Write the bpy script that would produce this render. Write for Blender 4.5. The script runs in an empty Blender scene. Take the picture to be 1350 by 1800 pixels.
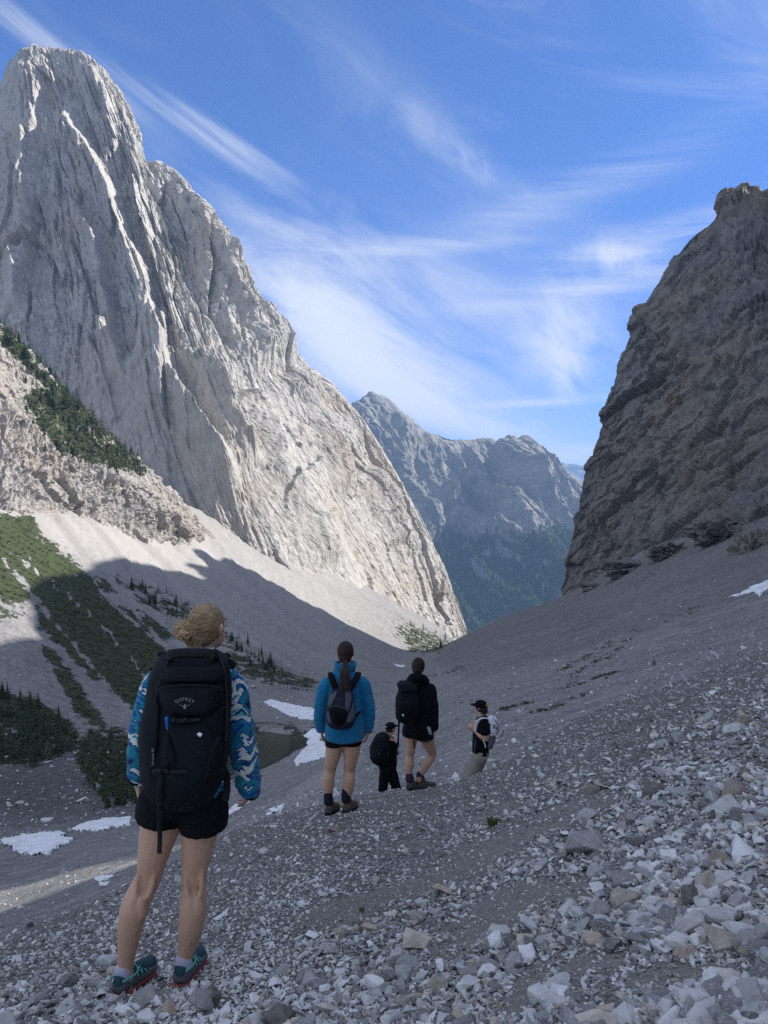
import bpy, bmesh, math, random
import numpy as np
from mathutils import Vector, Matrix, Euler

# ------------------------------------------------------------------ scene, camera, light
scene = bpy.context.scene
C = scene.collection
F = 1352.0                                   # focal length of the phone, in photo pixels
cam_data = bpy.data.cameras.new('camera')
cam_data.sensor_fit = 'HORIZONTAL'
cam_data.sensor_width = 36.0
cam_data.lens = 36.0 * F / 1350.0
cam_data.clip_start = 0.05
cam_data.clip_end = 60000.0
cam = bpy.data.objects.new('camera', cam_data)
C.objects.link(cam)
cam.location = (0, 0, 0)
cam.rotation_euler = (math.radians(90), 0, 0)
scene.camera = cam
scene.view_settings.view_transform = 'Standard'
scene.view_settings.look = 'None'
scene.view_settings.exposure = 1.14
scene.view_settings.gamma = 1.0
scene.view_settings.use_curve_mapping = False
scene.cycles.use_denoising = False
scene.cycles.max_bounces = 5
scene.cycles.diffuse_bounces = 3
scene.cycles.glossy_bounces = 2
scene.cycles.transmission_bounces = 3
scene.cycles.volume_bounces = 0
scene.cycles.caustics_reflective = False
scene.cycles.caustics_refractive = False

SUN = Vector((1.0, 0.08, 0.69)).normalized()     # towards the sun: to the right, a little ahead
SUN_EL = math.asin(SUN.z)
SUN_AZ = math.atan2(SUN.x, SUN.y)
sun_data = bpy.data.lights.new('sun', 'SUN')
sun_data.energy = 3.9
sun_data.angle = math.radians(0.5)
sun_data.color = (1.0, 0.965, 0.91)
sun = bpy.data.objects.new('sun', sun_data)
C.objects.link(sun)
sun.rotation_euler = SUN.to_track_quat('Z', 'Y').to_euler()

world = bpy.data.worlds.new('World')
scene.world = world
world.use_nodes = True


class NT:
    """small helper for writing node trees as expressions"""
    def __init__(self, tree):
        self.t = tree
        self.n = tree.nodes
        self.n.clear()

    def node(self, kind, **kw):
        nd = self.n.new(kind)
        for k, v in kw.items():
            setattr(nd, k, v)
        return nd

    def link(self, a, b):
        self.t.links.new(a, b)

    def put(self, sock, v):
        if v is None:
            return
        if hasattr(v, 'is_output'):
            self.link(v, sock)
        elif isinstance(v, (tuple, list)):
            v = tuple(v)
            if sock.type == 'RGBA' and len(v) == 3:
                v = v + (1.0,)
            sock.default_value = v
        else:
            sock.default_value = v

    def math(self, op, a, b=None, c=None, clamp=False):
        nd = self.node('ShaderNodeMath', operation=op, use_clamp=clamp)
        self.put(nd.inputs[0], a)
        self.put(nd.inputs[1], b)
        self.put(nd.inputs[2], c)
        return nd.outputs[0]

    def vmath(self, op, a, b=None):
        nd = self.node('ShaderNodeVectorMath', operation=op)
        self.put(nd.inputs[0], a)
        self.put(nd.inputs[1], b)
        return nd.outputs[0]

    def mapr(self, v, a, b, c=0.0, d=1.0, smooth=False):
        nd = self.node('ShaderNodeMapRange')
        if smooth:
            nd.interpolation_type = 'SMOOTHSTEP'
        nd.clamp = True
        self.put(nd.inputs[0], v)
        for i, q in enumerate((a, b, c, d)):
            self.put(nd.inputs[1 + i], q)
        return nd.outputs[0]

    def noise(self, vec, scale, detail=4.0, rough=0.5, dist=0.0, out=0, lac=2.0):
        nd = self.node('ShaderNodeTexNoise')
        self.put(nd.inputs['Vector'], vec)
        self.put(nd.inputs['Scale'], scale)
        self.put(nd.inputs['Detail'], detail)
        self.put(nd.inputs['Roughness'], rough)
        self.put(nd.inputs['Distortion'], dist)
        self.put(nd.inputs['Lacunarity'], lac)
        return nd.outputs[out]

    def voro(self, vec, scale, feature='F1', out='Distance', rnd=1.0):
        nd = self.node('ShaderNodeTexVoronoi', feature=feature)
        self.put(nd.inputs['Vector'], vec)
        self.put(nd.inputs['Scale'], scale)
        self.put(nd.inputs['Randomness'], rnd)
        return nd.outputs[out]

    def mapping(self, vec, scale=(1, 1, 1), rot=(0, 0, 0), loc=(0, 0, 0)):
        nd = self.node('ShaderNodeMapping')
        self.put(nd.inputs['Vector'], vec)
        self.put(nd.inputs['Scale'], scale)
        self.put(nd.inputs['Rotation'], rot)
        self.put(nd.inputs['Location'], loc)
        return nd.outputs[0]

    def ramp(self, fac, stops):
        nd = self.node('ShaderNodeValToRGB')
        el = nd.color_ramp.elements
        while len(el) > 1:
            el.remove(el[-1])
        first = True
        for p, c in stops:
            if not isinstance(c, (tuple, list)):
                c = (c, c, c)
            e = el[0] if first else el.new(p)
            e.position = p
            e.color = tuple(c[:3]) + (1.0,)
            first = False
        self.put(nd.inputs[0], fac)
        return nd.outputs[0]

    def mix(self, fac, a, b, blend='MIX'):
        nd = self.node('ShaderNodeMix', data_type='RGBA', blend_type=blend)
        nd.clamp_factor = True
        self.put(nd.inputs[0], fac)
        self.put(nd.inputs[6], a)
        self.put(nd.inputs[7], b)
        return nd.outputs[2]

    def bump(self, h, strength=1.0, dist=1.0, normal=None):
        nd = self.node('ShaderNodeBump')
        self.put(nd.inputs['Strength'], strength)
        self.put(nd.inputs['Distance'], dist)
        self.put(nd.inputs['Height'], h)
        if normal is not None:
            self.link(normal, nd.inputs['Normal'])
        return nd.outputs[0]

    def attr(self, name, out='Fac'):
        nd = self.node('ShaderNodeAttribute', attribute_name=name)
        return nd.outputs[out]

    def pos(self):
        return self.node('ShaderNodeNewGeometry').outputs['Position']

    def obj_co(self):
        return self.node('ShaderNodeTexCoord').outputs['Object']


# --- sky: physical sky with fibrous cirrus laid out by direction (azimuth, elevation)
w = NT(world.node_tree)
sky = w.node('ShaderNodeTexSky', sky_type='NISHITA')
sky.sun_disc = False
sky.sun_elevation = SUN_EL
sky.sun_rotation = SUN_AZ
sky.altitude = 2200
sky.air_density = 1.0
sky.dust_density = 0.1
sky.ozone_density = 3.0
tc = w.node('ShaderNodeTexCoord').outputs['Generated']
sep = w.node('ShaderNodeSeparateXYZ')
w.link(tc, sep.inputs[0])
AZ = w.math('ARCTAN2', sep.outputs[0], sep.outputs[1])
EL = w.math('ARCSINE', sep.outputs[2])


def streaks(angle, along, across, seed, detail=7.0, rough=0.62, dist=0.6):
    """fibres of noise running at an angle across the sky"""
    cmb = w.node('ShaderNodeCombineXYZ')
    w.put(cmb.inputs[0], AZ)
    w.put(cmb.inputs[1], EL)
    cmb.inputs[2].default_value = seed
    m = w.node('ShaderNodeMapping', vector_type='TEXTURE')
    w.put(m.inputs['Vector'], cmb.outputs[0])
    m.inputs['Rotation'].default_value = (0, 0, math.radians(angle))
    m2 = w.mapping(m.outputs[0], scale=(along, across, 1))
    return w.noise(m2, 1.0, detail, rough, dist)


def cloud(px, py, length, width, angle, gain, fib, lo=0.42, hi=0.75, power=1.0):
    """one cloud: soft rotated ellipse (sizes in photo pixels at the frame's centre) times fibres"""
    az = math.atan((px - 675) / F)
    el = math.atan(-(py - 900) / F * math.cos(az))
    a = math.radians(angle)
    dx = w.math('SUBTRACT', AZ, az)
    dy = w.math('SUBTRACT', EL, el)
    ux = w.math('MULTIPLY_ADD', dx, math.cos(a) * F / length, w.math('MULTIPLY', dy, math.sin(a) * F / length))
    uy = w.math('MULTIPLY_ADD', dx, -math.sin(a) * F / width, w.math('MULTIPLY', dy, math.cos(a) * F / width))
    r2 = w.math('MULTIPLY_ADD', ux, ux, w.math('MULTIPLY', uy, uy))
    r2 = w.math('ADD', r2, w.math('MULTIPLY', w.math('SUBTRACT', fib, 0.5), -1.2 * power))
    e = w.math('EXPONENT', w.math('MULTIPLY', r2, -1.0))
    f = w.mapr(fib, lo, hi, 0.0, 1.0, True)
    return w.math('MULTIPLY', w.math('MULTIPLY', e, gain), f)


f_low = streaks(-24, 3.0, 10.0, 1.3, detail=9.0, rough=0.60, dist=0.35)
f_con = streaks(-28, 2.0, 26.0, 4.7, dist=0.25)
f_flat = streaks(-3, 2.2, 26.0, 8.1, dist=0.5)
f_puff = streaks(-50, 7.0, 13.0, 12.9, detail=9.0, dist=0.55)
clouds = [
    cloud(640, 600, 215, 80, -30, 1.15, f_low, 0.36, 0.66),
    cloud(540, 520, 120, 55, -30, 0.75, f_low, 0.36, 0.66),
    cloud(800, 735, 190, 26, -19, 1.0, f_low, 0.30, 0.66),
    cloud(720, 680, 160, 40, -20, 0.8, f_low, 0.30, 0.66),
    cloud(730, 490, 260, 60, -24, 0.40, f_low, 0.36, 0.70),
    cloud(985, 600, 62, 60, -40, 1.15, f_puff, 0.30, 0.62),
    cloud(1000, 660, 30, 24, -70, 0.7, f_puff, 0.35, 0.66),
    cloud(1075, 450, 55, 24, -10, 0.75, f_puff, 0.36, 0.66),
    cloud(1130, 430, 190, 22, 9, 0.50, f_flat, 0.34, 0.70),
    cloud(1040, 505, 220, 20, 6, 0.42, f_flat, 0.36, 0.70),
    cloud(620, 440, 240, 12, 2, 0.50, f_flat, 0.34, 0.66),
    cloud(300, 200, 150, 9, -27, 0.42, f_con, 0.28, 0.60),
    cloud(90, 85, 130, 14, -25, 0.45, f_con, 0.28, 0.60),
    cloud(400, 245, 110, 12, -25, 0.45, f_con, 0.34, 0.62),
    cloud(330, 290, 160, 36, -14, 0.15, f_low, 0.34, 0.70),
    cloud(810, 270, 120, 20, -32, 0.30, f_puff, 0.34, 0.70),
    cloud(700, 210, 260, 60, -30, 0.16, f_low, 0.34, 0.72),
    cloud(1010, 800, 60, 13, 4, 1.1, f_flat, 0.28, 0.56),
    cloud(960, 705, 120, 7, 2, 0.55, f_flat, 0.30, 0.58),
    cloud(1000, 340, 260, 30, 14, 0.22, f_flat, 0.36, 0.72),
]
# thin veils of the same cirrus over the rest of the sky
veil = w.math('MULTIPLY', w.mapr(streaks(-20, 2.0, 7.0, 21.0, dist=1.0), 0.50, 0.85, 0.0, 1.0, True), 0.25)
# denser cirrus added outside the view to brighten the shaded ground
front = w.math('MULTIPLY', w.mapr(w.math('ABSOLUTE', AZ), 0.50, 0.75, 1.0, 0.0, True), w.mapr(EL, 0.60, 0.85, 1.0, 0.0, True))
fill_cirrus = w.math('MULTIPLY', w.mapr(streaks(-22, 1.3, 4.2, 33.0, dist=1.2), 0.36, 0.62, 0.0, 1.0, True), 1.15)
dens = w.math('ADD', veil, w.math('MULTIPLY', fill_cirrus, w.math('SUBTRACT', 1.0, front)))
for c in clouds:
    dens = w.math('ADD', dens, c)
lowveil = w.math('MULTIPLY', w.math('EXPONENT', w.math('MULTIPLY', w.math('ABSOLUTE', EL), -7.5)), 0.08)
dens = w.math('ADD', dens, lowveil)
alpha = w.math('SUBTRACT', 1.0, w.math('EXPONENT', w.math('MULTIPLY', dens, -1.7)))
skyc = w.mix(1.0, sky.outputs[0], (0.95, 0.97, 1.20), 'MULTIPLY')
hsv = w.node('ShaderNodeHueSaturation')
hsv.inputs['Saturation'].default_value = 1.10
hsv.inputs['Value'].default_value = 1.0
# thinner, drier air than the model's towards the horizon
hor = w.ramp(w.mapr(EL, 0.0, 0.62), [(0.0, (0.72, 0.74, 0.82)), (0.35, (0.76, 0.80, 0.89)), (0.7, (0.88, 0.92, 0.96)), (1.0, (1.0, 1.0, 1.0))])
w.link(w.mix(1.0, skyc, hor, 'MULTIPLY'), hsv.inputs['Color'])
cloudc = (4.7, 4.95, 5.5)
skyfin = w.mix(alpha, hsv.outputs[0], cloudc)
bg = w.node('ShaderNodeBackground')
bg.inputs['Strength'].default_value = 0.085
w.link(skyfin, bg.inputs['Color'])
wo = w.node('ShaderNodeOutputWorld')
w.link(bg.outputs[0], wo.inputs['Surface'])
world.cycles.sampling_method = 'MANUAL'
world.cycles.sample_map_resolution = 512

# ------------------------------------------------------------------ small helpers
rng = np.random.default_rng(7)
_perm = rng.permutation(4096).astype(np.int64)
_grad = rng.normal(size=(4096, 3))
_grad /= np.linalg.norm(_grad, axis=1, keepdims=True)
_rand = rng.random(4096)


def _hash(i, j, k):
    return _perm[(_perm[(_perm[i & 4095] + j) & 4095] + k) & 4095]


def gnoise(p):
    """gradient noise of points (N,3), about -0.7..0.7"""
    p = np.asarray(p, float)
    f0 = np.floor(p)
    i = f0.astype(np.int64)
    f = p - f0
    u = f * f * f * (f * (f * 6 - 15) + 10)
    out = np.zeros(len(p))
    for a in (0, 1):
        wa = u[:, 0] if a else 1 - u[:, 0]
        for b in (0, 1):
            wb = u[:, 1] if b else 1 - u[:, 1]
            for c in (0, 1):
                wc = u[:, 2] if c else 1 - u[:, 2]
                g = _grad[_hash(i[:, 0] + a, i[:, 1] + b, i[:, 2] + c)]
                d = g[:, 0] * (f[:, 0] - a) + g[:, 1] * (f[:, 1] - b) + g[:, 2] * (f[:, 2] - c)
                out += wa * wb * wc * d
    return out * 1.5


def fbm(p, octaves=5, gain=0.5, lac=2.03, ridged=False):
    out = np.zeros(len(p))
    a, s = 1.0, 1.0
    tot = 0.0
    for o in range(octaves):
        n = gnoise(p * s + 17.3 * o)
        if ridged:
            n = 1.0 - 2.6 * np.abs(n)
        out += a * n
        tot += a
        a *= gain
        s *= lac
    return out / tot


def worley(p, jitter=0.9):
    """random height of the nearest cell (0..1), distance F1 and F2-F1"""
    p = np.asarray(p, float)
    i = np.floor(p).astype(np.int64)
    best = np.full(len(p), 9.0)
    sec = np.full(len(p), 9.0)
    val = np.zeros(len(p))
    for a in (-1, 0, 1):
        for b in (-1, 0, 1):
            for c in (-1, 0, 1):
                q = i + np.array([a, b, c])
                h = _hash(q[:, 0], q[:, 1], q[:, 2])
                ox = _rand[h]
                oy = _rand[(h + 911) & 4095]
                oz = _rand[(h + 2311) & 4095]
                d = (q[:, 0] + 0.5 + jitter * (ox - 0.5) - p[:, 0]) ** 2 + (q[:, 1] + 0.5 + jitter * (oy - 0.5) - p[:, 1]) ** 2 \
                    + (q[:, 2] + 0.5 + jitter * (oz - 0.5) - p[:, 2]) ** 2
                m = d < best
                sec = np.where(m, best, np.minimum(sec, d))
                val = np.where(m, _rand[(h + 77) & 4095], val)
                best = np.where(m, d, best)
    return val, np.sqrt(best), np.sqrt(sec) - np.sqrt(best)


def facets(p, tilt=0.55):
    """broken-plane relief: every cell is a flat face with its own height and tilt (about -1..1)"""
    p = np.asarray(p, float)
    i = np.floor(p).astype(np.int64)
    best = np.full(len(p), 9.0)
    sec = np.full(len(p), 9.0)
    val = np.zeros(len(p))
    for a in (-1, 0, 1):
        for b in (-1, 0, 1):
            for c in (-1, 0, 1):
                q = i + np.array([a, b, c])
                h = _hash(q[:, 0], q[:, 1], q[:, 2])
                dx = p[:, 0] - q[:, 0] - 0.5 - 0.9 * (_rand[h] - 0.5)
                dy = p[:, 1] - q[:, 1] - 0.5 - 0.9 * (_rand[(h + 911) & 4095] - 0.5)
                dz = p[:, 2] - q[:, 2] - 0.5 - 0.9 * (_rand[(h + 2311) & 4095] - 0.5)
                d = dx * dx + dy * dy + dz * dz
                g = _grad[(h + 500) & 4095]
                v = (_rand[(h + 77) & 4095] - 0.5) * 0.8 + 2.2 * tilt * (g[:, 0] * dx + g[:, 1] * dy + g[:, 2] * dz)
                m = d < best
                sec = np.where(m, best, np.minimum(sec, d))
                val = np.where(m, v, val)
                best = np.where(m, d, best)
    return val, np.sqrt(sec) - np.sqrt(best)


def pchip(xk, yk, x):
    """monotone cubic through (xk, yk); yk may be (n, m): interpolates along axis 0"""
    xk = np.asarray(xk, float)
    yk = np.asarray(yk, float)
    one = yk.ndim == 1
    if one:
        yk = yk[:, None]
    h = np.diff(xk)[:, None]
    dl = np.diff(yk, axis=0) / h
    d = np.zeros_like(yk)
    if len(xk) == 2:
        d[:] = dl[0]
    else:
        w1 = 2 * h[1:] + h[:-1]
        w2 = h[1:] + 2 * h[:-1]
        prod = dl[1:] * dl[:-1]
        with np.errstate(divide='ignore', invalid='ignore'):
            hm = (w1 + w2) / (w1 / dl[:-1] + w2 / dl[1:])
        d[1:-1] = np.where(prod > 0, hm, 0.0)
        d[0] = dl[0]
        d[-1] = dl[-1]
    x = np.clip(np.asarray(x, float), xk[0], xk[-1])
    k = np.clip(np.searchsorted(xk, x, side='right') - 1, 0, len(xk) - 2)
    hh = h[k]
    t = ((x - xk[k]) / h[k, 0])[:, None]
    y = (2 * t**3 - 3 * t**2 + 1) * yk[k] + (t**3 - 2 * t**2 + t) * hh * d[k] + (-2 * t**3 + 3 * t**2) * yk[k + 1] + (t**3 - t**2) * hh * d[k + 1]
    return y[:, 0] if one else y


def catmull(xk, yk, x):
    """smooth (not monotone) cubic through points, axis 0"""
    xk = np.asarray(xk, float)
    yk = np.asarray(yk, float)
    d = np.gradient(yk, xk, axis=0)
    x = np.clip(np.asarray(x, float), xk[0], xk[-1])
    k = np.clip(np.searchsorted(xk, x, side='right') - 1, 0, len(xk) - 2)
    sh = (-1,) + (1,) * (yk.ndim - 1)
    hh = (xk[k + 1] - xk[k]).reshape(sh)
    t = ((x - xk[k]) / (xk[k + 1] - xk[k])).reshape(sh)
    return (2 * t**3 - 3 * t**2 + 1) * yk[k] + (t**3 - 2 * t**2 + t) * hh * d[k] + (-2 * t**3 + 3 * t**2) * yk[k + 1] + (t**3 - t**2) * hh * d[k + 1]


def at(px, py, d):
    """a point seen at photo pixel (px, py), d metres ahead"""
    return np.array([(px - 675.0) / F * d, d, -(py - 900.0) / F * d])


def smooth01(x):
    x = np.clip(x, 0, 1)
    return x * x * (3 - 2 * x)


def raw_mesh(name, verts, faces, smooth=False, mat=None):
    """fast mesh from arrays; faces (M,3) or (M,4)"""
    verts = np.ascontiguousarray(verts, dtype=np.float32)
    faces = np.ascontiguousarray(faces, dtype=np.int32)
    me = bpy.data.meshes.new(name)
    n, k = faces.shape
    me.vertices.add(len(verts))
    me.vertices.foreach_set('co', verts.ravel())
    me.loops.add(n * k)
    me.loops.foreach_set('vertex_index', faces.ravel())
    me.polygons.add(n)
    me.polygons.foreach_set('loop_start', np.arange(0, n * k, k, dtype=np.int32))
    me.update(calc_edges=True)
    me.polygons.foreach_set('use_smooth', np.full(n, smooth))
    if mat:
        me.materials.append(mat)
    return me


def add_attr(me, name, values, domain='POINT'):
    a = me.attributes.new(name, 'FLOAT', domain)
    a.data.foreach_set('value', np.ascontiguousarray(values, dtype=np.float32))


def grid_faces(nu, nv):
    i = np.arange(nu - 1)[:, None] * nv + np.arange(nv - 1)[None, :]
    return np.stack([i, i + nv, i + nv + 1, i + 1], -1).reshape(-1, 4)


def link(name, me, parent=None):
    o = bpy.data.objects.new(name, me)
    C.objects.link(o)
    if parent is not None:
        o.parent = parent
    return o


def tag(o, label=None, cat=None, group=None, kind=None):
    if label:
        o['label'] = label
    if cat:
        o['category'] = cat
    if group:
        o['group'] = group
    if kind:
        o['kind'] = kind
    return o


def grid_normals(P):
    du = np.gradient(P, axis=0)
    dv = np.gradient(P, axis=1)
    n = np.cross(du, dv)
    n /= -(np.linalg.norm(n, axis=2, keepdims=True) + 1e-12)
    return n


def material(name):
    m = bpy.data.materials.new(name)
    m.use_nodes = True
    return m, NT(m.node_tree)


def finish(nt, color, rough=0.9, normal=None, spec=0.3, **extra):
    b = nt.node('ShaderNodeBsdfPrincipled')
    nt.put(b.inputs['Base Color'], color)
    nt.put(b.inputs['Roughness'], rough)
    nt.put(b.inputs['Specular IOR Level'], spec)
    for k, v in extra.items():
        nt.put(b.inputs[k.replace('_', ' ')], v)
    if normal is not None:
        nt.link(normal, b.inputs['Normal'])
    o = nt.node('ShaderNodeOutputMaterial')
    nt.link(b.outputs[0], o.inputs['Surface'])
    return b
# ------------------------------------------------------------------ terrain profiles
# each column: photo x, then (distance ahead, photo y) pairs going outwards
FG = {
    -400: [(0.5, 5200), (1, 3300), (1.5, 2700), (2.2, 2200), (3, 1960), (4, 1840), (5, 1790), (6.5, 1765), (9, 1770), (14, 1800), (28, 1850)],
    0: [(0.5, 5100), (1, 3050), (1.5, 2450), (2.2, 2030), (3, 1810), (4, 1705), (5, 1662), (6, 1650), (8, 1668), (12, 1710), (28, 1780)],
    250: [(0.5, 5000), (1, 2980), (1.5, 2380), (2.2, 1970), (3, 1785), (3.4, 1740), (4, 1675), (5, 1610), (6, 1568), (7.5, 1543), (9, 1546), (12, 1580), (28, 1700)],
    440: [(0.5, 4900), (1, 2900), (1.5, 2330), (2.2, 1930), (3, 1740), (4, 1630), (5, 1560), (6, 1512), (7.5, 1465), (9, 1450), (11, 1456), (14, 1490), (28, 1600)],
    590: [(0.5, 4850), (1, 2870), (1.5, 2300), (2.2, 1905), (3, 1710), (4, 1590), (5, 1520), (6, 1475), (7.4, 1434), (8.5, 1414), (10, 1410), (13, 1428), (28, 1500)],
    730: [(0.5, 4800), (1, 2840), (1.5, 2260), (2.2, 1880), (3, 1680), (4, 1560), (5, 1495), (6, 1452), (7.5, 1415), (9.7, 1391), (11, 1387), (13, 1412), (14.6, 1435), (28, 1480)],
    830: [(0.5, 4800), (1, 2820), (1.5, 2230), (2.2, 1860), (3, 1655), (4, 1535), (5, 1470), (6, 1430), (7.5, 1393), (9, 1364), (10, 1378), (11.7, 1434), (15, 1442), (28, 1460)],
    1000: [(0.5, 4700), (1, 2780), (1.5, 2170), (2.2, 1800), (3, 1590), (4, 1470), (5, 1405), (6, 1362), (7.5, 1320), (9, 1292), (11, 1277), (13, 1272), (16, 1285), (28, 1350)],
    1150: [(0.5, 4650), (1, 2740), (1.5, 2120), (2.2, 1755), (3, 1545), (4, 1425), (5, 1360), (6, 1318), (7.5, 1275), (9, 1248), (11, 1228), (14, 1215), (18, 1222), (28, 1265)],
    1350: [(0.5, 4600), (1, 2700), (1.5, 2070), (2.2, 1700), (3, 1490), (4, 1365), (5, 1298), (6, 1255), (7.5, 1212), (9, 1185), (11, 1165), (14, 1149), (17, 1143), (22, 1157), (28, 1185)],
    3200: [(0.5, 4300), (1, 2400), (1.5, 1700), (2.2, 1300), (3, 1090), (4, 960), (6, 850), (9, 800), (14, 780), (28, 800)],
    1800: [(0.5, 4500), (1, 2600), (1.5, 1960), (2.2, 1560), (3, 1350), (4, 1230), (6, 1110), (9, 1040), (14, 1000), (20, 995), (28, 1020)],
}
MID = {
    -700: [(8, 2000), (40, 1660), (70, 1580), (100, 1520), (140, 1430), (180, 1340), (220, 1230), (270, 1100), (320, 960), (360, 860), (500, 760), (1100, 700)],
    -300: [(8, 1900), (40, 1650), (70, 1590), (100, 1530), (140, 1440), (180, 1360), (220, 1270), (265, 1150), (310, 1030), (350, 930), (380, 870), (500, 780), (1100, 700)],
    0: [(8, 1830), (15, 1745), (32, 1652), (55, 1605), (80, 1560), (110, 1495), (150, 1405), (190, 1335), (230, 1260), (270, 1155), (310, 1060), (350, 970), (380, 905), (430, 860), (700, 800), (1100, 760)],
    150: [(8, 1800), (15, 1710), (35, 1605), (60, 1545), (90, 1508), (125, 1455), (160, 1388), (200, 1325), (240, 1265), (280, 1185), (320, 1110), (360, 1040), (400, 975), (440, 915), (520, 880), (1100, 830)],
    300: [(8, 1700), (15, 1630), (35, 1550), (60, 1500), (100, 1458), (150, 1400), (190, 1345), (240, 1275), (290, 1208), (340, 1145), (400, 1080), (460, 1010), (520, 950), (560, 915), (650, 880), (1100, 840)],
    450: [(8, 1560), (15, 1490), (30, 1446), (60, 1425), (100, 1400), (150, 1360), (190, 1312), (240, 1258), (290, 1213), (350, 1168), (420, 1120), (500, 1060), (580, 1000), (620, 975), (700, 945), (1100, 900)],
    560: [(8, 1500), (15, 1432), (30, 1405), (60, 1384), (100, 1350), (150, 1310), (200, 1275), (250, 1245), (300, 1222), (370, 1190), (440, 1155), (520, 1110), (600, 1060), (660, 1020), (700, 1000), (800, 970), (1100, 950)],
    640: [(8, 1480), (14, 1445), (20, 1410), (30, 1378), (60, 1335), (100, 1300), (150, 1270), (200, 1245), (270, 1215), (340, 1190), (420, 1170), (500, 1150), (560, 1125), (630, 1090), (690, 1050), (730, 1035), (820, 1010), (1100, 1000)],
    720: [(8, 1480), (14.6, 1440), (20, 1392), (30, 1355), (60, 1305), (100, 1272), (150, 1245), (200, 1225), (270, 1203), (340, 1188), (420, 1173), (500, 1161), (560, 1155), (620, 1138), (680, 1108), (730, 1088), (820, 1070), (1100, 1065)],
    790: [(8, 1480), (12, 1442), (20, 1375), (30, 1330), (60, 1275), (100, 1240), (150, 1215), (200, 1198), (300, 1170), (400, 1150), (480, 1138), (540, 1130), (600, 1136), (680, 1140), (740, 1128), (780, 1118), (900, 1150), (1100, 1250)],
    850: [(8, 1460), (12, 1440), (20, 1345), (30, 1305), (60, 1250), (100, 1215), (150, 1188), (200, 1170), (300, 1140), (400, 1118), (500, 1103), (560, 1100), (640, 1125), (750, 1180), (900, 1300), (1100, 1420)],
    1000: [(8, 1380), (12, 1330), (20, 1284), (30, 1255), (60, 1215), (100, 1180), (150, 1150), (200, 1128), (300, 1092), (400, 1066), (500, 1048), (600, 1041), (680, 1070), (800, 1160), (900, 1250), (1100, 1350)],
    1150: [(8, 1300), (12, 1260), (20, 1232), (30, 1210), (60, 1165), (100, 1125), (150, 1090), (200, 1062), (300, 1020), (380, 990), (440, 968), (520, 950), (700, 960), (900, 1100), (1100, 1200)],
    1300: [(8, 1260), (12, 1212), (20, 1180), (30, 1163), (60, 1125), (100, 1085), (150, 1045), (200, 1010), (260, 975), (320, 940), (360, 922), (450, 900), (700, 900), (900, 1000), (1100, 1100)],
    1450: [(8, 1250), (12, 1180), (20, 1132), (30, 1115), (60, 1075), (100, 1035), (150, 990), (200, 950), (250, 915), (300, 885), (400, 850), (700, 850), (1100, 1000)],
    1900: [(8, 1160), (30, 960), (60, 900), (100, 850), (200, 800), (300, 780), (1100, 800)],
    2600: [(8, 1000), (30, 760), (60, 680), (100, 620), (200, 560), (300, 540), (1100, 700)],
}


class Field:
    """ground height from the profiles above: an ordinary z(x, y)"""
    def __init__(self, cols):
        self.px = np.array(sorted(cols))
        self.cols = [cols[int(p)] for p in self.px]
        lo = math.log(self.cols[0][0][0])
        hi = math.log(self.cols[0][-1][0])
        self.L = np.linspace(lo, hi, 700)
        self.M = np.array([pchip(np.log([a for a, b in c]), [b for a, b in c], self.L) for c in self.cols])

    def grid(self, px, d):
        L = np.log(d)
        k = np.clip((L - self.L[0]) / (self.L[1] - self.L[0]), 0, 698.999)
        i = k.astype(int)
        f = k - i
        m = self.M[:, i] * (1 - f) + self.M[:, i + 1] * f       # columns x rows
        v = catmull(self.px.astype(float), m, px)               # all x, rows
        return -(v - 900.0) / F * d[None, :]

    def build_table(self, nx=900, nd=900):
        self.tx = np.linspace(self.px[0], self.px[-1], nx)
        self.tl = np.linspace(self.L[0], self.L[-1], nd)
        self.T = self.grid(self.tx, np.exp(self.tl)) / np.exp(self.tl)[None, :]

    def z(self, x, y):
        x = np.asarray(x, float)
        y = np.maximum(np.asarray(y, float), 0.3)
        px = x / y * F + 675
        a = np.clip((px - self.tx[0]) / (self.tx[1] - self.tx[0]), 0, len(self.tx) - 1.001)
        b = np.clip((np.log(y) - self.tl[0]) / (self.tl[1] - self.tl[0]), 0, len(self.tl) - 1.001)
        i, j = a.astype(int), b.astype(int)
        fa, fb = a - i, b - j
        T = self.T
        v = (T[i, j] * (1 - fa) + T[i + 1, j] * fa) * (1 - fb) + (T[i, j + 1] * (1 - fa) + T[i + 1, j + 1] * fa) * fb
        return v * y


fgF = Field(FG)
fgF.build_table()
midF = Field(MID)
midF.build_table()

POND = (-36.0, 189.0, -59.0)


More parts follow.
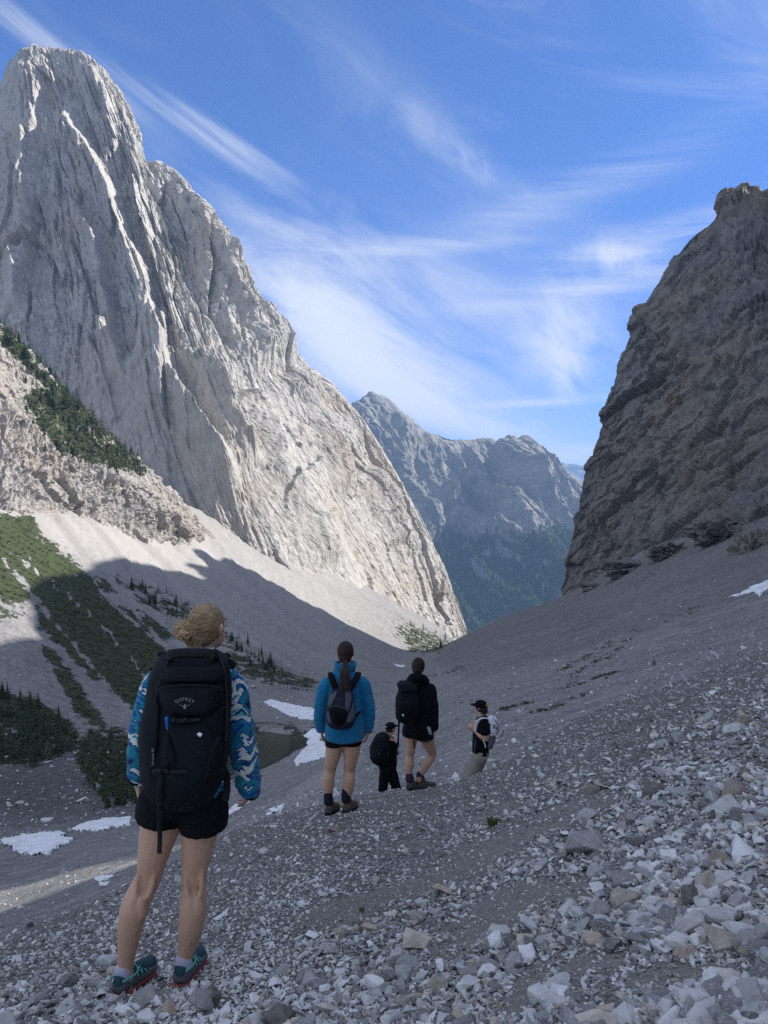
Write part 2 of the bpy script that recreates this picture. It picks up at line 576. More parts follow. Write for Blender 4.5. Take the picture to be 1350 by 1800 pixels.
def mid_relief(x, y, z):
    """rills, terraces and lumps added to the far slopes, the flat round the pond included"""
    # pond basin
    r = np.sqrt(((x - POND[0]) / 20.0) ** 2 + ((y - POND[1]) / 20.0) ** 2)
    n = gnoise(np.stack([x / 14, y / 14, x * 0], 1))
    r = r + 0.35 * n
    k = smooth01((1.75 - r) / 0.75)
    z = z * (1 - k) + (POND[2] + 0.9 - 2.2 * smooth01((1.05 - r) / 0.5)) * k
    d = np.sqrt(x * x + y * y)
    far = smooth01((d - 14) / 30)
    p = np.stack([x, y, z * 0], 1)
    big = fbm(p / 55.0, 5, 0.5) * 2.6 * smooth01((d - 60) / 150) * (1 - k)
    # fall line of the left talus runs towards the valley axis: rills across it
    left = smooth01((-x - 5) / 60) * smooth01((y - 230) / 80)
    ax = np.array([0.62, 0.78])                     # valley axis direction
    s = x * ax[0] + y * ax[1]
    tt = x * ax[1] - y * ax[0]
    warp = 10 * gnoise(np.stack([s / 60, tt / 60, s * 0 + 3], 1))
    rill = fbm(np.stack([(s + warp) / 13.0, tt / 120.0, s * 0], 1), 4, 0.55, ridged=True)
    z = z + left * rill * 2.4
    rr = smooth01((x + 5) / 60) * smooth01((y - 40) / 60)
    rill2 = fbm(np.stack([(y + 0.55 * x) / 16.0, (x - 0.5 * y) / 150.0, x * 0 + 9], 1), 4, 0.55)
    z = z + rr * rill2 * 1.5
    fine = fbm(p / 4.0, 4, 0.55) * 0.28 * far * (1 - k)
    return z + big + fine


def ground_mid(x, y):
    x = np.atleast_1d(np.asarray(x, float))
    y = np.atleast_1d(np.asarray(y, float))
    return mid_relief(x, y, midF.z(x, y))


def fg_relief(x, y, z):
    p = np.stack([x, y, z * 0], 1)
    y0 = np.maximum(y, 0.5)
    return z + 0.05 * fbm(p / 0.9, 4, 0.5) + 0.012 * fbm(p / 0.11, 3, 0.6)


def ground_fg(x, y):
    x = np.atleast_1d(np.asarray(x, float))
    y = np.atleast_1d(np.asarray(y, float))
    return fg_relief(x, y, fgF.z(x, y))


def in_poly(px, py, poly):
    inside = np.zeros(len(px), bool)
    n = len(poly)
    j = n - 1
    for i in range(n):
        xi, yi = poly[i]
        xj, yj = poly[j]
        c = ((yi > py) != (yj > py)) & (px < (xj - xi) * (py - yi) / (yj - yi + 1e-12) + xi)
        inside ^= c
        j = i
    return inside


def poly_dist(px, py, line):
    """distance to a polyline, signed side, position along it (0..1)"""
    best = np.full(len(px), 1e9)
    side = np.zeros(len(px))
    along = np.zeros(len(px))
    n = len(line) - 1
    for i in range(n):
        ax, ay = line[i]
        bx, by = line[i + 1]
        vx, vy = bx - ax, by - ay
        t = np.clip(((px - ax) * vx + (py - ay) * vy) / (vx * vx + vy * vy), 0, 1)
        dx, dy = px - ax - t * vx, py - ay - t * vy
        d = np.hypot(dx, dy)
        m = d < best
        best = np.where(m, d, best)
        side = np.where(m, np.sign(vx * dy - vy * dx), side)
        along = np.where(m, (i + t) / n, along)
    return best, side, along


def soft_poly(px, py, poly, soft):
    d, s, a = poly_dist(px, py, poly + [poly[0]])
    ins = in_poly(px, py, poly)
    return smooth01(0.5 + np.where(ins, d, -d) / soft / 2)


def screen(x, y, z):
    return x / y * F + 675, -z / y * F + 900


# swaths of fine dust where stones have slid away: lines raked down the slope
DUST = [([(480, 1640), (620, 1600), (760, 1550), (900, 1480), (1010, 1420), (1120, 1385)], 26, 0.85),
        ([(700, 1680), (820, 1640), (900, 1590), (1000, 1560), (1060, 1560)], 34, 0.95),
        ([(820, 1800), (900, 1760), (960, 1700), (1040, 1690), (1130, 1700)], 30, 0.9),
        ([(1000, 1790), (1120, 1730), (1250, 1700), (1360, 1720)], 30, 0.75),
        ([(690, 1500), (780, 1470), (860, 1430), (930, 1400)], 12, 0.55),
        ([(560, 1385), (640, 1400), (700, 1400)], 6, 0.3)]


def dust_at(x, y, z):
    sx, sy = screen(x, y, z)
    wob = 16 * gnoise(np.stack([sx / 60, sy / 60, sx * 0 + 5], 1))
    d = np.zeros(len(x))
    for line, wd, amt in DUST:
        q, s, a = poly_dist(sx, sy + wob, line)
        ends = smooth01(a / 0.15) * smooth01((1 - a) / 0.15)
        d = np.maximum(d, amt * ends * np.exp(-(q / wd) ** 2))
    n = fbm(np.stack([(x + 1.3 * y) / 0.9, (y - 0.8 * x) / 0.35, x * 0 + 2], 1), 4, 0.6)
    return np.clip(d + 0.9 * n * (0.25 + d), 0, 1)


# ------------------------------------------------------------------ ground materials
def mat_near_ground():
    m, n = material('fine scree')
    p = n.pos()
    v1 = n.voro(p, 70.0)
    v2 = n.voro(p, 130.0)
    c1 = n.voro(p, 70.0, out='Color')
    big = n.noise(p, 0.8, 4, 0.55)
    dust = n.mapr(n.math('ADD', n.attr('dust'), n.math('MULTIPLY', n.math('SUBTRACT', n.noise(p, 9.0, 5, 0.7), 0.5), 0.9)), 0.2, 0.75, 0, 1, True)
    sepc = n.node('ShaderNodeSeparateColor')
    n.link(c1, sepc.inputs[0])
    g = n.ramp(sepc.outputs[0], [(0, (0.085, 0.08, 0.074)), (0.5, (0.16, 0.15, 0.138)), (0.85, (0.27, 0.252, 0.23)), (1, (0.42, 0.395, 0.365))])
    soil = n.mix(n.noise(p, 30, 4, 0.7), (0.20, 0.182, 0.162), (0.31, 0.285, 0.255))
    col = n.mix(n.math('MULTIPLY', dust, 0.75), g, soil)
    col = n.mix(n.mapr(big, 0.35, 0.7), col, n.mix(1.0, col, (0.85, 0.84, 0.82), 'MULTIPLY'))
    h = n.math('ADD', n.math('MULTIPLY', v1, -0.6), n.math('MULTIPLY', v2, -0.3))
    nb = n.bump(h, 0.9, 0.02)
    finish(n, col, 0.92, nb, spec=0.15)
    return m


def mat_mid_ground():
    """scree, talus and valley floor of the whole basin"""
    m, n = material('basin scree')
    geo = n.node('ShaderNodeNewGeometry')
    p = geo.outputs['Position']
    veg = n.attr('veg')
    warm = n.attr('warm')
    tone = n.attr('tone')
    a = n.noise(p, 0.035, 6, 0.6)
    b = n.noise(p, 0.5, 6, 0.65)
    c = n.noise(p, 5.0, 5, 0.7)
    vs = n.voro(p, 1.6)
    col = n.ramp(b, [(0.3, (0.125, 0.122, 0.121)), (0.5, (0.205, 0.20, 0.197)), (0.7, (0.32, 0.312, 0.304))])
    col = n.mix(n.mapr(c, 0.50, 0.66), col, (0.48, 0.455, 0.42))
    col = n.mix(n.mapr(c, 0.46, 0.34), col, (0.15, 0.14, 0.13))
    col = n.mix(n.mapr(a, 0.4, 0.65), col, n.mix(1.0, col, (0.86, 0.86, 0.86), 'MULTIPLY'))
    # streaks of coarser, darker debris on the near slope
    st = n.noise(n.mapping(p, scale=(0.5, 1.6, 0.2), rot=(0, 0, math.radians(-30))), 0.22, 6, 0.65, 0.4)
    col = n.mix(n.mapr(st, 0.55, 0.70), col, (0.15, 0.145, 0.14))
    st2 = n.noise(n.mapping(p, scale=(0.35, 1.9, 0.2), rot=(0, 0, math.radians(-32))), 0.6, 5, 0.6, 0.2)
    col = n.mix(n.mapr(st2, 0.6, 0.72, 0, 0.8), col, (0.22, 0.20, 0.175))
    rl = n.attr('rill')
    col = n.mix(n.mapr(rl, 0.1, 0.7, 0, 0.55), col, (0.42, 0.405, 0.385))
    col = n.mix(n.mapr(rl, -0.1, -0.6, 0, 0.5), col, (0.17, 0.16, 0.15))
    warmc = n.mix(b, (0.33, 0.305, 0.275), (0.47, 0.445, 0.41))
    warmc = n.mix(n.mapr(rl, 0.0, -0.5, 0, 0.6), warmc, (0.26, 0.235, 0.21))
    warmc = n.mix(n.mapr(c, 0.46, 0.32, 0, 0.7), warmc, (0.19, 0.175, 0.16))
    col = n.mix(warm, col, warmc)
    vn = n.noise(p, 0.16, 8, 0.72)
    gm = n.mapr(n.math('ADD', veg, n.math('MULTIPLY', n.math('SUBTRACT', vn, 0.5), 3.0)), 0.50, 0.62)
    green = n.mix(n.noise(p, 0.9, 5, 0.7), (0.033, 0.044, 0.019), (0.088, 0.104, 0.046))
    col = n.mix(gm, col, green)
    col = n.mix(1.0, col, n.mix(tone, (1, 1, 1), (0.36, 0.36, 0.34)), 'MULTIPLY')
    h = n.math('ADD', n.math('MULTIPLY', b, 0.6), n.math('MULTIPLY', c, 0.22))
    h = n.math('ADD', h, n.math('MULTIPLY', vs, 0.16))
    h = n.math('ADD', h, n.math('MULTIPLY', n.math('MULTIPLY', gm, vn), 3.0))
    finish(n, col, 0.95, n.bump(h, 0.8, 0.8), spec=0.15)
    return m


def mat_rock(name, lo, mid, hi, stain, stain_amt=0.5, scale=1.0, strata=(0, 0, 1), dark=(0.10, 0.10, 0.105), streak=0.5, veg=False):
    m, n = material(name)
    p = n.pos()
    a = n.noise(p, 0.012 * scale, 6, 0.6)
    b = n.noise(p, 0.11 * scale, 8, 0.68)
    c = n.noise(p, 0.9 * scale, 6, 0.7)
    v = n.voro(n.mapping(n.vmath('ADD', p, n.vmath('MULTIPLY', n.noise(p, 0.06 * scale, 3, 0.5, out=1), (14, 14, 14))), scale=(1, 1, 0.5)), 0.14 * scale)
    vert = n.noise(n.mapping(p, scale=(1, 1, 0.12)), 0.16 * scale, 6, 0.65)
    col = n.ramp(b, [(0.28, lo), (0.5, mid), (0.72, hi)])
    col = n.mix(n.mapr(a, 0.46, 0.66, 0, stain_amt), col, stain)
    col = n.mix(n.mapr(vert, 0.52, 0.72, 0, streak), col, dark)
    col = n.mix(n.mapr(vert, 0.30, 0.44, 0.35, 0), col, hi)
    col = n.mix(n.mapr(c, 0.35, 0.75, 0.0, 0.45), col, hi)
    if veg:
        ve = n.attr('veg')
        vn = n.noise(p, 0.14, 8, 0.72)
        gm = n.mapr(n.math('ADD', ve, n.math('MULTIPLY', n.math('SUBTRACT', vn, 0.5), 3.0)), 0.50, 0.62)
        green = n.mix(n.noise(p, 0.9, 5, 0.7), (0.033, 0.044, 0.019), (0.080, 0.096, 0.044))
        col = n.mix(gm, col, green)
    h = n.math('ADD', n.math('MULTIPLY', b, 5.0), n.math('MULTIPLY', c, 1.0))
    h = n.math('ADD', h, n.math('MULTIPLY', v, 1.6))
    h = n.math('ADD', h, n.math('MULTIPLY', vert, 2.0))
    finish(n, col, 0.9, n.bump(h, 0.75, 1.0 / scale), spec=0.2)
    return m


M_near = mat_near_ground()
M_mid = mat_mid_ground()
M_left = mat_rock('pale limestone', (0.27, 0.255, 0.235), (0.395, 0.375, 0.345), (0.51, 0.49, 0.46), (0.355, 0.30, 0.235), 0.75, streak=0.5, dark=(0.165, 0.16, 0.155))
M_crag = mat_rock('crumbling limestone', (0.25, 0.235, 0.215), (0.36, 0.335, 0.305), (0.46, 0.43, 0.40), (0.38, 0.30, 0.22), 0.55, scale=1.6, veg=True)
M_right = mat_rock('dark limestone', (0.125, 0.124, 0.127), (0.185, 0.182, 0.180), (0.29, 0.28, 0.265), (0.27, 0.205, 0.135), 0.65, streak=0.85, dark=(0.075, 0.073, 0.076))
M_far = mat_rock('far limestone', (0.17, 0.165, 0.16), (0.25, 0.24, 0.225), (0.34, 0.325, 0.30), (0.28, 0.245, 0.195), 0.6, scale=0.28, streak=0.3, veg=False)


# ------------------------------------------------------------------ near ground
pxs = np.concatenate([np.linspace(-400, 1500, 260), np.linspace(1512, 3200, 60)])
ds = np.exp(np.linspace(math.log(0.5), math.log(27.5), 260))
Z = fgF.grid(pxs, ds)
X = (pxs[:, None] - 675) / F * ds[None, :]
Y = np.repeat(ds[None, :], len(pxs), 0)
Zr = fg_relief(X.ravel(), Y.ravel(), Z.ravel())
me = raw_mesh('scree_slope', np.stack([X.ravel(), Y.ravel(), Zr], 1), grid_faces(len(pxs), len(ds))[:, ::-1], True, M_near)
add_attr(me, 'dust', dust_at(X.ravel(), Y.ravel(), Zr))
tag(link('scree_slope', me), 'loose grey scree slope the hikers stand on', None, kind='structure')

# ------------------------------------------------------------------ basin: far scree, valley floor and talus
pxs = np.concatenate([np.linspace(-700, -20, 44), np.linspace(-15, 1365, 430), np.linspace(1375, 2600, 44)])
ds = np.exp(np.linspace(math.log(8.5), math.log(1090), 350))
Z = midF.grid(pxs, ds)
X = (pxs[:, None] - 675) / F * ds[None, :]
Y = np.repeat(ds[None, :], len(pxs), 0)
x, y = X.ravel(), Y.ravel()
z = mid_relief(x, y, Z.ravel())


sx, sy = screen(x, y, z)
# where dwarf pine and grass cover the left talus (outlines found on the ground)
VEG_SHAPES = [
    ([(-460, 900), (60, 905), (75, 940), (130, 985), (200, 1030), (170, 1050), (90, 1040), (40, 1060), (-460, 1010)], 0.95),
    ([(60, 1030), (140, 1020), (210, 1070), (300, 1150), (330, 1230), (310, 1290), (260, 1270), (200, 1220), (130, 1160), (70, 1100)], 1.15),
    ([(190, 1060), (260, 1080), (310, 1120), (290, 1125), (220, 1095)], 0.95),
    ([(-460, 1060), (40, 1040), (60, 1090), (10, 1100), (-460, 1110)], 0.35),
    ([(60, 1120), (110, 1150), (160, 1230), (200, 1290), (140, 1290), (90, 1200)], 0.75),
    ([(-460, 1230), (60, 1220), (120, 1260), (150, 1310), (60, 1345), (-460, 1345)], 1.0),
    ([(150, 1270), (240, 1290), (260, 1400), (170, 1400), (130, 1330)], 0.8),
    ([(390, 1120), (470, 1160), (560, 1200), (540, 1215), (450, 1200), (390, 1180)], 0.62),
    ([(200, 1010), (330, 1060), (420, 1120), (400, 1135), (300, 1090), (200, 1040)], 0.50),
    ([(690, 1085), (740, 1100), (800, 1125), (770, 1150), (720, 1150), (700, 1120)], 0.60),
]
veg = np.zeros(len(x))
for poly, amt in VEG_SHAPES:
    veg = np.maximum(veg, amt * soft_poly(sx, sy, poly, 14))
veg *= (y > 120)
for ln_, w_c in (([(20, 985), (80, 1012), (140, 1065), (190, 1110), (250, 1180), (290, 1240)], 2.2), ([(60, 905), (120, 975), (180, 1020), (260, 1075), (330, 1130)], 3),
                 ([(-60, 930), (0, 975), (50, 1035), (100, 1100), (170, 1180), (250, 1290)], 4), ([(200, 1030), (240, 1080), (300, 1150), (330, 1180)], 2.5),
                 ([(0, 1085), (60, 1130), (120, 1240), (150, 1290)], 4.5)):
    dq, s_, a_ = poly_dist(sx + 7 * gnoise(np.stack([sx / 22, sy / 22, sx * 0], 1)), sy, ln_)
    veg *= 1 - 0.95 * np.exp(-(dq / w_c) ** 2)
stripe = fbm(np.stack([(x * 0.62 + y * 0.78) / 9.0, (x * 0.78 - y * 0.62) / 90.0, x * 0 + 15], 1), 4, 0.6)
veg = np.clip(veg - 0.55 * smooth01((stripe - 0.18) / 0.25), 0, 1) 
rings = smooth01(1.9 - np.sqrt(((x - POND[0]) / 20.0) ** 2 + ((y - POND[1]) / 20.0) ** 2))
veg = np.maximum(veg, 0.42 * rings)
warm = 0.75 * soft_poly(sx, sy, [(-100, 860), (330, 880), (420, 990), (380, 1040), (250, 1020), (150, 980), (-100, 990)], 60) * (y > 200)
warm = np.maximum(warm, 0.45 * smooth01((y - 300) / 150) * smooth01((-x + 10) / 80))
strip = soft_poly(sx, sy, [(485, 1415), (560, 1355), (640, 1330), (600, 1370), (520, 1412)], 8) * (y < 140)
warm = np.maximum(warm, 0.42 * strip)
tan_reflection = soft_poly(sx, sy, [(440, 1300), (470, 1283), (520, 1288), (530, 1300), (490, 1306)], 5) * (y > 120)  # tan patch at the pond: bright reflection painted into the ground colour
warm = np.maximum(warm, 0.7 * tan_reflection)
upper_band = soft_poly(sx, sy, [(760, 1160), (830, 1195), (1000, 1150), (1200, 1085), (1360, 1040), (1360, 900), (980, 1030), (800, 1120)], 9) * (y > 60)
tone = 0.85 * smooth01((255 - y) / 80) * smooth01((-x - 20) / 25) * smooth01((y - 110) / 40)  # dark green-brown valley floor, its shade also deepened in the colour
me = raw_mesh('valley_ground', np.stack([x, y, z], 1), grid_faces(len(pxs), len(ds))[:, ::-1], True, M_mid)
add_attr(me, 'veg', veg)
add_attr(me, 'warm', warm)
ss_ = x * 0.62 + y * 0.78
tt2 = x * 0.78 - y * 0.62
wpp = 8 * gnoise(np.stack([ss_ / 50, tt2 / 90, x * 0 + 3], 1))
rill_a = fbm(np.stack([(ss_ + wpp) / 11.0, tt2 / 170.0, x * 0 + 5], 1), 5, 0.62) * 1.3 * smooth01((-x - 5) / 50) * smooth01((y - 220) / 60)
rill_b = fbm(np.stack([(y + 0.55 * x) / 9.0, (x - 0.5 * y) / 120.0, x * 0 + 9], 1), 5, 0.62) * 0.9 * smooth01((x + 10) / 50) * smooth01((y - 30) / 40)
add_attr(me, 'rill', rill_a + rill_b)
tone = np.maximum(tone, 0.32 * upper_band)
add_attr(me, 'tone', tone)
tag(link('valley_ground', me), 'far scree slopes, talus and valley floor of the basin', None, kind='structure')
MIDGRID = (sx, sy, np.stack([x, y, z], 1))

# pond
def mat_water():
    m, n = material('pond water')
    p = n.pos()
    nb = n.bump(n.noise(p, 1.2, 3, 0.5), 0.15, 0.05)
    finish(n, (0.020, 0.031, 0.024), 0.03, nb, spec=0.5, IOR=1.07)
    return m


me = bpy.data.meshes.new('water')
bm = bmesh.new()
vs = []
for k in range(72):
    a = 2 * math.pi * k / 72
    r = 27
    vs.append(bm.verts.new((POND[0] + r * math.cos(a), POND[1] + r * math.sin(a), POND[2])))
bm.faces.new(vs)
bm.to_mesh(me)
bm.free()
me.materials.append(mat_water())
tag(link('water', me), 'small dark green pond on the valley floor', None, kind='structure')


# ------------------------------------------------------------------ mountains
def patch(net, nu, nv, uk=None):
    """net[column][row] = (px, py, d) or a 3-D point; returns a grid of points nu x nv"""
    pts = np.array([[at(*q) if not isinstance(q, np.ndarray) else q for q in col] for col in net])
    ncol, nrow = pts.shape[:2]
    uk = np.arange(ncol, dtype=float) if uk is None else np.asarray(uk, float)
    u = np.linspace(uk[0], uk[-1], nu)
    v = np.linspace(0, nrow - 1, nv)
    A = catmull(uk, pts, u)                                    # nu, nrow, 3
    B = catmull(np.arange(nrow, dtype=float), np.swapaxes(A, 0, 1), v)
    return np.swapaxes(B, 0, 1)                                # nu, nv, 3


def over_back(col, dd=120, dz=90):
    """two more points: the far side of the crest"""
    q = at(*col[0])
    return [q + np.array([0.1 * dd, dd, -dz * 1.6]), q + np.array([0.03 * dd, dd * 0.3, -dz * 0.22])] + col


def ribs(px, py, lines):
    """buttresses: height gained towards each drawn crest line, falling quickly on its right side"""
    h = np.zeros(len(px))
    for line, amp, wl, wr in lines:
        d, s, a = poly_dist(px, py, line)
        # s > 0: right of the line when walking down it
        ww = np.where(s < 0, wr, wl)
        ends = smooth01(a / 0.12) * smooth01((1 - a) / 0.15)
        h += amp * ends * np.exp(-(d / ww) ** 1.3)
    return h


def mountain(name, P, disp, mat, label, extra=None):
    nu, nv = P.shape[:2]
    N = grid_normals(P)
    V = P + N * disp.reshape(nu, nv, 1)
    me = raw_mesh(name, V.reshape(-1, 3), grid_faces(nu, nv), False, mat)
    if extra:
        for k, v in extra.items():
            add_attr(me, k, v)
    o = tag(link(name, me), label, None, kind='structure')
    return V, N


# --- the great pale wall on the left
cols = [
    [(-700, 480, 1000), (-700, 560, 950), (-640, 650, 880), (-600, 760, 810), (-580, 900, 740)],
    [(-260, 330, 985), (-240, 430, 930), (-200, 540, 860), (-180, 660, 790), (-170, 800, 720)],
    [(-60, 215, 975), (-45, 330, 915), (-30, 450, 850), (-20, 580, 780), (-10, 760, 700)],
    [(22, 105, 965), (45, 260, 915), (70, 430, 855), (90, 600, 780), (90, 790, 690)],
    [(58, 88, 962), (105, 260, 912), (140, 440, 850), (165, 620, 770), (185, 840, 675)],
    [(100, 88, 958), (165, 260, 905), (215, 440, 845), (245, 620, 765), (290, 890, 655)],
    [(150, 100, 950), (215, 270, 900), (262, 460, 835), (315, 660, 750), (400, 940, 628)],
    [(214, 172, 935), (255, 330, 880), (310, 510, 815), (390, 720, 725), (500, 985, 625)],
    [(246, 275, 915), (310, 420, 860), (385, 600, 795), (480, 790, 722), (610, 1045, 678)],
    [(330, 322, 905), (395, 475, 862), (470, 640, 818), (570, 840, 775), (700, 1095, 745)],
    [(425, 470, 905), (500, 600, 875), (580, 760, 845), (670, 940, 818), (775, 1135, 800)],
    [(520, 615, 915), (600, 735, 895), (670, 870, 875), (740, 1010, 855), (800, 1140, 835)],
    [(610, 700, 935), (665, 805, 925), (725, 920, 908), (775, 1030, 890), (814, 1140, 875)],
    [(700, 835, 955), (735, 905, 948), (770, 985, 938), (800, 1060, 925), (824, 1140, 912)],
    [(780, 990, 985), (795, 1025, 980), (808, 1065, 970), (820, 1100, 960), (830, 1145, 950)],
    [(822, 1112, 1040), (826, 1135, 1035), (832, 1150, 1025), (838, 1165, 1015), (845, 1190, 1005)],
]
net = [over_back(c) + [at(*c[-1]) + np.array([12.0, -30.0, -70.0])] for c in cols]
P = patch(net, 560, 490)
nu, nv = P.shape[:2]
Q = P.reshape(-1, 3)
sx, sy = screen(Q[:, 0], Q[:, 1], Q[:, 2])
U = np.repeat(np.linspace(0, len(net) - 1, nu)[:, None], nv, 1).ravel()
Vv = np.repeat(np.linspace(0, 7, nv)[None, :], nu, 0).ravel()
lines = [
    ([(118, 345), (150, 390), (185, 450), (193, 520), (205, 600), (235, 700)], 26, 60, 9),
    ([(100, 150), (130, 225), (175, 290), (205, 350), (232, 430), (262, 510), (268, 590), (300, 690), (375, 790), (450, 890)], 34, 55, 10),
    ([(60, 95), (70, 150), (60, 260), (45, 400), (35, 520)], 14, 25, 9),
    ([(150, 98), (190, 170), (205, 240), (200, 320)], 16, 22, 8),
    ([(216, 172), (232, 230), (244, 300), (262, 400), (285, 500)], 14, 22, 8),
    ([(300, 300), (345, 375), (395, 450), (415, 520), (450, 590), (480, 650)], 22, 55, 9),
    ([(345, 330), (385, 400), (420, 480), (470, 560), (520, 640)], 16, 26, 9),
    ([(250, 600), (300, 640), (370, 640), (400, 700), (415, 760), (470, 820)], 20, 45, 10),
    ([(430, 660), (480, 720), (500, 800), (560, 900), (610, 1000)], 16, 30, 12),
    ([(510, 640), (560, 720), (600, 790), (620, 860)], 14, 20, 10),
    ([(600, 700), (640, 780), (700, 880), (760, 980), (790, 1060)], 10, 22, 9),
    ([(660, 815), (700, 900), (720, 950)], 10, 18, 8),
    ([(10, 400), (30, 480), (20, 540)], 14, 22, 8),
]
wx = 8 * fbm(np.stack([sx / 45, sy / 70, sx * 0 + 3], 1), 4, 0.55)
wy = 12 * fbm(np.stack([sx / 45, sy / 70, sx * 0 + 8], 1), 3, 0.55)
upper = smooth01((900 - sy - 0.25 * sx) / 330)
A = 0.40 + 0.60 * upper
hl = 1.55 * ribs(sx + wx, sy + wy, lines) * (0.8 + 0.4 * fbm(Q / 50.0, 3, 0.5))
S = np.stack([U * 78.0, Vv * 92.0, U * 0], 1)
S += (np.stack([gnoise(S / 60), gnoise(S / 60 + 9), S[:, 2]], 1)) * 7
S += (np.stack([gnoise(S / 21 + 4), gnoise(S / 21 + 19), S[:, 2]], 1)) * 1.6
# joints lean a little across the ribs
S[:, 1] += 0.5 * S[:, 0]
rib1 = fbm(np.stack([S[:, 0] / 66, S[:, 1] / 170, S[:, 2] + 1.0], 1), 2, 0.5, ridged=True)
hl += rib1 * 5 * A
hh_ = 0
for k_, (sc, el, amp, tl, off) in enumerate(((84, 1.9, 17.0, 0.55, 0.5), (34, 1.6, 6.0, 0.6, 20.5), (15, 1.4, 3.0, 0.6, 40.5), (6.4, 1.3, 1.7, 0.6, 60.5))):
    f, e = facets(np.stack([S[:, 0] / sc, S[:, 1] / (sc * el), S[:, 2] + off], 1), tl)
    t_ = f * amp * A - 0.16 * amp * A * np.exp(-(e / 0.05) ** 2)
    if k_ == 0:
        hl += t_
    else:
        hh_ = hh_ + t_
rib2 = fbm(np.stack([S[:, 0] / 19, S[:, 1] / 44, S[:, 2] + 4.0], 1), 4, 0.6, ridged=True)
hh_ += rib2 * 1.6 * A + fbm(Q / 13.0, 6, 0.62, ridged=True) * 1.8 * A + fbm(Q / 4.0, 3, 0.6) * 0.8
hl -= hl.mean() + 4
hh_ -= hh_.mean()
edge = smooth01((Vv - 1.6) / 1.6)
h = hl * (0.12 + 0.88 * edge) + hh_ * (0.55 + 0.45 * edge)
VL, NL = mountain('mountain', P, h, M_left, 'huge pale limestone wall in sunlight, ribbed with gullies')

# --- crumbling spur with the wooded ledge, in front of the wall at far left
cols = [
    [(-500, 330, 420), (-480, 420, 400), (-470, 520, 385), (-460, 680, 365), (-450, 860, 345), (-440, 1000, 330)],
    [(-160, 460, 440), (-150, 530, 425), (-140, 630, 410), (-130, 740, 390), (-120, 860, 370), (-120, 960, 350)],
    [(-20, 562, 455), (-20, 620, 445), (-25, 700, 430), (-20, 780, 412), (-10, 870, 392), (-10, 950, 372)],
    [(55, 625, 470), (45, 680, 460), (40, 750, 445), (45, 820, 428), (50, 880, 412), (60, 950, 395)],
    [(115, 690, 485), (110, 740, 475), (105, 800, 458), (105, 850, 448), (105, 905, 435), (110, 960, 415)],
    [(170, 745, 500), (165, 785, 490), (160, 825, 476), (158, 870, 468), (160, 930, 455), (165, 975, 435)],
    [(225, 800, 520), (220, 825, 510), (215, 850, 498), (215, 895, 492), (220, 945, 480), (225, 985, 460)],
    [(285, 850, 545), (280, 868, 535), (275, 888, 522), (275, 920, 516), (278, 958, 505), (285, 995, 485)],
    [(330, 895, 565), (328, 910, 556), (325, 925, 545), (325, 945, 538), (328, 970, 528), (335, 1005, 505)],
    [(380, 960, 590), (378, 975, 580), (375, 990, 570), (375, 1000, 560), (376, 1010, 552), (380, 1030, 525)],
]
net = [[at(*c[0]) + np.array([-20, 90, -110.0]), at(*c[0]) + np.array([-5, 22, -22.0])] + c for c in cols]
P = patch(net, 340, 250)
nu, nv = P.shape[:2]
Q = P.reshape(-1, 3)
sx, sy = screen(Q[:, 0], Q[:, 1], Q[:, 2])
U = np.repeat(np.linspace(0, len(net) - 1, nu)[:, None], nv, 1).ravel()
Vv = np.repeat(np.linspace(0, 7, nv)[None, :], nu, 0).ravel()
cliff = smooth01((Vv - 3.6) / 0.6) * smooth01((6.6 - Vv) / 0.8)
wr = 0.2 * gnoise(np.stack([U * 2, Vv, U * 0 + 3], 1))
flute = fbm(np.stack([(U + wr) * 4.6, Vv * 0.5, U * 0 + 7], 1), 4, 0.6, ridged=True)
h = flute * 4.6 * (0.2 + 0.8 * cliff)
v1, e1 = facets(Q / np.array([12, 12, 22.0]) + 3)
v2, e2 = facets(Q / np.array([4.8, 4.8, 9.0]) + 13)
h += (v1 * 4.2 + v2 * 1.8) * (0.35 + 0.65 * cliff) + fbm(Q / 11.0, 6, 0.62, ridged=True) * 2.6 + fbm(Q / 3.0, 3, 0.6) * 0.8
veg = 0.80 * soft_poly(sx, sy, [(30, 690), (110, 670), (240, 800), (250, 835), (150, 830), (80, 800), (50, 740)], 20)
veg = np.maximum(veg, 0.75 * soft_poly(sx, sy, [(-200, 430), (0, 555), (120, 690), (260, 830), (235, 835), (100, 715), (-10, 600), (-200, 500)], 10))
veg = np.maximum(veg, 0.35 * soft_poly(sx, sy, [(190, 830), (330, 890), (320, 960), (200, 900)], 20))
veg *= (1 - 0.55 * cliff)
VS, NS = mountain('rock_spur', P, h, M_crag, 'crumbling rock spur with a wooded ledge below the pale wall', {'veg': veg})
SPUR = (sx, sy, VS.reshape(-1, 3), Vv)

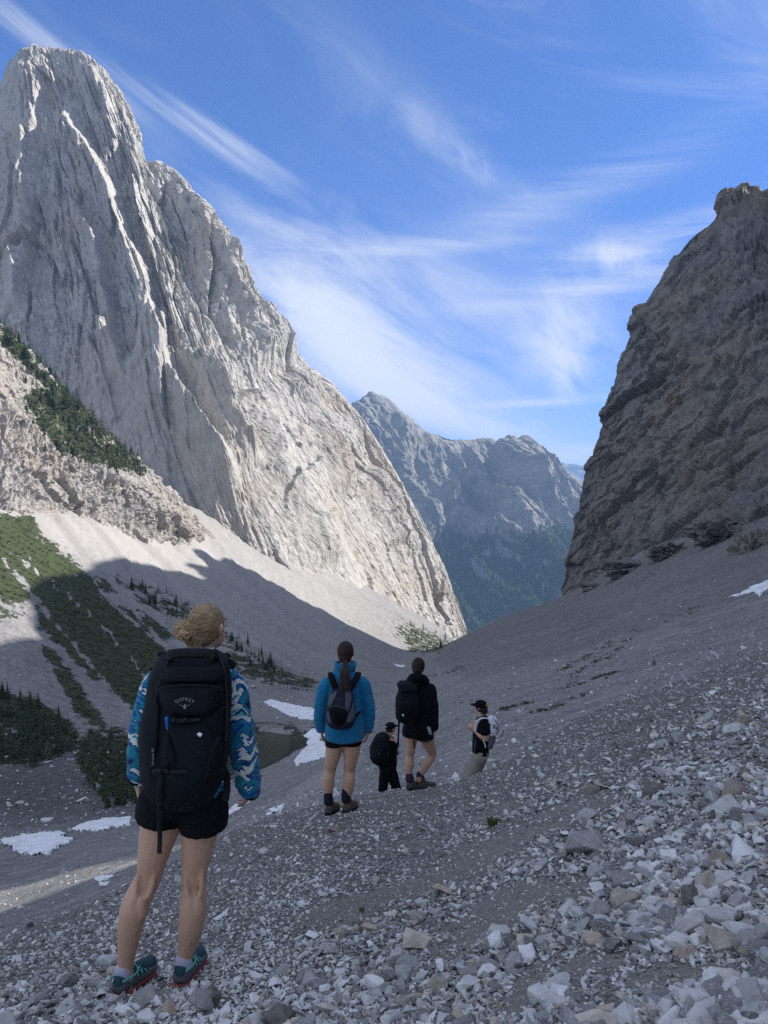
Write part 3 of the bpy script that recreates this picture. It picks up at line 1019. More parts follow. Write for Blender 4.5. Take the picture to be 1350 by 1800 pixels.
# --- the dark wall on the right, in shade; it goes on behind the viewer's right shoulder
cols = [
    [(986, 1032, 640), (988, 1040, 636), (990, 1046, 632), (990, 1052, 628), (990, 1060, 625)],
    [(992, 1020, 612), (994, 1030, 608), (996, 1040, 604), (998, 1048, 600), (1000, 1060, 596)],
    [(1020, 885, 604), (1022, 930, 598), (1022, 975, 590), (1024, 1015, 584), (1026, 1060, 575)],
    [(1042, 785, 600), (1048, 860, 588), (1052, 925, 572), (1056, 980, 556), (1060, 1050, 535)],
    [(1075, 690, 596), (1085, 780, 576), (1092, 860, 552), (1100, 935, 528), (1105, 1020, 500)],
    [(1098, 600, 592), (1115, 710, 564), (1130, 810, 535), (1145, 900, 505), (1155, 990, 468)],
    [(1150, 510, 584), (1170, 640, 548), (1185, 760, 512), (1200, 860, 475), (1215, 965, 430)],
    [(1203, 432, 574), (1222, 580, 530), (1238, 715, 488), (1252, 830, 445), (1268, 940, 390)],
    [(1247, 396, 560), (1270, 545, 512), (1290, 690, 465), (1305, 815, 418), (1320, 930, 352)],
    [(1268, 352, 551), (1300, 520, 495), (1335, 680, 440), (1362, 815, 388), (1385, 935, 318)],
    [(1315, 334, 540), (1375, 520, 475), (1430, 690, 410), (1475, 820, 350), (1510, 930, 280)],
    [(1375, 345, 522), (1470, 530, 445), (1560, 700, 375), (1630, 830, 312), (1690, 940, 240)],
]
net = []
for c in cols:
    q = at(*c[0])
    net.append([q + np.array([70.0, 26, -150]), q + np.array([16.0, 6, -18.0])] + c)
# the ridge beyond the frame: plan points, crest height, foot height
RIDGE = [((268, 455), 250, (150, 200), 10), ((268, 400), 256, (135, 150), 12), ((268, 362), 256, (120, 118), 11), ((270, 337), 222, (112, 100), 10),
         ((272, 312), 234, (105, 86), 10), ((280, 270), 244, (98, 60), 8), ((295, 215), 240, (92, 36), 6), ((304, 160), 236, (86, 0), 4),
         ((308, 132), 224, (82, -20), 2), ((309, 114), 199, (80, -32), 0), ((310, 100), 197, (80, -40), 0), ((312, 86), 198, (78, -52), -2), ((315, 64), 226, (78, -80), -6),
         ((320, 0), 250, (84, -160), -10), ((330, -110), 240, (100, -260), -20), ((340, -320), 200, (120, -420), -30)]
for (a, za, b, zb) in RIDGE:
    top = np.array([a[0], a[1], za], float)
    foot = np.array([b[0], b[1], zb - 45], float)
    col = [top + (foot - top) * t + np.array([0, 0, -(t * (1 - t)) * 30.0]) for t in (0, 0.25, 0.5, 0.75, 1.0)]
    net.append([top + np.array([120.0, 0, -150]), top + np.array([22.0, 0, -18.0])] + col)
uk = list(np.arange(12)) + list(11 + 0.55 * np.arange(1, len(RIDGE) + 1))
P = patch(net, 580, 290, uk)
nu, nv = P.shape[:2]
Q = P.reshape(-1, 3)
U = np.repeat(np.linspace(0, uk[-1], nu)[:, None], nv, 1).ravel()
Vv = np.repeat(np.linspace(0, 6, nv)[None, :], nu, 0).ravel()
sx, sy = screen(Q[:, 0], np.maximum(Q[:, 1], 1), Q[:, 2])
wq = Q + 3 * np.stack([gnoise(Q / 34 + 5), gnoise(Q / 34 + 15), gnoise(Q / 34 + 25)], 1)
# ledges climb to the right across this wall
al = np.array([0.25, -0.62, 0.55])
al /= np.linalg.norm(al)
st = wq - 0.60 * (wq @ al)[:, None] * al[None, :]
h = 0
for sc, amp, tl, off in ((50.0, 8.0, 0.5, 7), (23.0, 4.6, 0.6, 47), (10.5, 2.6, 0.6, 87), (4.8, 1.3, 0.6, 127)):
    f, e = facets(st / sc + off, tl)
    h = h + f * amp - 0.2 * amp * np.exp(-(e / 0.07) ** 2)
led = wq @ np.array([-0.25, 0.35, 0.9])
h += 4.0 * np.abs(((led / 52.0) + 0.6 * gnoise(Q / 60)) % 1.0 - 0.3)
h += fbm(Q / 60.0, 7, 0.58, ridged=True) * 6 + fbm(Q / 7.0, 4, 0.6, ridged=True) * 1.0
h -= h[U < 11].mean()
near_edge = smooth01((U + 0.5) / 4.0)
edge = smooth01((Vv - 1.4) / 1.0)
h *= (0.2 + 0.8 * near_edge) * (0.3 + 0.7 * edge) * (1 - 0.75 * smooth01((U - 11.3) / 1.2))
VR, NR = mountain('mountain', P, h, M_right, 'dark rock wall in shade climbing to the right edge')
# ------------------------------------------------------------------ the far mountain across the main valley
FAR_SKY = [(480, 800, 3500), (560, 752, 3560), (612, 716, 3600), (640, 701, 3640), (650, 692, 3650), (672, 702, 3670), (700, 724, 3700), (742, 756, 3800), (790, 770, 3950),
           (860, 773, 4000), (912, 781, 3950), (960, 812, 3900), (1000, 836, 3850), (1040, 858, 3800), (1120, 890, 3700), (1300, 930, 3600)]
net = []
for (px, py, d) in FAR_SKY:
    top = at(px, py, d)
    bot = at(px * 0.9 + 60, 1180, 2700)
    col = [top + np.array([0, 500.0, -420]), top + np.array([0, 110.0, -55]), top]
    for t in (0.2, 0.4, 0.6, 0.8, 1.0):
        q = top + (bot - top) * t
        q[2] -= 55 * math.sin(math.pi * t)
        col.append(q)
    net.append(col)
P = patch(net, 420, 310, [c[0] for c in FAR_SKY])
nu, nv = P.shape[:2]
Q = P.reshape(-1, 3)
sx, sy = screen(Q[:, 0], Q[:, 1], Q[:, 2])
Vv = np.repeat(np.linspace(0, 7, nv)[None, :], nu, 0).ravel()
lines = [
    ([(880, 792), (892, 812), (908, 835), (930, 862), (928, 930), (955, 1000), (990, 1060), (1020, 1110)], 210, 95, 95),
    ([(652, 696), (690, 750), (715, 820), (745, 890), (770, 960)], 95, 34, 20),
    ([(700, 724), (745, 790), (775, 850), (800, 900)], 60, 22, 18),
    ([(742, 756), (775, 810), (800, 860)], 45, 18, 14),
    ([(790, 770), (812, 820), (826, 880)], 40, 16, 14),
    ([(830, 772), (842, 820), (850, 860)], 30, 14, 12),
    ([(960, 812), (990, 850), (1015, 870), (1030, 900), (1040, 960)], 55, 25, 25),
    ([(975, 880), (1000, 930), (1010, 980)], 50, 20, 16),
    ([(930, 862), (905, 900), (870, 950), (850, 1010)], 60, 24, 24),
    ([(620, 710), (640, 800), (660, 900)], 60, 24, 18),
]
h = ribs(sx + 7 * fbm(np.stack([sx / 30, sy / 40, sx * 0], 1), 4), sy, lines)
S = np.stack([Q[:, 0] + 0.22 * (Q[:, 1] - 3500) + 0.35 * Q[:, 2], Q[:, 1] * 0.3 + Q[:, 2], Q[:, 0] * 0], 1)
S += np.stack([gnoise(S / 220), gnoise(S / 220 + 7), S[:, 2]], 1) * 22
for sc, el, amp, off in ((210, 3.6, 95.0, 3.5), (88, 3.4, 46.0, 13.5), (38, 3.0, 19.0, 23.5), (16, 2.5, 8.0, 33.5)):
    g_ = gnoise(np.stack([S[:, 0] / sc, S[:, 1] / (sc * el), S[:, 2] + off], 1))
    h += amp * (0.5 - 1.5 * np.abs(g_))
for sc, el, amp, off in ((60, 2.5, 9.0, 20.5), (24, 2.0, 5.0, 40.5)):
    f, e = facets(np.stack([S[:, 0] / sc, S[:, 1] / (sc * el), S[:, 2] + off], 1), 0.55)
    h += f * amp
h -= h.mean()
h *= 0.28 + 0.72 * smooth01((Vv - 1.8) / 0.9)
N = grid_normals(P)
V = (P + N * h.reshape(nu, nv, 1))
vz = V[..., 2].ravel()
vx, vy = screen(V[..., 0].ravel(), V[..., 1].ravel(), vz)
NN = grid_normals(V).reshape(-1, 3)
tree_line = smooth01((915 + 55 * fbm(V.reshape(-1, 3) / 260, 4) - vy) / -60.0)
tree_line *= 1 - 0.9 * soft_poly(vx, vy, [(925, 862), (960, 870), (1025, 910), (1020, 945), (985, 935), (950, 950), (920, 945), (880, 955), (850, 940), (900, 900)], 22) * smooth01(0.6 + fbm(V.reshape(-1, 3) / 90 + 3, 4))
tree_line *= smooth01((np.abs(NN[:, 2]) - 0.12) / 0.18)


def mat_far():
    m, n = material('far limestone slopes')
    p = n.pos()
    a = n.noise(p, 0.0045, 8, 0.6)
    b = n.noise(p, 0.03, 8, 0.65)
    st = n.noise(n.mapping(p, scale=(1, 1, 0.16), rot=(0, math.radians(12), 0)), 0.022, 6, 0.65)
    col = n.ramp(b, [(0.3, (0.15, 0.145, 0.14)), (0.5, (0.215, 0.205, 0.19)), (0.7, (0.31, 0.295, 0.27))])
    col = n.mix(n.mapr(a, 0.42, 0.62, 0, 0.7), col, (0.22, 0.20, 0.155))
    col = n.mix(n.mapr(st, 0.50, 0.68, 0, 0.7), col, (0.12, 0.118, 0.12))
    bed = n.noise(n.mapping(p, scale=(0.25, 0.25, 2.2), rot=(0, math.radians(-38), 0)), 0.012, 5, 0.6)
    col = n.mix(n.mapr(bed, 0.52, 0.62, 0, 0.6), col, (0.30, 0.285, 0.255))
    snow = n.noise(p, 0.02, 6, 0.7)
    g = n.attr('veg')
    vn = n.noise(p, 0.05, 6, 0.7)
    gm = n.mapr(n.math('ADD', g, n.math('MULTIPLY', n.math('SUBTRACT', vn, 0.5), 1.0)), 0.40, 0.58)
    green = n.mix(n.noise(p, 0.09, 5, 0.75), (0.010, 0.018, 0.010), (0.03, 0.045, 0.022))
    col = n.mix(gm, col, green)
    finish(n, col, 0.95, n.bump(n.math('ADD', n.math('MULTIPLY', b, 20.0), n.math('MULTIPLY', st, 9.0)), 0.8, 1.0), spec=0.1)
    return m


me = raw_mesh('mountain', V.reshape(-1, 3), grid_faces(nu, nv), False, mat_far())
add_attr(me, 'veg', tree_line)
tag(link('mountain', me), 'far mountain with grey ridge and forested lower flank', None, kind='structure')


# conifers, built as trunk plus ragged tiers of branches
def mat_leaf(name, a, b):
    m, n = material(name)
    oi = n.node('ShaderNodeObjectInfo')
    p = n.pos()
    c = n.mix(n.noise(p, 1.3, 3, 0.6), a, b)
    c = n.mix(n.math('MULTIPLY', oi.outputs['Random'], 0.35), c, (a[0] * 1.4, a[1] * 1.25, a[2] * 1.0))
    finish(n, c, 0.75, spec=0.15)
    return m


M_needle = mat_leaf('conifer needles', (0.020, 0.036, 0.016), (0.060, 0.085, 0.030))
M_farneedle = mat_leaf('far conifer needles', (0.035, 0.055, 0.026), (0.085, 0.115, 0.050))
M_shrub = mat_leaf('dwarf pine needles', (0.032, 0.046, 0.020), (0.085, 0.105, 0.044))
mb_, nb_ = material('conifer bark')
finish(nb_, (0.09, 0.07, 0.055), 0.95)
M_bark = mb_


def conifer_arrays(seed, tiers=15, per=9, height=1.0, spread=0.17):
    """crown of a unit-height conifer: drooping branch fans, ragged outline"""
    r = random.Random(seed)
    V, T = [], []
    for k in range(tiers):
        f = k / (tiers - 1)
        z = 0.10 + 0.88 * f
        rad = spread * (1 - f) ** 0.85 * r.uniform(0.75, 1.15) + 0.012
        n = max(4, int(per * (1 - 0.45 * f)))
        a0 = r.uniform(0, 6.28)
        for j in range(n):
            if r.random() < 0.12:
                continue
            a = a0 + 6.283 * j / n + r.uniform(-0.3, 0.3)
            L = rad * r.uniform(0.6, 1.2)
            wd = L * r.uniform(0.38, 0.6) + 0.006
            dz = -L * r.uniform(0.15, 0.6)
            ca, sa = math.cos(a), math.sin(a)
            b = len(V)
            up = 0.055 * (1 - 0.5 * f)
            V += [(0.004 * ca, 0.004 * sa, z + up), (L * 0.6 * ca - wd * sa, L * 0.6 * sa + wd * ca, z + dz * 0.5),
                  (L * ca, L * sa, z + dz), (L * 0.6 * ca + wd * sa, L * 0.6 * sa - wd * ca, z + dz * 0.5 - 0.012)]
            T += [(b, b + 1, b + 2), (b, b + 2, b + 3)]
    b = len(V)
    V += [(0.012, 0, 0.93), (-0.008, 0.01, 0.93), (-0.008, -0.01, 0.93), (0, 0, 1.03)]
    T += [(b, b + 1, b + 3), (b + 1, b + 2, b + 3), (b + 2, b, b + 3)]
    return np.array(V) * height, np.array(T)


def trunk_arrays():
    V, T = [], []
    for z, r in ((-0.06, 0.022), (0.35, 0.013), (0.9, 0.004)):
        for k in range(5):
            a = 6.283 * k / 5
            V.append((r * math.cos(a), r * math.sin(a), z))
    for s in range(2):
        for k in range(5):
            a, b = s * 5 + k, s * 5 + (k + 1) % 5
            T += [(a, b, b + 5), (a, b + 5, a + 5)]
    return np.array(V), np.array(T)


crowns = []
for s in range(7):
    v, t = conifer_arrays(40 + s, tiers=13 + s % 4, spread=0.13 + 0.022 * (s % 4))
    crowns.append(raw_mesh('crown', v, t, False, M_needle))
tv, tt_ = trunk_arrays()
me_trunk = raw_mesh('trunk', tv, tt_, True, M_bark)


def joined(name, protos, pos, scale, rotz, mat, tilt=None, tint=None, squash=None, smooth=False):
    """many copies of small prototypes as one mesh of stuff"""
    pos = np.asarray(pos, float)
    pick = rng.integers(0, len(protos), len(pos))
    VV, TT, TI = [], [], []
    off = 0
    for k, (v, t) in enumerate(protos):
        idx = np.nonzero(pick == k)[0]
        if not len(idx):
            continue
        c, s = np.cos(rotz[idx]), np.sin(rotz[idx])
        sc = scale[idx] if scale.ndim == 2 else np.repeat(scale[idx][:, None], 3, 1)
        L = v[None] * sc[:, None, :]
        if tilt is not None:
            R = tilt[idx]
            L = np.einsum('nij,nkj->nki', R, L)
        else:
            x = L[..., 0] * c[:, None] - L[..., 1] * s[:, None]
            y = L[..., 0] * s[:, None] + L[..., 1] * c[:, None]
            L = np.stack([x, y, L[..., 2]], -1)
        L = L + pos[idx][:, None, :]
        VV.append(L.reshape(-1, 3))
        TT.append((t[None] + (np.arange(len(idx)) * len(v))[:, None, None] + off).reshape(-1, 3))
        off += len(idx) * len(v)
        if tint is not None:
            TI.append(np.repeat(tint[idx], len(v)))
    me = raw_mesh(name, np.concatenate(VV), np.concatenate(TT), smooth, mat)
    if tint is not None:
        add_attr(me, 'tint', np.concatenate(TI))
    return me


# the forest on the far mountain: a mass of spires
cone = []
for s in range(3):
    r = random.Random(90 + s)
    v, t = [], []
    for z0, rr, z1 in ((0.0, 0.20, 0.62), (0.35, 0.13, 1.0)):
        b = len(v)
        a0 = r.uniform(0, 6.28)
        v += [(rr * r.uniform(.7, 1.2) * math.cos(a0 + 2.094 * k), rr * r.uniform(.7, 1.2) * math.sin(a0 + 2.094 * k), z0 + r.uniform(-.06, .06)) for k in range(3)] + [(0, 0, z1)]
        t += [(b, b + 1, b + 3), (b + 1, b + 2, b + 3), (b + 2, b, b + 3)]
    cone.append((np.array(v), np.array(t)))
Vf = V.reshape(-1, 3)
wgt = tree_line * (vy > 780) * (vx > 560) * (vx < 1080) * (vy < 1165)
wgt = wgt * (0.25 + smooth01(0.5 + 1.2 * fbm(Vf / 120 + 9, 3)))
sel = rng.choice(len(Vf), 42000, p=wgt / wgt.sum())
hh = rng.uniform(14, 30, len(sel)) * (1 - 0.35 * smooth01((960 - vy[sel]) / 100))
jit = rng.normal(size=(len(sel), 3)) * np.array([3.0, 3.0, 0])
me = joined('forest', cone, Vf[sel] + jit - np.array([0, 0, 1.5]), np.stack([hh * 1.1, hh * 1.1, hh], 1), rng.uniform(0, 6.28, len(sel)), M_farneedle)
tag(link('forest', me), 'dark conifer forest covering the far mountain flank', None, kind='stuff')

# faint blue ridges on the horizon
ridge_net = []
for px, py in [(300, 870), (500, 860), (700, 850), (850, 838), (940, 836), (975, 828), (990, 821), (1002, 824), (1006, 821), (1040, 822), (1070, 830), (1200, 826), (1400, 842), (1700, 860), (2200, 870)]:
    top = at(px, py, 11500)
    ridge_net.append([top + np.array([0, 900.0, -700]), top + np.array([0, 200.0, -40]), top, top + np.array([0, -60.0, -120]), top + np.array([0, -900.0, -700]), top + np.array([0, -2500.0, -1300])])
P = patch(ridge_net, 260, 60)
Q = P.reshape(-1, 3)
h = fbm(Q / 500, 5, 0.55, ridged=True) * 60
mo, no = material('distant ridge rock')
finish(no, no.mix(no.noise(no.pos(), 0.003, 5, 0.6), (0.13, 0.13, 0.12), (0.22, 0.215, 0.20)), 0.95)
V = P + grid_normals(P) * (h.reshape(260, 60, 1) * smooth01(np.linspace(-0.2, 3, 60))[None, :, None])
me = raw_mesh('distant_hills', V.reshape(-1, 3), grid_faces(260, 60), False, mo)
tag(link('distant_hills', me), 'faint blue flat-topped hills on the horizon', None, kind='structure')
# floor of the main valley far below, out to the horizon
me = raw_mesh('plain', np.array([(-15000, 1200, -640), (15000, 1200, -640), (15000, 15000, -640), (-15000, 15000, -640.0)]), np.array([[0, 1, 2, 3]]), False, M_farneedle)
tag(link('plain', me), 'wooded floor of the main valley far below', None, kind='structure')

# ------------------------------------------------------------------ dropping things onto the ground
MX, MY, MV = MIDGRID


def ray_mid(px, py, d0=14, d1=1080, n=900):
    """first point of the basin ground seen at photo pixel(s) (px, py)"""
    d = np.exp(np.linspace(math.log(d0), math.log(d1), n))
    out = []
    for a, b in zip(np.atleast_1d(px), np.atleast_1d(py)):
        X_ = (a - 675) / F * d
        Zg = ground_mid(X_, d)
        zr = -(b - 900) / F * d
        hit = np.nonzero(Zg > zr)[0]
        if len(hit):
            k = hit[0]
            if k > 0:
                g0, g1 = Zg[k - 1] - zr[k - 1], Zg[k] - zr[k]
                t = g0 / (g0 - g1 + 1e-9)
                dd = d[k - 1] + (d[k] - d[k - 1]) * t
            else:
                dd = d[k]
            xx = (a - 675) / F * dd
            out.append((xx, dd, float(ground_mid(xx, dd)[0])))
        else:
            out.append((np.nan, np.nan, np.nan))
    return np.array(out)


def mat_snow():
    m, n = material('old snow')
    p = n.pos()
    c = n.mix(n.mapr(n.noise(p, 0.5, 7, 0.75), 0.34, 0.52), (0.50, 0.485, 0.46), (0.86, 0.86, 0.86))
    b = n.math('ADD', n.math('MULTIPLY', n.noise(p, 1.2, 5, 0.6), 0.6), n.math('MULTIPLY', n.voro(p, 1.6), 0.25))
    finish(n, c, 0.6, n.bump(b, 0.5, 0.6), spec=0.3)
    return m


M_snow = mat_snow()


def snow_patch(label, poly, thick=0.35, rag=4.0, d0=14, holes=0.0):
    xs = [a for a, b in poly]
    ys = [b for a, b in poly]
    gx = np.arange(min(xs) - 2, max(xs) + 2.1, max(0.8, (max(xs) - min(xs)) / 110))
    gy = np.arange(min(ys) - 2, max(ys) + 2.1, 0.7)
    d = np.exp(np.linspace(math.log(d0), math.log(900), 1500))
    idx = -np.ones((len(gx), len(gy)), int)
    pts = []
    G1, G2 = np.meshgrid(gx, gy, indexing='ij')
    f1, f2 = G1.ravel(), G2.ravel()
    dist, s, a = poly_dist(f1, f2, poly + [poly[0]])
    ins = in_poly(f1, f2, poly)
    sd = np.where(ins, dist, -dist) + rag * 0.9 * fbm(np.stack([f1 / 12, f2 / 5, f1 * 0 + xs[0]], 1), 4, 0.6)
    if holes:
        sd -= holes * smooth01((fbm(np.stack([f1 / 9, f2 / 4, f1 * 0 + 7], 1), 3, 0.6) - 0.1) / 0.2) * 6
    sd = sd.reshape(len(gx), len(gy))
    for i, px in enumerate(gx):
        X_ = (px - 675) / F * d
        Zg = ground_mid(X_, d)
        pyg = -Zg / d * F + 900
        mn = np.minimum.accumulate(pyg)
        for j, py in enumerate(gy):
            if sd[i, j] < -0.8:
                continue
            k = np.searchsorted(-mn, -py)
            if k <= 0 or k >= len(d):
                continue
            t = (mn[k - 1] - py) / (mn[k - 1] - mn[k] + 1e-9)
            dd = d[k - 1] + (d[k] - d[k - 1]) * np.clip(t, 0, 1)
            idx[i, j] = len(pts)
            pts.append(((px - 675) / F * dd, dd, 0.0, sd[i, j]))
    pts = np.array(pts)
    zz = ground_mid(pts[:, 0], pts[:, 1])
    lift = thick * smooth01((pts[:, 3] + 0.8) / 2.2) - 0.06
    v = np.stack([pts[:, 0], pts[:, 1], zz + lift + 0.05], 1)
    fc = []
    for i in range(len(gx) - 1):
        for j in range(len(gy) - 1):
            q = (idx[i, j], idx[i + 1, j], idx[i + 1, j + 1], idx[i, j + 1])
            if min(q) >= 0:
                fc.append(q)
    me = raw_mesh('snow_patch', v, np.array(fc), True, M_snow)
    return tag(link('snow_patch', me), label, 'snow patch', 'old snow patches on the scree and valley floor')


snow_patch('long tapering snow patch on the grey scree just above the pond', [(462, 1233), (476, 1230), (505, 1237), (556, 1247), (556, 1266), (528, 1264), (500, 1254), (480, 1243)], d0=100)
snow_patch('hooked snow bank reaching down to the right shore of the pond', [(548, 1282), (562, 1282), (572, 1292), (560, 1303), (604, 1316), (600, 1322), (575, 1331), (545, 1338), (520, 1346), (517, 1338), (530, 1322), (542, 1310), (530, 1304), (534, 1294)], d0=80)
snow_patch('thin strip of snow below the pond, beside the nearest hiker\'s right hand', [(392, 1432), (414, 1413), (440, 1402), (440, 1408), (418, 1424), (404, 1431)], d0=40, thick=0.12, rag=2)
snow_patch('small wedge of snow on the scree left of the blue fleece hiker\'s legs', [(468, 1432), (474, 1422), (500, 1413), (498, 1419), (482, 1431)], d0=30, thick=0.09, rag=2)
snow_patch('ragged snow patch on the valley floor close behind the nearest hiker\'s legs', [(122, 1460), (142, 1450), (180, 1440), (230, 1437), (228, 1450), (195, 1456), (160, 1462)], d0=60, rag=5)
snow_patch('widest snow patch on the dark valley floor at the left edge', [(-10, 1480), (40, 1468), (100, 1462), (118, 1466), (112, 1474), (134, 1474), (112, 1484), (84, 1503), (36, 1503), (20, 1492)], d0=60, rag=6, holes=0.5)
snow_patch('broken little snow remnant on the grey slope left of the bare legs', [(164, 1545), (176, 1540), (200, 1538), (196, 1543), (176, 1550)], d0=40, rag=4, thick=0.1)
snow_patch('tiny flat snow remnant beside the larger broken one on the slope', [(172, 1552), (192, 1550), (188, 1555), (176, 1556)], d0=40, rag=2, thick=0.1)
snow_patch('tiny snow remnant far down the valley between two hikers\' heads', [(692, 1167), (704, 1169), (712, 1169), (708, 1173), (698, 1171)], d0=300, rag=1.5)
snow_patch('forked snow patch below the dark crag at the right edge', [(1282, 1049), (1300, 1044), (1318, 1033), (1352, 1020), (1356, 1030), (1340, 1042), (1336, 1050), (1326, 1040), (1310, 1044), (1296, 1048)], d0=100, rag=3)

# ------------------------------------------------------------------ conifers one by one
TREES = []      # (x, y, z, height, stand)


def scatter_on(points, sx_, sy_, poly, n, h0, h1, stand, extra=None, dmin=0):
    m = in_poly(sx_, sy_, poly) & (points[:, 1] > dmin)
    if extra is not None:
        m &= extra
    ids = np.nonzero(m)[0]
    pick = rng.choice(ids, n)
    for k in pick:
        p = points[k]
        TREES.append((p[0] + rng.uniform(-.5, .5), p[1] + rng.uniform(-.5, .5), p[2] - 0.25, rng.uniform(h0, h1) * (0.75 + 0.5 * rng.random()), stand))


SX, SY, SV, SVV = SPUR
ssx, ssy = screen(SV[:, 0], SV[:, 1], SV[:, 2])
STANDS = {
    'crest': 'dark green conifer on the sloping crest of the rock spur below the pale wall',
    'ledge': 'conifer in the wooded ledge above the fluted cliffs of the spur',
    'talus': 'conifer in the row running down the shaded talus behind the nearest hiker\'s head',
    'valley': 'dark conifer in the shaded grove on the valley floor at far left',
    'lower': 'dark conifer just left of the nearest hiker\'s backpack and shorts',
    'notch': 'sunlit conifer in the cluster at the foot of the pale wall by the notch',
    'single': 'lone tall conifer standing on the shaded talus right of the nearest hiker',
    'shore': 'small conifer on the bank above the long snow patch',
}
crest = (SVV > 1.7) & (SVV < 3.1)
scatter_on(SV, ssx, ssy, [(-60, 520), (0, 545), (120, 670), (270, 820), (255, 850), (100, 730), (-10, 620), (-60, 600)], 150, 4.2, 7.0, 'crest', crest)
scatter_on(SV, ssx, ssy, [(40, 690), (110, 680), (180, 740), (250, 815), (255, 845), (170, 835), (100, 815), (60, 780)], 190, 3.8, 7.2, 'ledge', SVV < 4.6)
scatter_on(SV, ssx, ssy, [(200, 830), (320, 890), (330, 930), (230, 900)], 22, 2.5, 4.5, 'ledge')
scatter_on(MV, MX, MY, [(225, 1022), (245, 1020), (330, 1060), (420, 1115), (500, 1178), (480, 1190), (400, 1150), (300, 1095), (240, 1050)], 110, 2.8, 6.0, 'talus', dmin=250)
scatter_on(MV, MX, MY, [(-90, 1225), (40, 1225), (100, 1255), (130, 1310), (90, 1340), (-90, 1340)], 150, 3.0, 5.4, 'valley', dmin=150)
scatter_on(MV, MX, MY, [(165, 1290), (235, 1300), (255, 1410), (190, 1425), (150, 1340)], 70, 2.0, 4.2, 'lower', dmin=110)
scatter_on(MV, MX, MY, [(695, 1090), (740, 1100), (790, 1122), (775, 1140), (735, 1150), (712, 1135)], 80, 3.5, 7.5, 'notch', dmin=500)
scatter_on(MV, MX, MY, [(470, 1195), (560, 1215), (552, 1225), (480, 1212)], 16, 1.5, 3.2, 'shore', dmin=200)
p = ray_mid(475, 1172)[0]
TREES.append((p[0], p[1], p[2] - 0.2, 7.5, 'single'))
TREES.sort(key=lambda t: -t[3] / t[1])
proto_tree = None
for i, (x, y, z, hgt, stand) in enumerate(TREES[:295]):
    o = bpy.data.objects.new('pine_tree', None)
    C.objects.link(o)
    o.empty_display_size = 0.1
    o.location = (x, y, z)
    wd = rng.uniform(0.9, 1.7)
    o.scale = (hgt * wd, hgt * wd, hgt)
    o.rotation_euler = (0, 0, rng.uniform(0, 6.28))
    tag(o, STANDS[stand], 'conifer', 'conifers: ' + stand + ' stand')
    c = link('crown', crowns[i % 7], o)
    t = link('trunk', me_trunk, o)
rest = TREES[295:]
cone2 = [conifer_arrays(70 + s, tiers=8, per=6, spread=0.17) for s in range(4)]
pos = np.array([(t[0], t[1], t[2]) for t in rest])
hh = np.array([t[3] for t in rest])
me = joined('conifer_stand', cone2, pos, np.stack([hh, hh, hh], 1), rng.uniform(0, 6.28, len(rest)), M_needle)
tag(link('conifer_stand', me), 'smaller conifers filling the far stands on ledge, talus and valley floor', None, kind='stuff')

# dwarf pine and low shrubs hugging the slopes
bush = []
for s in range(4):
    r = random.Random(s)
    v, t = [], []
    for k in range(11):
        a, b = r.uniform(0, 6.28), r.uniform(0.1, 1.1)
        c = Vector((math.cos(a) * math.cos(b) * r.uniform(.2, 1), math.sin(a) * math.cos(b) * r.uniform(.2, 1), math.sin(b) * 0.55))
        q0 = len(v)
        for j in range(3):
            v.append(tuple(c + Vector((r.uniform(-.5, .5), r.uniform(-.5, .5), r.uniform(-.25, .35)))))
        t.append((q0, q0 + 1, q0 + 2))
    bush.append((np.array(v), np.array(t)))
pm = veg_mid = None
vm = bpy.data.objects['valley_ground'].data.attributes['veg'].data
vals = np.zeros(len(vm), np.float32)
vm.foreach_get('value', vals)
noisev = fbm(MV / 7.0, 4, 0.6)
clump = vals + 0.9 * noisev
ok = (clump > 0.55) & (MV[:, 1] > 110) & (vals > 0.2)
ids = np.nonzero(ok)[0]
sel = rng.choice(ids, min(12000, len(ids)), replace=False)
vs_ = bpy.data.objects['rock_spur'].data.attributes['veg'].data
vals2 = np.zeros(len(vs_), np.float32)
vs_.foreach_get('value', vals2)
ids2 = np.nonzero((vals2 + 0.5 * fbm(SV / 8.0, 4, 0.6) * 2 > 0.6) & (vals2 > 0.2))[0]
sel2 = rng.choice(ids2, min(4500, len(ids2)), replace=False)
right_lines = [[(1005, 1190), (1040, 1168), (1095, 1138)], [(985, 1180), (1060, 1140), (1110, 1125)], [(880, 1250), (930, 1232), (1010, 1205), (1100, 1180)], [(905, 1272), (960, 1250), (1060, 1215)],
               [(1110, 1108), (1180, 1090), (1260, 1060)], [(800, 1235), (850, 1222), (900, 1205)], [(640, 1290), (700, 1265), (760, 1240)], [(1080, 1045), (1150, 1010)], [(760, 1190), (830, 1170)]]
near_line = np.zeros(len(MV))
front_ = (MY > 1000) & (MX > 600) & (MV[:, 1] > 40) & (MV[:, 1] < 420)
fi = np.nonzero(front_)[0]
for ln_ in right_lines:
    dq, s_, a_ = poly_dist(MX[fi] , MY[fi] + 5 * gnoise(np.stack([MX[fi] / 20, MY[fi] / 20, MX[fi] * 0], 1)), ln_)
    near_line[fi] = np.maximum(near_line[fi], np.exp(-(dq / 3.2) ** 2))
near_line *= smooth01(fbm(MV / 5.0 + 3, 3) * 3)
sel3 = rng.choice(len(MV), 420, p=near_line / near_line.sum())
pos3 = MV[sel3]
pos = np.concatenate([MV[sel], SV[sel2]])
pos[:, :2] += rng.normal(size=(len(pos), 2)) * 0.6
sc = rng.uniform(0.5, 1.35, len(pos)) * (0.6 + pos[:, 1] / 700)
pos = np.concatenate([pos, pos3])
sc = np.concatenate([sc, 0.16 + pos3[:, 1] / 560.0])
me = joined('shrubs', bush, pos, np.stack([sc, sc, sc * 0.8], 1), rng.uniform(0, 6.28, len(pos)), M_shrub)
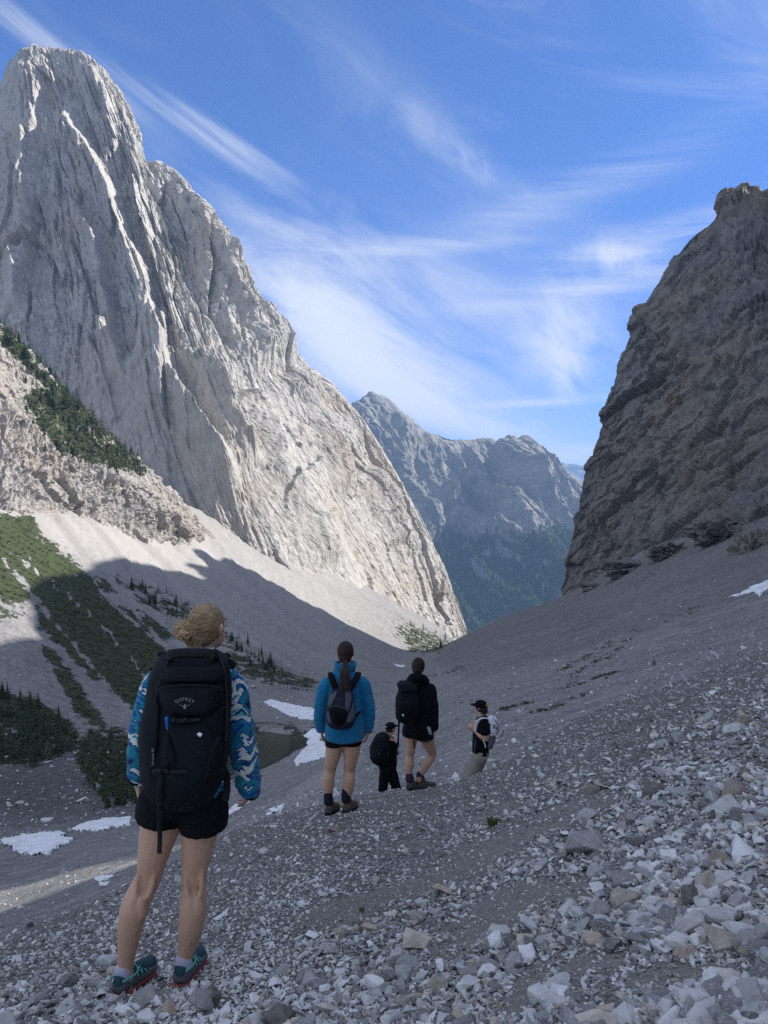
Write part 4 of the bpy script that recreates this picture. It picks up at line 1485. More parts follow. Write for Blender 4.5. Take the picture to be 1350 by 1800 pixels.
tag(link('shrubs', me), 'low dwarf pine and shrubs matting the slopes', None, kind='stuff')


# ------------------------------------------------------------------ stones
def hull_stone(seed, n=14, flat=0.6, long=1.3, sub=0):
    r = random.Random(seed)
    bm = bmesh.new()
    pts = []
    for k in range(n):
        v = Vector((r.gauss(0, 1), r.gauss(0, 1), r.gauss(0, 1))).normalized()
        m = max(abs(v.x), abs(v.y), abs(v.z))
        v = v * (0.45 + 0.55 / m * 0.8) * r.uniform(0.72, 1.0)
        pts.append(bm.verts.new((v.x * long, v.y, v.z * flat)))
    res = bmesh.ops.convex_hull(bm, input=bm.verts[:])
    loose = [v for v in bm.verts if not v.link_faces]
    if loose:
        bmesh.ops.delete(bm, geom=loose, context='VERTS')
    bmesh.ops.triangulate(bm, faces=bm.faces[:])
    bmesh.ops.recalc_face_normals(bm, faces=bm.faces[:])
    bm.verts.index_update()
    v = np.array([p.co[:] for p in bm.verts]) * 0.5
    t = np.array([[p.index for p in f.verts] for f in bm.faces])
    bm.free()
    return v, t


def mat_stone(tinted=True):
    m, n = material('scree stone' if tinted else 'loose rock')
    geo = n.node('ShaderNodeNewGeometry')
    p = geo.outputs['Position']
    if tinted:
        t = n.attr('tint')
    else:
        sc_ = n.node('ShaderNodeSeparateColor')
        n.link(n.node('ShaderNodeObjectInfo').outputs['Color'], sc_.inputs[0])
        t = sc_.outputs[0]
    col = n.ramp(t, [(0.0, (0.125, 0.12, 0.118)), (0.2, (0.24, 0.235, 0.23)), (0.46, (0.42, 0.412, 0.404)), (0.72, (0.60, 0.59, 0.575)), (0.88, (0.80, 0.79, 0.775)),
                     (0.925, (0.40, 0.32, 0.24)), (0.96, (0.50, 0.42, 0.33)), (1.0, (0.78, 0.76, 0.73))])
    a = n.noise(p, 22.0, 6, 0.65)
    b = n.noise(p, 90.0, 4, 0.6)
    col = n.mix(n.mapr(a, 0.35, 0.7, 0, 0.65), col, n.mix(1.0, col, (0.68, 0.665, 0.65), 'MULTIPLY'))
    col = n.mix(n.mapr(b, 0.52, 0.75, 0, 0.4), col, (0.50, 0.49, 0.475))
    vein = n.noise(n.mapping(p, scale=(1, 2.5, 1), rot=(0.4, 0.2, 0.9)), 14.0, 3, 0.5, 1.6)
    vv = n.math('ABSOLUTE', n.math('SUBTRACT', vein, 0.5))
    col = n.mix(n.mapr(vv, 0.0, 0.012, 0.55, 0.0), col, (0.68, 0.67, 0.65))
    h = n.math('ADD', n.math('MULTIPLY', a, 0.8), n.math('MULTIPLY', b, 0.25))
    finish(n, col, 0.85, n.bump(h, 0.9, 0.014), spec=0.4)
    return m


M_stone = mat_stone(True)
M_rock1 = mat_stone(False)

protos = [hull_stone(100 + s, 8 + s % 4, flat=[0.35, 0.6, 0.8, 0.5][s % 4], long=[1.0, 1.35, 1.7][s % 3]) for s in range(22)]

# candidates, spread evenly over the picture of the near slope and a margin around it
gp = np.linspace(-160, 1650, 750)
gd = np.exp(np.linspace(math.log(1.05), math.log(24), 900))
Zg = fgF.grid(gp, gd)
PYg = -Zg / gd[None, :] * F + 900
area = np.abs(np.gradient(PYg, axis=1))
vis = PYg <= np.minimum.accumulate(PYg, axis=1) + 6
wts = area * (PYg < 2050) * np.where(vis, 1.0, 0.0) + 0.02 * (PYg < 2050)
Np = 90000
flat = rng.choice(wts.size, Np, p=(wts / wts.sum()).ravel())
gi, gj = np.unravel_index(flat, wts.shape)
dd = gd[gj] * np.exp(rng.uniform(-0.5, 0.5, Np) * (math.log(24) - math.log(1.05)) / 900)
xx = (gp[gi] + rng.uniform(-1.2, 1.2, Np) - 675) / F * dd
zz = ground_fg(xx, dd)
dust = dust_at(xx, dd, zz)
sxx, syy = screen(xx, dd, zz)
coarse = fbm(np.stack([xx / 1.6, dd / 1.6, xx * 0], 1), 4, 0.6)
# coarser stones to the right and at the bottom, finer rubble along the path
big = 0.85 + 0.55 * smooth01((sxx - 700) / 600) + 0.75 * coarse + 0.25 * smooth01((syy - 1600) / 200)
path = np.exp(-(poly_dist(sxx, syy, [(720, 1400), (620, 1420), (560, 1470), (480, 1600), (350, 1800)])[0] / np.maximum(18, (syy - 1380) * 0.33)) ** 2)
big *= 1 - 0.22 * path
size = np.exp(rng.normal(math.log(0.0185), 0.54, Np)) * np.clip(big, 0.55, 1.7)
heavy = rng.random(Np) < 0.010
size = np.where(heavy, size * rng.uniform(1.6, 2.6, Np), size)
size = np.clip(size, 0.009, 0.12)
size = np.maximum(size, 3.2 / F * dd)
keep = rng.random(Np) > dust * 1.15 * smooth01((size - 0.008) / 0.012)
size = np.where(dust > 0.35, np.minimum(size, 0.022 + 2.2 / F * dd), size)
# leave the shoes' footing clear of large stones
for fx, fy in ((-1.11, 3.40), (-0.86, 3.42), (-0.50, 7.4), (-0.38, 7.4), (0.38, 9.7), (0.45, 9.75)):
    keep &= ~((np.hypot(xx - fx, dd - fy) < 0.13) & (size > 0.03))
xx, dd, zz, size = xx[keep], dd[keep], zz[keep], size[keep]


def stone_rot(n, flatness=0.45):
    """mostly lying flat: random spin, limited tilt"""
    a = rng.uniform(0, 6.28, n)
    tx = rng.normal(0, flatness, n)
    ty = rng.normal(0, flatness, n)
    ca, sa = np.cos(a), np.sin(a)
    Rz = np.zeros((n, 3, 3)); Rz[:, 0, 0] = ca; Rz[:, 0, 1] = -sa; Rz[:, 1, 0] = sa; Rz[:, 1, 1] = ca; Rz[:, 2, 2] = 1
    cx, sx_ = np.cos(tx), np.sin(tx)
    Rx = np.zeros((n, 3, 3)); Rx[:, 0, 0] = 1; Rx[:, 1, 1] = cx; Rx[:, 1, 2] = -sx_; Rx[:, 2, 1] = sx_; Rx[:, 2, 2] = cx
    cy, sy_ = np.cos(ty), np.sin(ty)
    Ry = np.zeros((n, 3, 3)); Ry[:, 1, 1] = 1; Ry[:, 0, 0] = cy; Ry[:, 0, 2] = sy_; Ry[:, 2, 0] = -sy_; Ry[:, 2, 2] = cy
    return Rx @ Ry @ Rz


app = size / dd
order = np.argsort(-app)
fx_, fy_ = screen(xx, dd, zz)
inview = (fx_ > 0) & (fx_ < 1350) & (fy_ < 1800)
indiv = [k for k in order if inview[k]][:250]
isind = np.zeros(len(xx), bool)
isind[indiv] = True
st = np.nonzero(~isind)[0]
# the slope rises under the stones: follow its tilt a little
pos = np.stack([xx[st], dd[st], zz[st] + size[st] * 0.12], 1)
pth = path[keep][st]
tint_st = rng.random(len(st))
tint_st = np.where((rng.random(len(st)) < 0.85 * pth) & (tint_st < 0.7), 0.66 + 0.22 * rng.random(len(st)), tint_st)
me = joined('scree', protos, pos, size[st], rng.uniform(0, 6.28, len(st)), M_stone, tilt=stone_rot(len(st)), tint=tint_st)
tag(link('scree', me), 'countless small angular grey stones of the near slope', None, kind='stuff')

# stones and boulders scattered over the farther slopes, too many and small to count
ids = rng.choice(len(MV), 52000)
mv = MV[ids]
dm = np.hypot(mv[:, 0], mv[:, 1])
ssx_, ssy_ = screen(mv[:, 0], mv[:, 1], mv[:, 2])
okm = (dm < 330) & (ssx_ > -60) & (ssx_ < 1420) & (np.hypot(mv[:, 0] - POND[0], mv[:, 1] - POND[1]) > 27)
mv = mv[okm]
szm = np.exp(rng.normal(math.log(0.15), 0.6, len(mv))) * (0.35 + np.hypot(mv[:, 0], mv[:, 1]) / 230)
valley = smooth01((-mv[:, 0] - 15) / 20) * smooth01((mv[:, 1] - 100) / 30) * smooth01((260 - mv[:, 1]) / 40)
szm *= 1 + 1.2 * valley
sub = rng.random(len(mv)) < 0.45 + 0.55 * valley
mv, szm = mv[sub], szm[sub]
mpos = mv + np.stack([rng.normal(0, 0.3, len(mv)), rng.normal(0, 0.3, len(mv)), szm * 0.15], 1)
me = joined('boulder_field', [hull_stone(200 + s, 7 + s % 2, 0.6, 1.3) for s in range(10)], mpos, szm, rng.uniform(0, 6.28, len(mv)), M_stone, tilt=stone_rot(len(mv)), tint=np.clip(rng.random(len(mv)) * 0.95, 0, 1))
tag(link('boulder_field', me), 'stones strewn over the farther scree and valley floor', None, kind='stuff')


def rock_mesh(seed, flat=0.6, long=1.3, n=15, rough=0.05, big_one=False):
    """a larger angular rock: cut hull with broken, uneven faces"""
    v, t = hull_stone(seed, n, flat, long)
    bm = bmesh.new()
    vs = [bm.verts.new(p) for p in v]
    for f in t:
        try:
            bm.faces.new([vs[i] for i in f])
        except ValueError:
            pass
    bmesh.ops.dissolve_limit(bm, angle_limit=math.radians(12), verts=bm.verts[:], edges=bm.edges[:])
    bmesh.ops.bevel(bm, geom=bm.edges[:], offset=0.02, segments=1, affect='EDGES', clamp_overlap=True)
    bmesh.ops.triangulate(bm, faces=bm.faces[:])
    for cut in ((0.24, 0.16) if big_one else (0.3,)):
        bmesh.ops.subdivide_edges(bm, edges=[e for e in bm.edges if e.calc_length() > cut], cuts=1, use_grid_fill=False)
        bmesh.ops.triangulate(bm, faces=bm.faces[:])
    bmesh.ops.recalc_face_normals(bm, faces=bm.faces[:])
    bm.verts.index_update()
    co = np.array([p.co[:] for p in bm.verts])
    tt = np.array([[p.index for p in f.verts] for f in bm.faces])
    bm.free()
    f, e = facets(co * 2.6 + seed * 1.7 + 50, 0.5)
    nrm = co / (np.linalg.norm(co, axis=1, keepdims=True) + 1e-9)
    co = co + nrm * (fbm(co * 3.3 + seed, 3, 0.6) * rough + f * rough * 0.6)[:, None]
    return raw_mesh('rock', co, tt, False, M_rock1)


rock_meshes = [rock_mesh(300 + s, flat=[0.4, 0.65, 0.85, 0.5, 0.7][s % 5], long=[1.0, 1.3, 1.6][s % 3]) for s in range(16)]


def zone_label(px, py):
    if py < 1320:
        return 'stone on the upper right brow of the near scree', 'stones on the upper right brow'
    if px < 430:
        if py > 1640:
            return 'stone in the scree around the nearest hiker\'s shoes', 'stones around the nearest hiker\'s shoes'
        return 'stone in the scree beside the nearest hiker\'s legs', 'stones beside the nearest hiker\'s legs'
    if py < 1500 and px < 800:
        return 'stone in the rubble under the standing hikers', 'stones under the standing hikers'
    if px < 850:
        return 'stone in the rubble at the bottom middle of the slope', 'stones at the bottom middle'
    if py > 1650:
        return 'stone among debris in the bottom right corner', 'stones in the bottom right corner'
    return 'stone on the coarse scree right of the dusty swath', 'stones right of the dusty swath'


R = stone_rot(len(indiv), 0.35)
for q, k in enumerate(indiv):
    o = link('rock', rock_meshes[q % 16])
    s = size[k]
    M = Matrix(R[q].tolist()).to_4x4()
    o.matrix_world = Matrix.Translation((xx[k], dd[k], zz[k] + s * 0.14)) @ M @ Matrix.Diagonal((s, s, s, 1))
    lab, grp = zone_label(fx_[k], fy_[k])
    tn = float(rng.random())
    o.color = (tn, tn, tn, 1)
    shade = 'dark grey' if tn < 0.2 else 'mid-grey' if tn < 0.5 else 'light grey' if tn < 0.78 else 'whitish' if tn < 0.9 else 'tan-stained' if tn < 0.975 else 'white'
    form = ['flat', 'thick-set', 'blocky', 'slabby', 'chunky'][(q % 16) % 5] + (' long' if (q % 16) % 3 == 2 else '')
    tag(o, form + ' ' + shade + ' ' + lab, 'rock', grp + ', ' + form + ' ' + shade)


def ray_fg(px, py, d0=1.2, d1=24):
    d = np.exp(np.linspace(math.log(d0), math.log(d1), 900))
    X_ = (px - 675) / F * d
    Zq = ground_fg(X_, d)
    hit = np.nonzero(Zq > -(py - 900) / F * d)[0]
    k = hit[0] if len(hit) else len(d) - 1
    return X_[k], d[k], float(Zq[k])


def solid(name, c, rough=0.85, bump=0.0, scale=30, var=0.12, spec=0.3, sheen=0.0):
    """plain coloured material with a little grain"""
    m, n = material(name)
    p = n.obj_co()
    a = n.noise(p, scale, 5, 0.6)
    lo = tuple(max(0, x * (1 - var)) for x in c)
    hi = tuple(min(1, x * (1 + var)) for x in c)
    col = n.mix(n.mapr(a, 0.3, 0.7), lo, hi)
    nb = n.bump(a, bump, 0.01) if bump else None
    kw = {}
    if sheen:
        kw['Sheen_Weight'] = sheen
    finish(n, col, rough, nb, spec, **kw)
    return m


def mat_notable(name, a, b, scale=9):
    m, n = material(name)
    p = n.obj_co()
    t = n.noise(p, 2.4, 6, 0.68, 0.5)
    col = n.ramp(t, [(0.35, a), (0.5, tuple((x + y) / 2 for x, y in zip(a, b))), (0.65, b)])
    f = n.noise(p, scale * 2.5, 5, 0.65)
    col = n.mix(n.mapr(f, 0.35, 0.75, 0, 0.5), col, n.mix(1.0, col, (0.6, 0.59, 0.58), 'MULTIPLY'))
    finish(n, col, 0.85, n.bump(n.math('ADD', t, n.math('MULTIPLY', f, 0.4)), 0.6, 0.03), spec=0.35)
    return m


G1 = mat_notable('blue grey limestone', (0.27, 0.262, 0.255), (0.44, 0.425, 0.405))
G2 = mat_notable('pale limestone rock', (0.43, 0.41, 0.385), (0.66, 0.635, 0.60))
G3 = mat_notable('tan mottled rock', (0.30, 0.26, 0.21), (0.50, 0.46, 0.40))
G4 = mat_notable('pink veined rock', (0.40, 0.27, 0.21), (0.58, 0.52, 0.47))
G5 = mat_notable('dark weathered rock', (0.13, 0.12, 0.11), (0.24, 0.222, 0.205))
G6 = mat_notable('brown stained rock', (0.24, 0.19, 0.145), (0.36, 0.32, 0.28))
# px, py of the centre, width px, height px, spin deg, lean deg, seed, flat, material, label
NOTABLE = [
    (1025, 1482, 82, 46, -32, 22, 401, 0.30, G1, 'large wedge-shaped blue-grey slab lying above the dusty swath'),
    (1285, 1640, 82, 52, 28, -12, 402, 0.62, G3, 'biggest tan and grey mottled rock near the right edge'),
    (1215, 1622, 44, 56, -60, 10, 403, 0.5, G2, 'pale leaning block just left of the biggest mottled rock'),
    (1203, 1677, 50, 18, -8, 0, 404, 0.32, G4, 'flat pinkish quartz-veined stone below the biggest mottled rock'),
    (1104, 1586, 66, 30, -6, 4, 405, 0.32, G3, 'flat thin-edged slab standing among small stones'),
    (1052, 1602, 44, 30, -20, 12, 406, 0.6, G1, 'blue-grey block leaning on the flat thin slab'),
    (1210, 1580, 44, 40, 40, 25, 407, 0.45, G5, 'dark split rock with a pale edge above the biggest mottled rock'),
    (1262, 1422, 76, 22, 28, 14, 408, 0.22, G2, 'long pale blade of rock pointing up the slope'),
    (1038, 1386, 30, 22, 20, -15, 409, 0.6, G6, 'rusty brown stone on the upper scree'),
    (700, 1688, 36, 38, 70, 20, 410, 0.7, G2, 'whitish rounded rock in the middle of the lower slope'),
    (578, 1668, 34, 24, -30, 18, 411, 0.5, G2, 'pale wedge-shaped stone left of the whitish rounded rock'),
    (536, 1716, 36, 26, 30, 10, 412, 0.6, G1, 'grey block near the bottom, below the pale wedge'),
    (772, 1730, 42, 28, 10, -15, 413, 0.6, G3, 'tan-faced block at the bottom middle'),
    (824, 1712, 30, 28, 50, 10, 414, 0.8, G1, 'squarish light grey stone right of the tan-faced block'),
    (712, 1760, 34, 26, -20, 10, 415, 0.6, G3, 'cream and grey chipped stone at the bottom edge'),
    (490, 1790, 60, 42, 25, 10, 416, 0.6, G5, 'dark pointed rock cut by the bottom edge'),
    (254, 1757, 48, 40, -18, 12, 417, 0.7, G1, 'pale blue-grey block between the nearest hiker\'s shoes'),
    (350, 1768, 36, 50, 78, 18, 418, 0.75, G1, 'tall upright grey stone below the nearest hiker\'s right shoe'),
    (373, 1752, 36, 38, 20, -25, 419, 0.7, G5, 'dark brown rock right of the upright stone'),
    (288, 1748, 28, 18, -15, 8, 420, 0.4, G1, 'small flat grey slab touching the nearest hiker\'s right shoe'),
    (587, 1457, 26, 15, -12, -10, 421, 0.5, G6, 'olive-brown stone with a pale top below the blue fleece hiker\'s boots'),
    (604, 1482, 22, 12, 10, 5, 422, 0.4, G1, 'flat grey stone lower right of the olive-brown one'),
    (467, 1498, 24, 12, -14, 4, 423, 0.35, G2, 'flat pale stone on the left brow of the scree'),
    (1215, 1785, 42, 40, 60, 20, 424, 0.6, G1, 'blue-grey upright rock cut by the bottom edge at right'),
    (1192, 1300, 34, 22, 15, 15, 425, 0.6, G1, 'grey block on the upper right scree'),
    (1290, 1284, 40, 22, 20, 12, 426, 0.6, G2, 'pale angular block near the top of the right scree'),
    (1312, 1268, 30, 18, -20, 8, 427, 0.45, G6, 'small orange-tinted stone near the top of the right scree'),
    (1150, 1390, 44, 30, 24, -8, 428, 0.55, G5, 'dark leaning rock in the middle of the right scree'),
    (1285, 1395, 60, 26, 24, 10, 429, 0.5, G6, 'long brownish rock close to the right edge'),
    (972, 1538, 16, 18, 60, 20, 430, 0.5, G2, 'small bright white stone at the end of the dusty swath'),
    (660, 1546, 14, 10, 20, 10, 431, 0.6, G2, 'small bright stone on the rubble slope under the black-jacket hiker'),
    (1340, 1650, 40, 44, 40, 10, 432, 0.8, G1, 'grey rock cut by the right edge beside the mottled rock'),
    (1250, 1560, 60, 26, -14, 6, 433, 0.4, G3, 'broad tan slab above the dark split rock'),
    (1265, 1510, 50, 24, 30, 10, 434, 0.55, G6, 'brown slab with flat top on the right scree'),
]
for (px, py, wp, hp, spin, lean, seed, fl, mt, lab) in NOTABLE:
    x, y, z = ray_fg(px, py + hp * 0.30)
    s = wp / F * y
    me = rock_mesh(seed, flat=fl, long=1.15, n=13, rough=0.035, big_one=True)
    me.materials[0] = mt
    o = link('rock', me)
    o.location = (x, y, z + hp / F * y * 0.26)
    o.rotation_euler = (math.radians(18), math.radians(-spin * 0.55), math.radians(lean))
    co = np.array([v.co[:] for v in me.vertices])
    ext = co.max(0) - co.min(0)
    o.scale = (s / ext[0], s * 0.8 / ext[1], hp / F * y / ext[2] * 1.1)
    tag(o, lab, 'rock')

# broken rock standing out of the scree below the dark wall
for (px, py, wp, hp, dd0, seed, lab) in [
    (1330, 985, 84, 70, 262, 501, 'dark crag standing in the scree above the forked snow patch'),
    (1262, 925, 110, 40, 330, 502, 'broken dark rock step at the foot of the shaded wall'),
    (1118, 1008, 120, 30, 400, 503, 'low dark outcrop running along the foot of the shaded wall'),
    (1180, 978, 90, 30, 372, 504, 'brown rock outcrop in the scree above the low dark one'),
    (1048, 1040, 60, 16, 450, 505, 'smallest dark outcrop at the lower end of the shaded wall'),
]:
    q = at(px, py, dd0)
    s = wp / F * dd0
    v, t = hull_stone(seed, 44, 0.8, 1.3)
    bm = bmesh.new()
    vs = [bm.verts.new(p) for p in v]
    for f in t:
        bm.faces.new([vs[i] for i in f])
    for k in range(4):
        bmesh.ops.subdivide_edges(bm, edges=bm.edges[:], cuts=1, use_grid_fill=True)
    bmesh.ops.triangulate(bm, faces=bm.faces[:])
    bm.verts.index_update()
    co = np.array([p.co[:] for p in bm.verts])
    tt = np.array([[p.index for p in f.verts] for f in bm.faces])
    bm.free()
    f1_, e1_ = facets(co * 4 + seed, 0.6)
    f2_, e2_ = facets(co * 10 + seed, 0.6)
    nrm = co / (np.linalg.norm(co, axis=1, keepdims=True) + 1e-9)
    co = co + nrm * (0.20 * f1_ + 0.09 * f2_ + 0.05 * fbm(co * 8 + seed, 4, 0.6))[:, None]
    ext = co.max(0) - co.min(0)
    me = raw_mesh('rock_outcrop', co * np.array([s / ext[0], s * 0.9 / ext[1], hp / F * dd0 / ext[2] * 1.5]), tt, False, M_right)
    o = link('rock_outcrop', me)
    g = float(ground_mid(q[0], q[1])[0])
    o.location = (q[0], q[1] + 0.15 * s, (q[2] + g) / 2 if abs(q[2] - g) < 12 else q[2])
    tag(o, lab, 'rock outcrop')

# boulders of the valley floor that can be told apart
for (px, py, wp, hp, lab) in [
    (148, 1405, 26, 13, 'pale domed boulder on the dark valley floor behind the nearest hiker'),
    (35, 1410, 22, 12, 'pale boulder on the valley floor near the left edge'),
    (85, 1338, 14, 9, 'light boulder at the foot of the dark grove'),
    (82, 1442, 20, 9, 'low pale boulder just above the widest snow patch'),
    (445, 1206, 12, 6, 'grey boulder on the bank above the long snow patch'),
    (108, 1470, 14, 8, 'dark boulder poking out of the widest snow patch'),
    (118, 1540, 9, 6, 'small boulder at the edge of the sunlit gravel'),
]:
    q = ray_mid(px, py + hp * 0.3, 30)[0]
    s = wp / F * q[1]
    o = link('boulder', rock_meshes[int(px) % 16])
    o.color = (0.75, 0.75, 0.75, 1) if 'pale' in lab or 'light' in lab else (0.1, 0.1, 0.1, 1) if 'dark b' in lab[:7] else (0.4, 0.4, 0.4, 1)
    o.location = (q[0], q[1], q[2] + s * 0.12)
    o.scale = (s, s, s * 0.75)
    o.rotation_euler = (0.2, 0.1, px)
    tag(o, lab, 'boulder')

# a few small plants holding on in the scree
M_blade = solid('grass blade', (0.10, 0.13, 0.035), 0.7, var=0.3)
for (px, py, wp, n, lab) in [(868, 1446, 26, 90, 'small tuft of green grass in the middle of the near scree'),
                             (985, 1375, 10, 30, 'tiny green plant right of the standing hikers'),
                             (636, 1600, 9, 30, 'tiny dark plant in the rubble below the hikers'),
                             (258, 1532, 20, 50, 'low green tuft on the scree brow between the bare legs')]:
    x, y, z = ray_fg(px, py + 6)
    r = random.Random(px)
    V_, T_ = [], []
    rad = wp / F * y * 0.5
    for k in range(n):
        a = r.uniform(0, 6.28)
        rr = rad * math.sqrt(r.random()) * 0.7
        bx, by = rr * math.cos(a), rr * math.sin(a)
        L = rad * r.uniform(0.5, 1.1)
        b = len(V_)
        sp = r.uniform(0.2, 0.9)
        wv = 0.004 * y / 3
        V_ += [(bx - wv, by, -0.01), (bx + wv, by, -0.01), (bx + sp * L * math.cos(a), by + sp * L * math.sin(a), L * 0.9)]
        T_.append((b, b + 1, b + 2))
    me = raw_mesh('grass_tuft', np.array(V_), np.array(T_), False, M_blade)
    o = link('grass_tuft', me)
    o.location = (x, y, z + 0.015)
    tag(o, lab, 'plant')

# ------------------------------------------------------------------ air
bm = bmesh.new()
bmesh.ops.create_cube(bm, size=1)
me = bpy.data.meshes.new('haze')
bm.to_mesh(me)
bm.free()
hz, hn = material('thin blue air')
pv = hn.node('ShaderNodeVolumePrincipled')
pv.inputs['Color'].default_value = (0.36, 0.60, 1.0, 1)
pv.inputs['Density'].default_value = 8.5e-5
pv.inputs['Anisotropy'].default_value = 0.1
ho = hn.node('ShaderNodeOutputMaterial')
hn.link(pv.outputs[0], ho.inputs['Volume'])
me.materials.append(hz)
o = link('haze', me)
o.scale = (32000, 17500, 1700)
o.location = (0, 17500 / 2 - 1500, -10)
tag(o, 'thin blue mountain air fading the far ridges', None, kind='stuff')
# ------------------------------------------------------------------ people
def frame_of(t, ref):
    t = t / (np.linalg.norm(t) + 1e-12)
    r = np.array(ref, float)
    if abs(t @ r) > 0.93:
        r = np.array([0.0, 1.0, 0.0]) if abs(ref[0]) > 0.5 else np.array([1.0, 0.0, 0.0])
    a = r - t * (t @ r)
    a /= np.linalg.norm(a)
    return a, np.cross(t, a)


class Shape:
    """collects tapering tubes and ellipsoids, then grows one skin over them"""
    def __init__(self):
        self.v, self.f = [], []

    def rings(self, rings_):
        n = len(rings_[0])
        b = sum(len(q) for q in self.v)
        V = np.concatenate(rings_ + [np.mean(rings_[0], 0)[None], np.mean(rings_[-1], 0)[None]])
        F_ = []
        m = len(rings_)
        for i in range(m - 1):
            for k in range(n):
                k2 = (k + 1) % n
                F_.append((b + i * n + k, b + i * n + k2, b + (i + 1) * n + k2, b + (i + 1) * n + k))
        c0, c1 = b + m * n, b + m * n + 1
        for k in range(n):
            k2 = (k + 1) % n
            F_.append((c0, b + k2, b + k))
            F_.append((c1, b + (m - 1) * n + k, b + (m - 1) * n + k2))
        self.v.append(V)
        self.f += F_
        return self

    def tube(self, pts, rad, seg=16, sub=6, ref=(1, 0, 0), expo=2.0, cap=True):
        pts = np.array(pts, float)
        R = np.array([(r, r) if not isinstance(r, (tuple, list)) else r for r in rad], float)
        k = np.arange(len(pts), dtype=float)
        u = np.linspace(0, len(pts) - 1, (len(pts) - 1) * sub + 1)
        P = catmull(k, pts, u) if len(pts) > 2 else pts[0] + (pts[1] - pts[0]) * u[:, None]
        Q = pchip(k, R, u) if len(pts) > 2 else R[0] + (R[1] - R[0]) * u[:, None]
        T = np.gradient(P, axis=0)
        a = np.linspace(0, 2 * math.pi, seg, endpoint=False)
        ca, sa = np.cos(a), np.sin(a)
        e = 2.0 / expo
        cx = np.sign(ca) * np.abs(ca) ** e
        cy = np.sign(sa) * np.abs(sa) ** e
        rs = []
        n = len(P)

        def ring(c, t, q):
            x, y = frame_of(t, ref)
            return c + cx[:, None] * x * q[0] + cy[:, None] * y * q[1]
        if cap:
            t0 = T[0] / np.linalg.norm(T[0])
            k0 = 0.8 if min(Q[0]) < 0.085 else 0.025 / min(Q[0])
            for s in (0.97, 0.8, 0.5):
                w_ = math.sqrt(1 - s * s)
                rs.append(ring(P[0] - t0 * min(Q[0]) * s * k0, T[0], Q[0] * w_))
        for i in range(n):
            rs.append(ring(P[i], T[i], Q[i]))
        if cap:
            t1 = T[-1] / np.linalg.norm(T[-1])
            k1 = 0.8 if min(Q[-1]) < 0.085 else 0.025 / min(Q[-1])
            for s in (0.5, 0.8, 0.97):
                w_ = math.sqrt(1 - s * s)
                rs.append(ring(P[-1] + t1 * min(Q[-1]) * s * k1, T[-1], Q[-1] * w_))
        return self.rings(rs)

    def ell(self, c, r, yaw=0.0, pitch=0.0, roll=0.0):
        M = np.array((Euler((pitch, roll, yaw), 'XYZ').to_matrix()))
        c = np.array(c, float)
        rs = []
        for s in np.linspace(-0.985, 0.985, 13):
            w_ = math.sqrt(1 - s * s)
            a = np.linspace(0, 2 * math.pi, 20, endpoint=False)
            q = np.stack([np.cos(a) * w_ * r[0], np.sin(a) * w_ * r[1], a * 0 + s * r[2]], 1)
            rs.append(c + q @ M.T)
        return self.rings(rs)

    def arrays(self):
        return np.concatenate(self.v), self.f

    def mesh(self, name, mat, base, voxel=None, smooth=5, disp=None, sfac=0.5):
        V, F_ = self.arrays()
        V = V - base
        me = bpy.data.meshes.new(name)
        me.from_pydata(V.tolist(), [], F_)
        if voxel:
            ob = bpy.data.objects.new('tmp', me)
            C.objects.link(ob)
            md = ob.modifiers.new('r', 'REMESH')
            md.mode = 'VOXEL'
            md.voxel_size = voxel
            md2 = ob.modifiers.new('s', 'SMOOTH')
            md2.factor = sfac
            md2.iterations = smooth
            dg = bpy.context.evaluated_depsgraph_get()
            dg.update()
            new = bpy.data.meshes.new_from_object(ob.evaluated_get(dg))
            bpy.data.objects.remove(ob)
            bpy.data.meshes.remove(me)
            me = new
            me.name = name
        if disp is not None:
            co = np.zeros(len(me.vertices) * 3, np.float32)
            me.vertices.foreach_get('co', co)
            co = co.reshape(-1, 3)
            no = np.zeros(len(me.vertices) * 3, np.float32)
            me.vertices.foreach_get('normal', no)
            no = no.reshape(-1, 3)
            co = co + no * disp(co)[:, None]
            me.vertices.foreach_set('co', np.ascontiguousarray(co, dtype=np.float32).ravel())
        me.polygons.foreach_set('use_smooth', np.ones(len(me.polygons), bool))
        me.materials.clear()
        me.materials.append(mat)
        me.update()
        return me


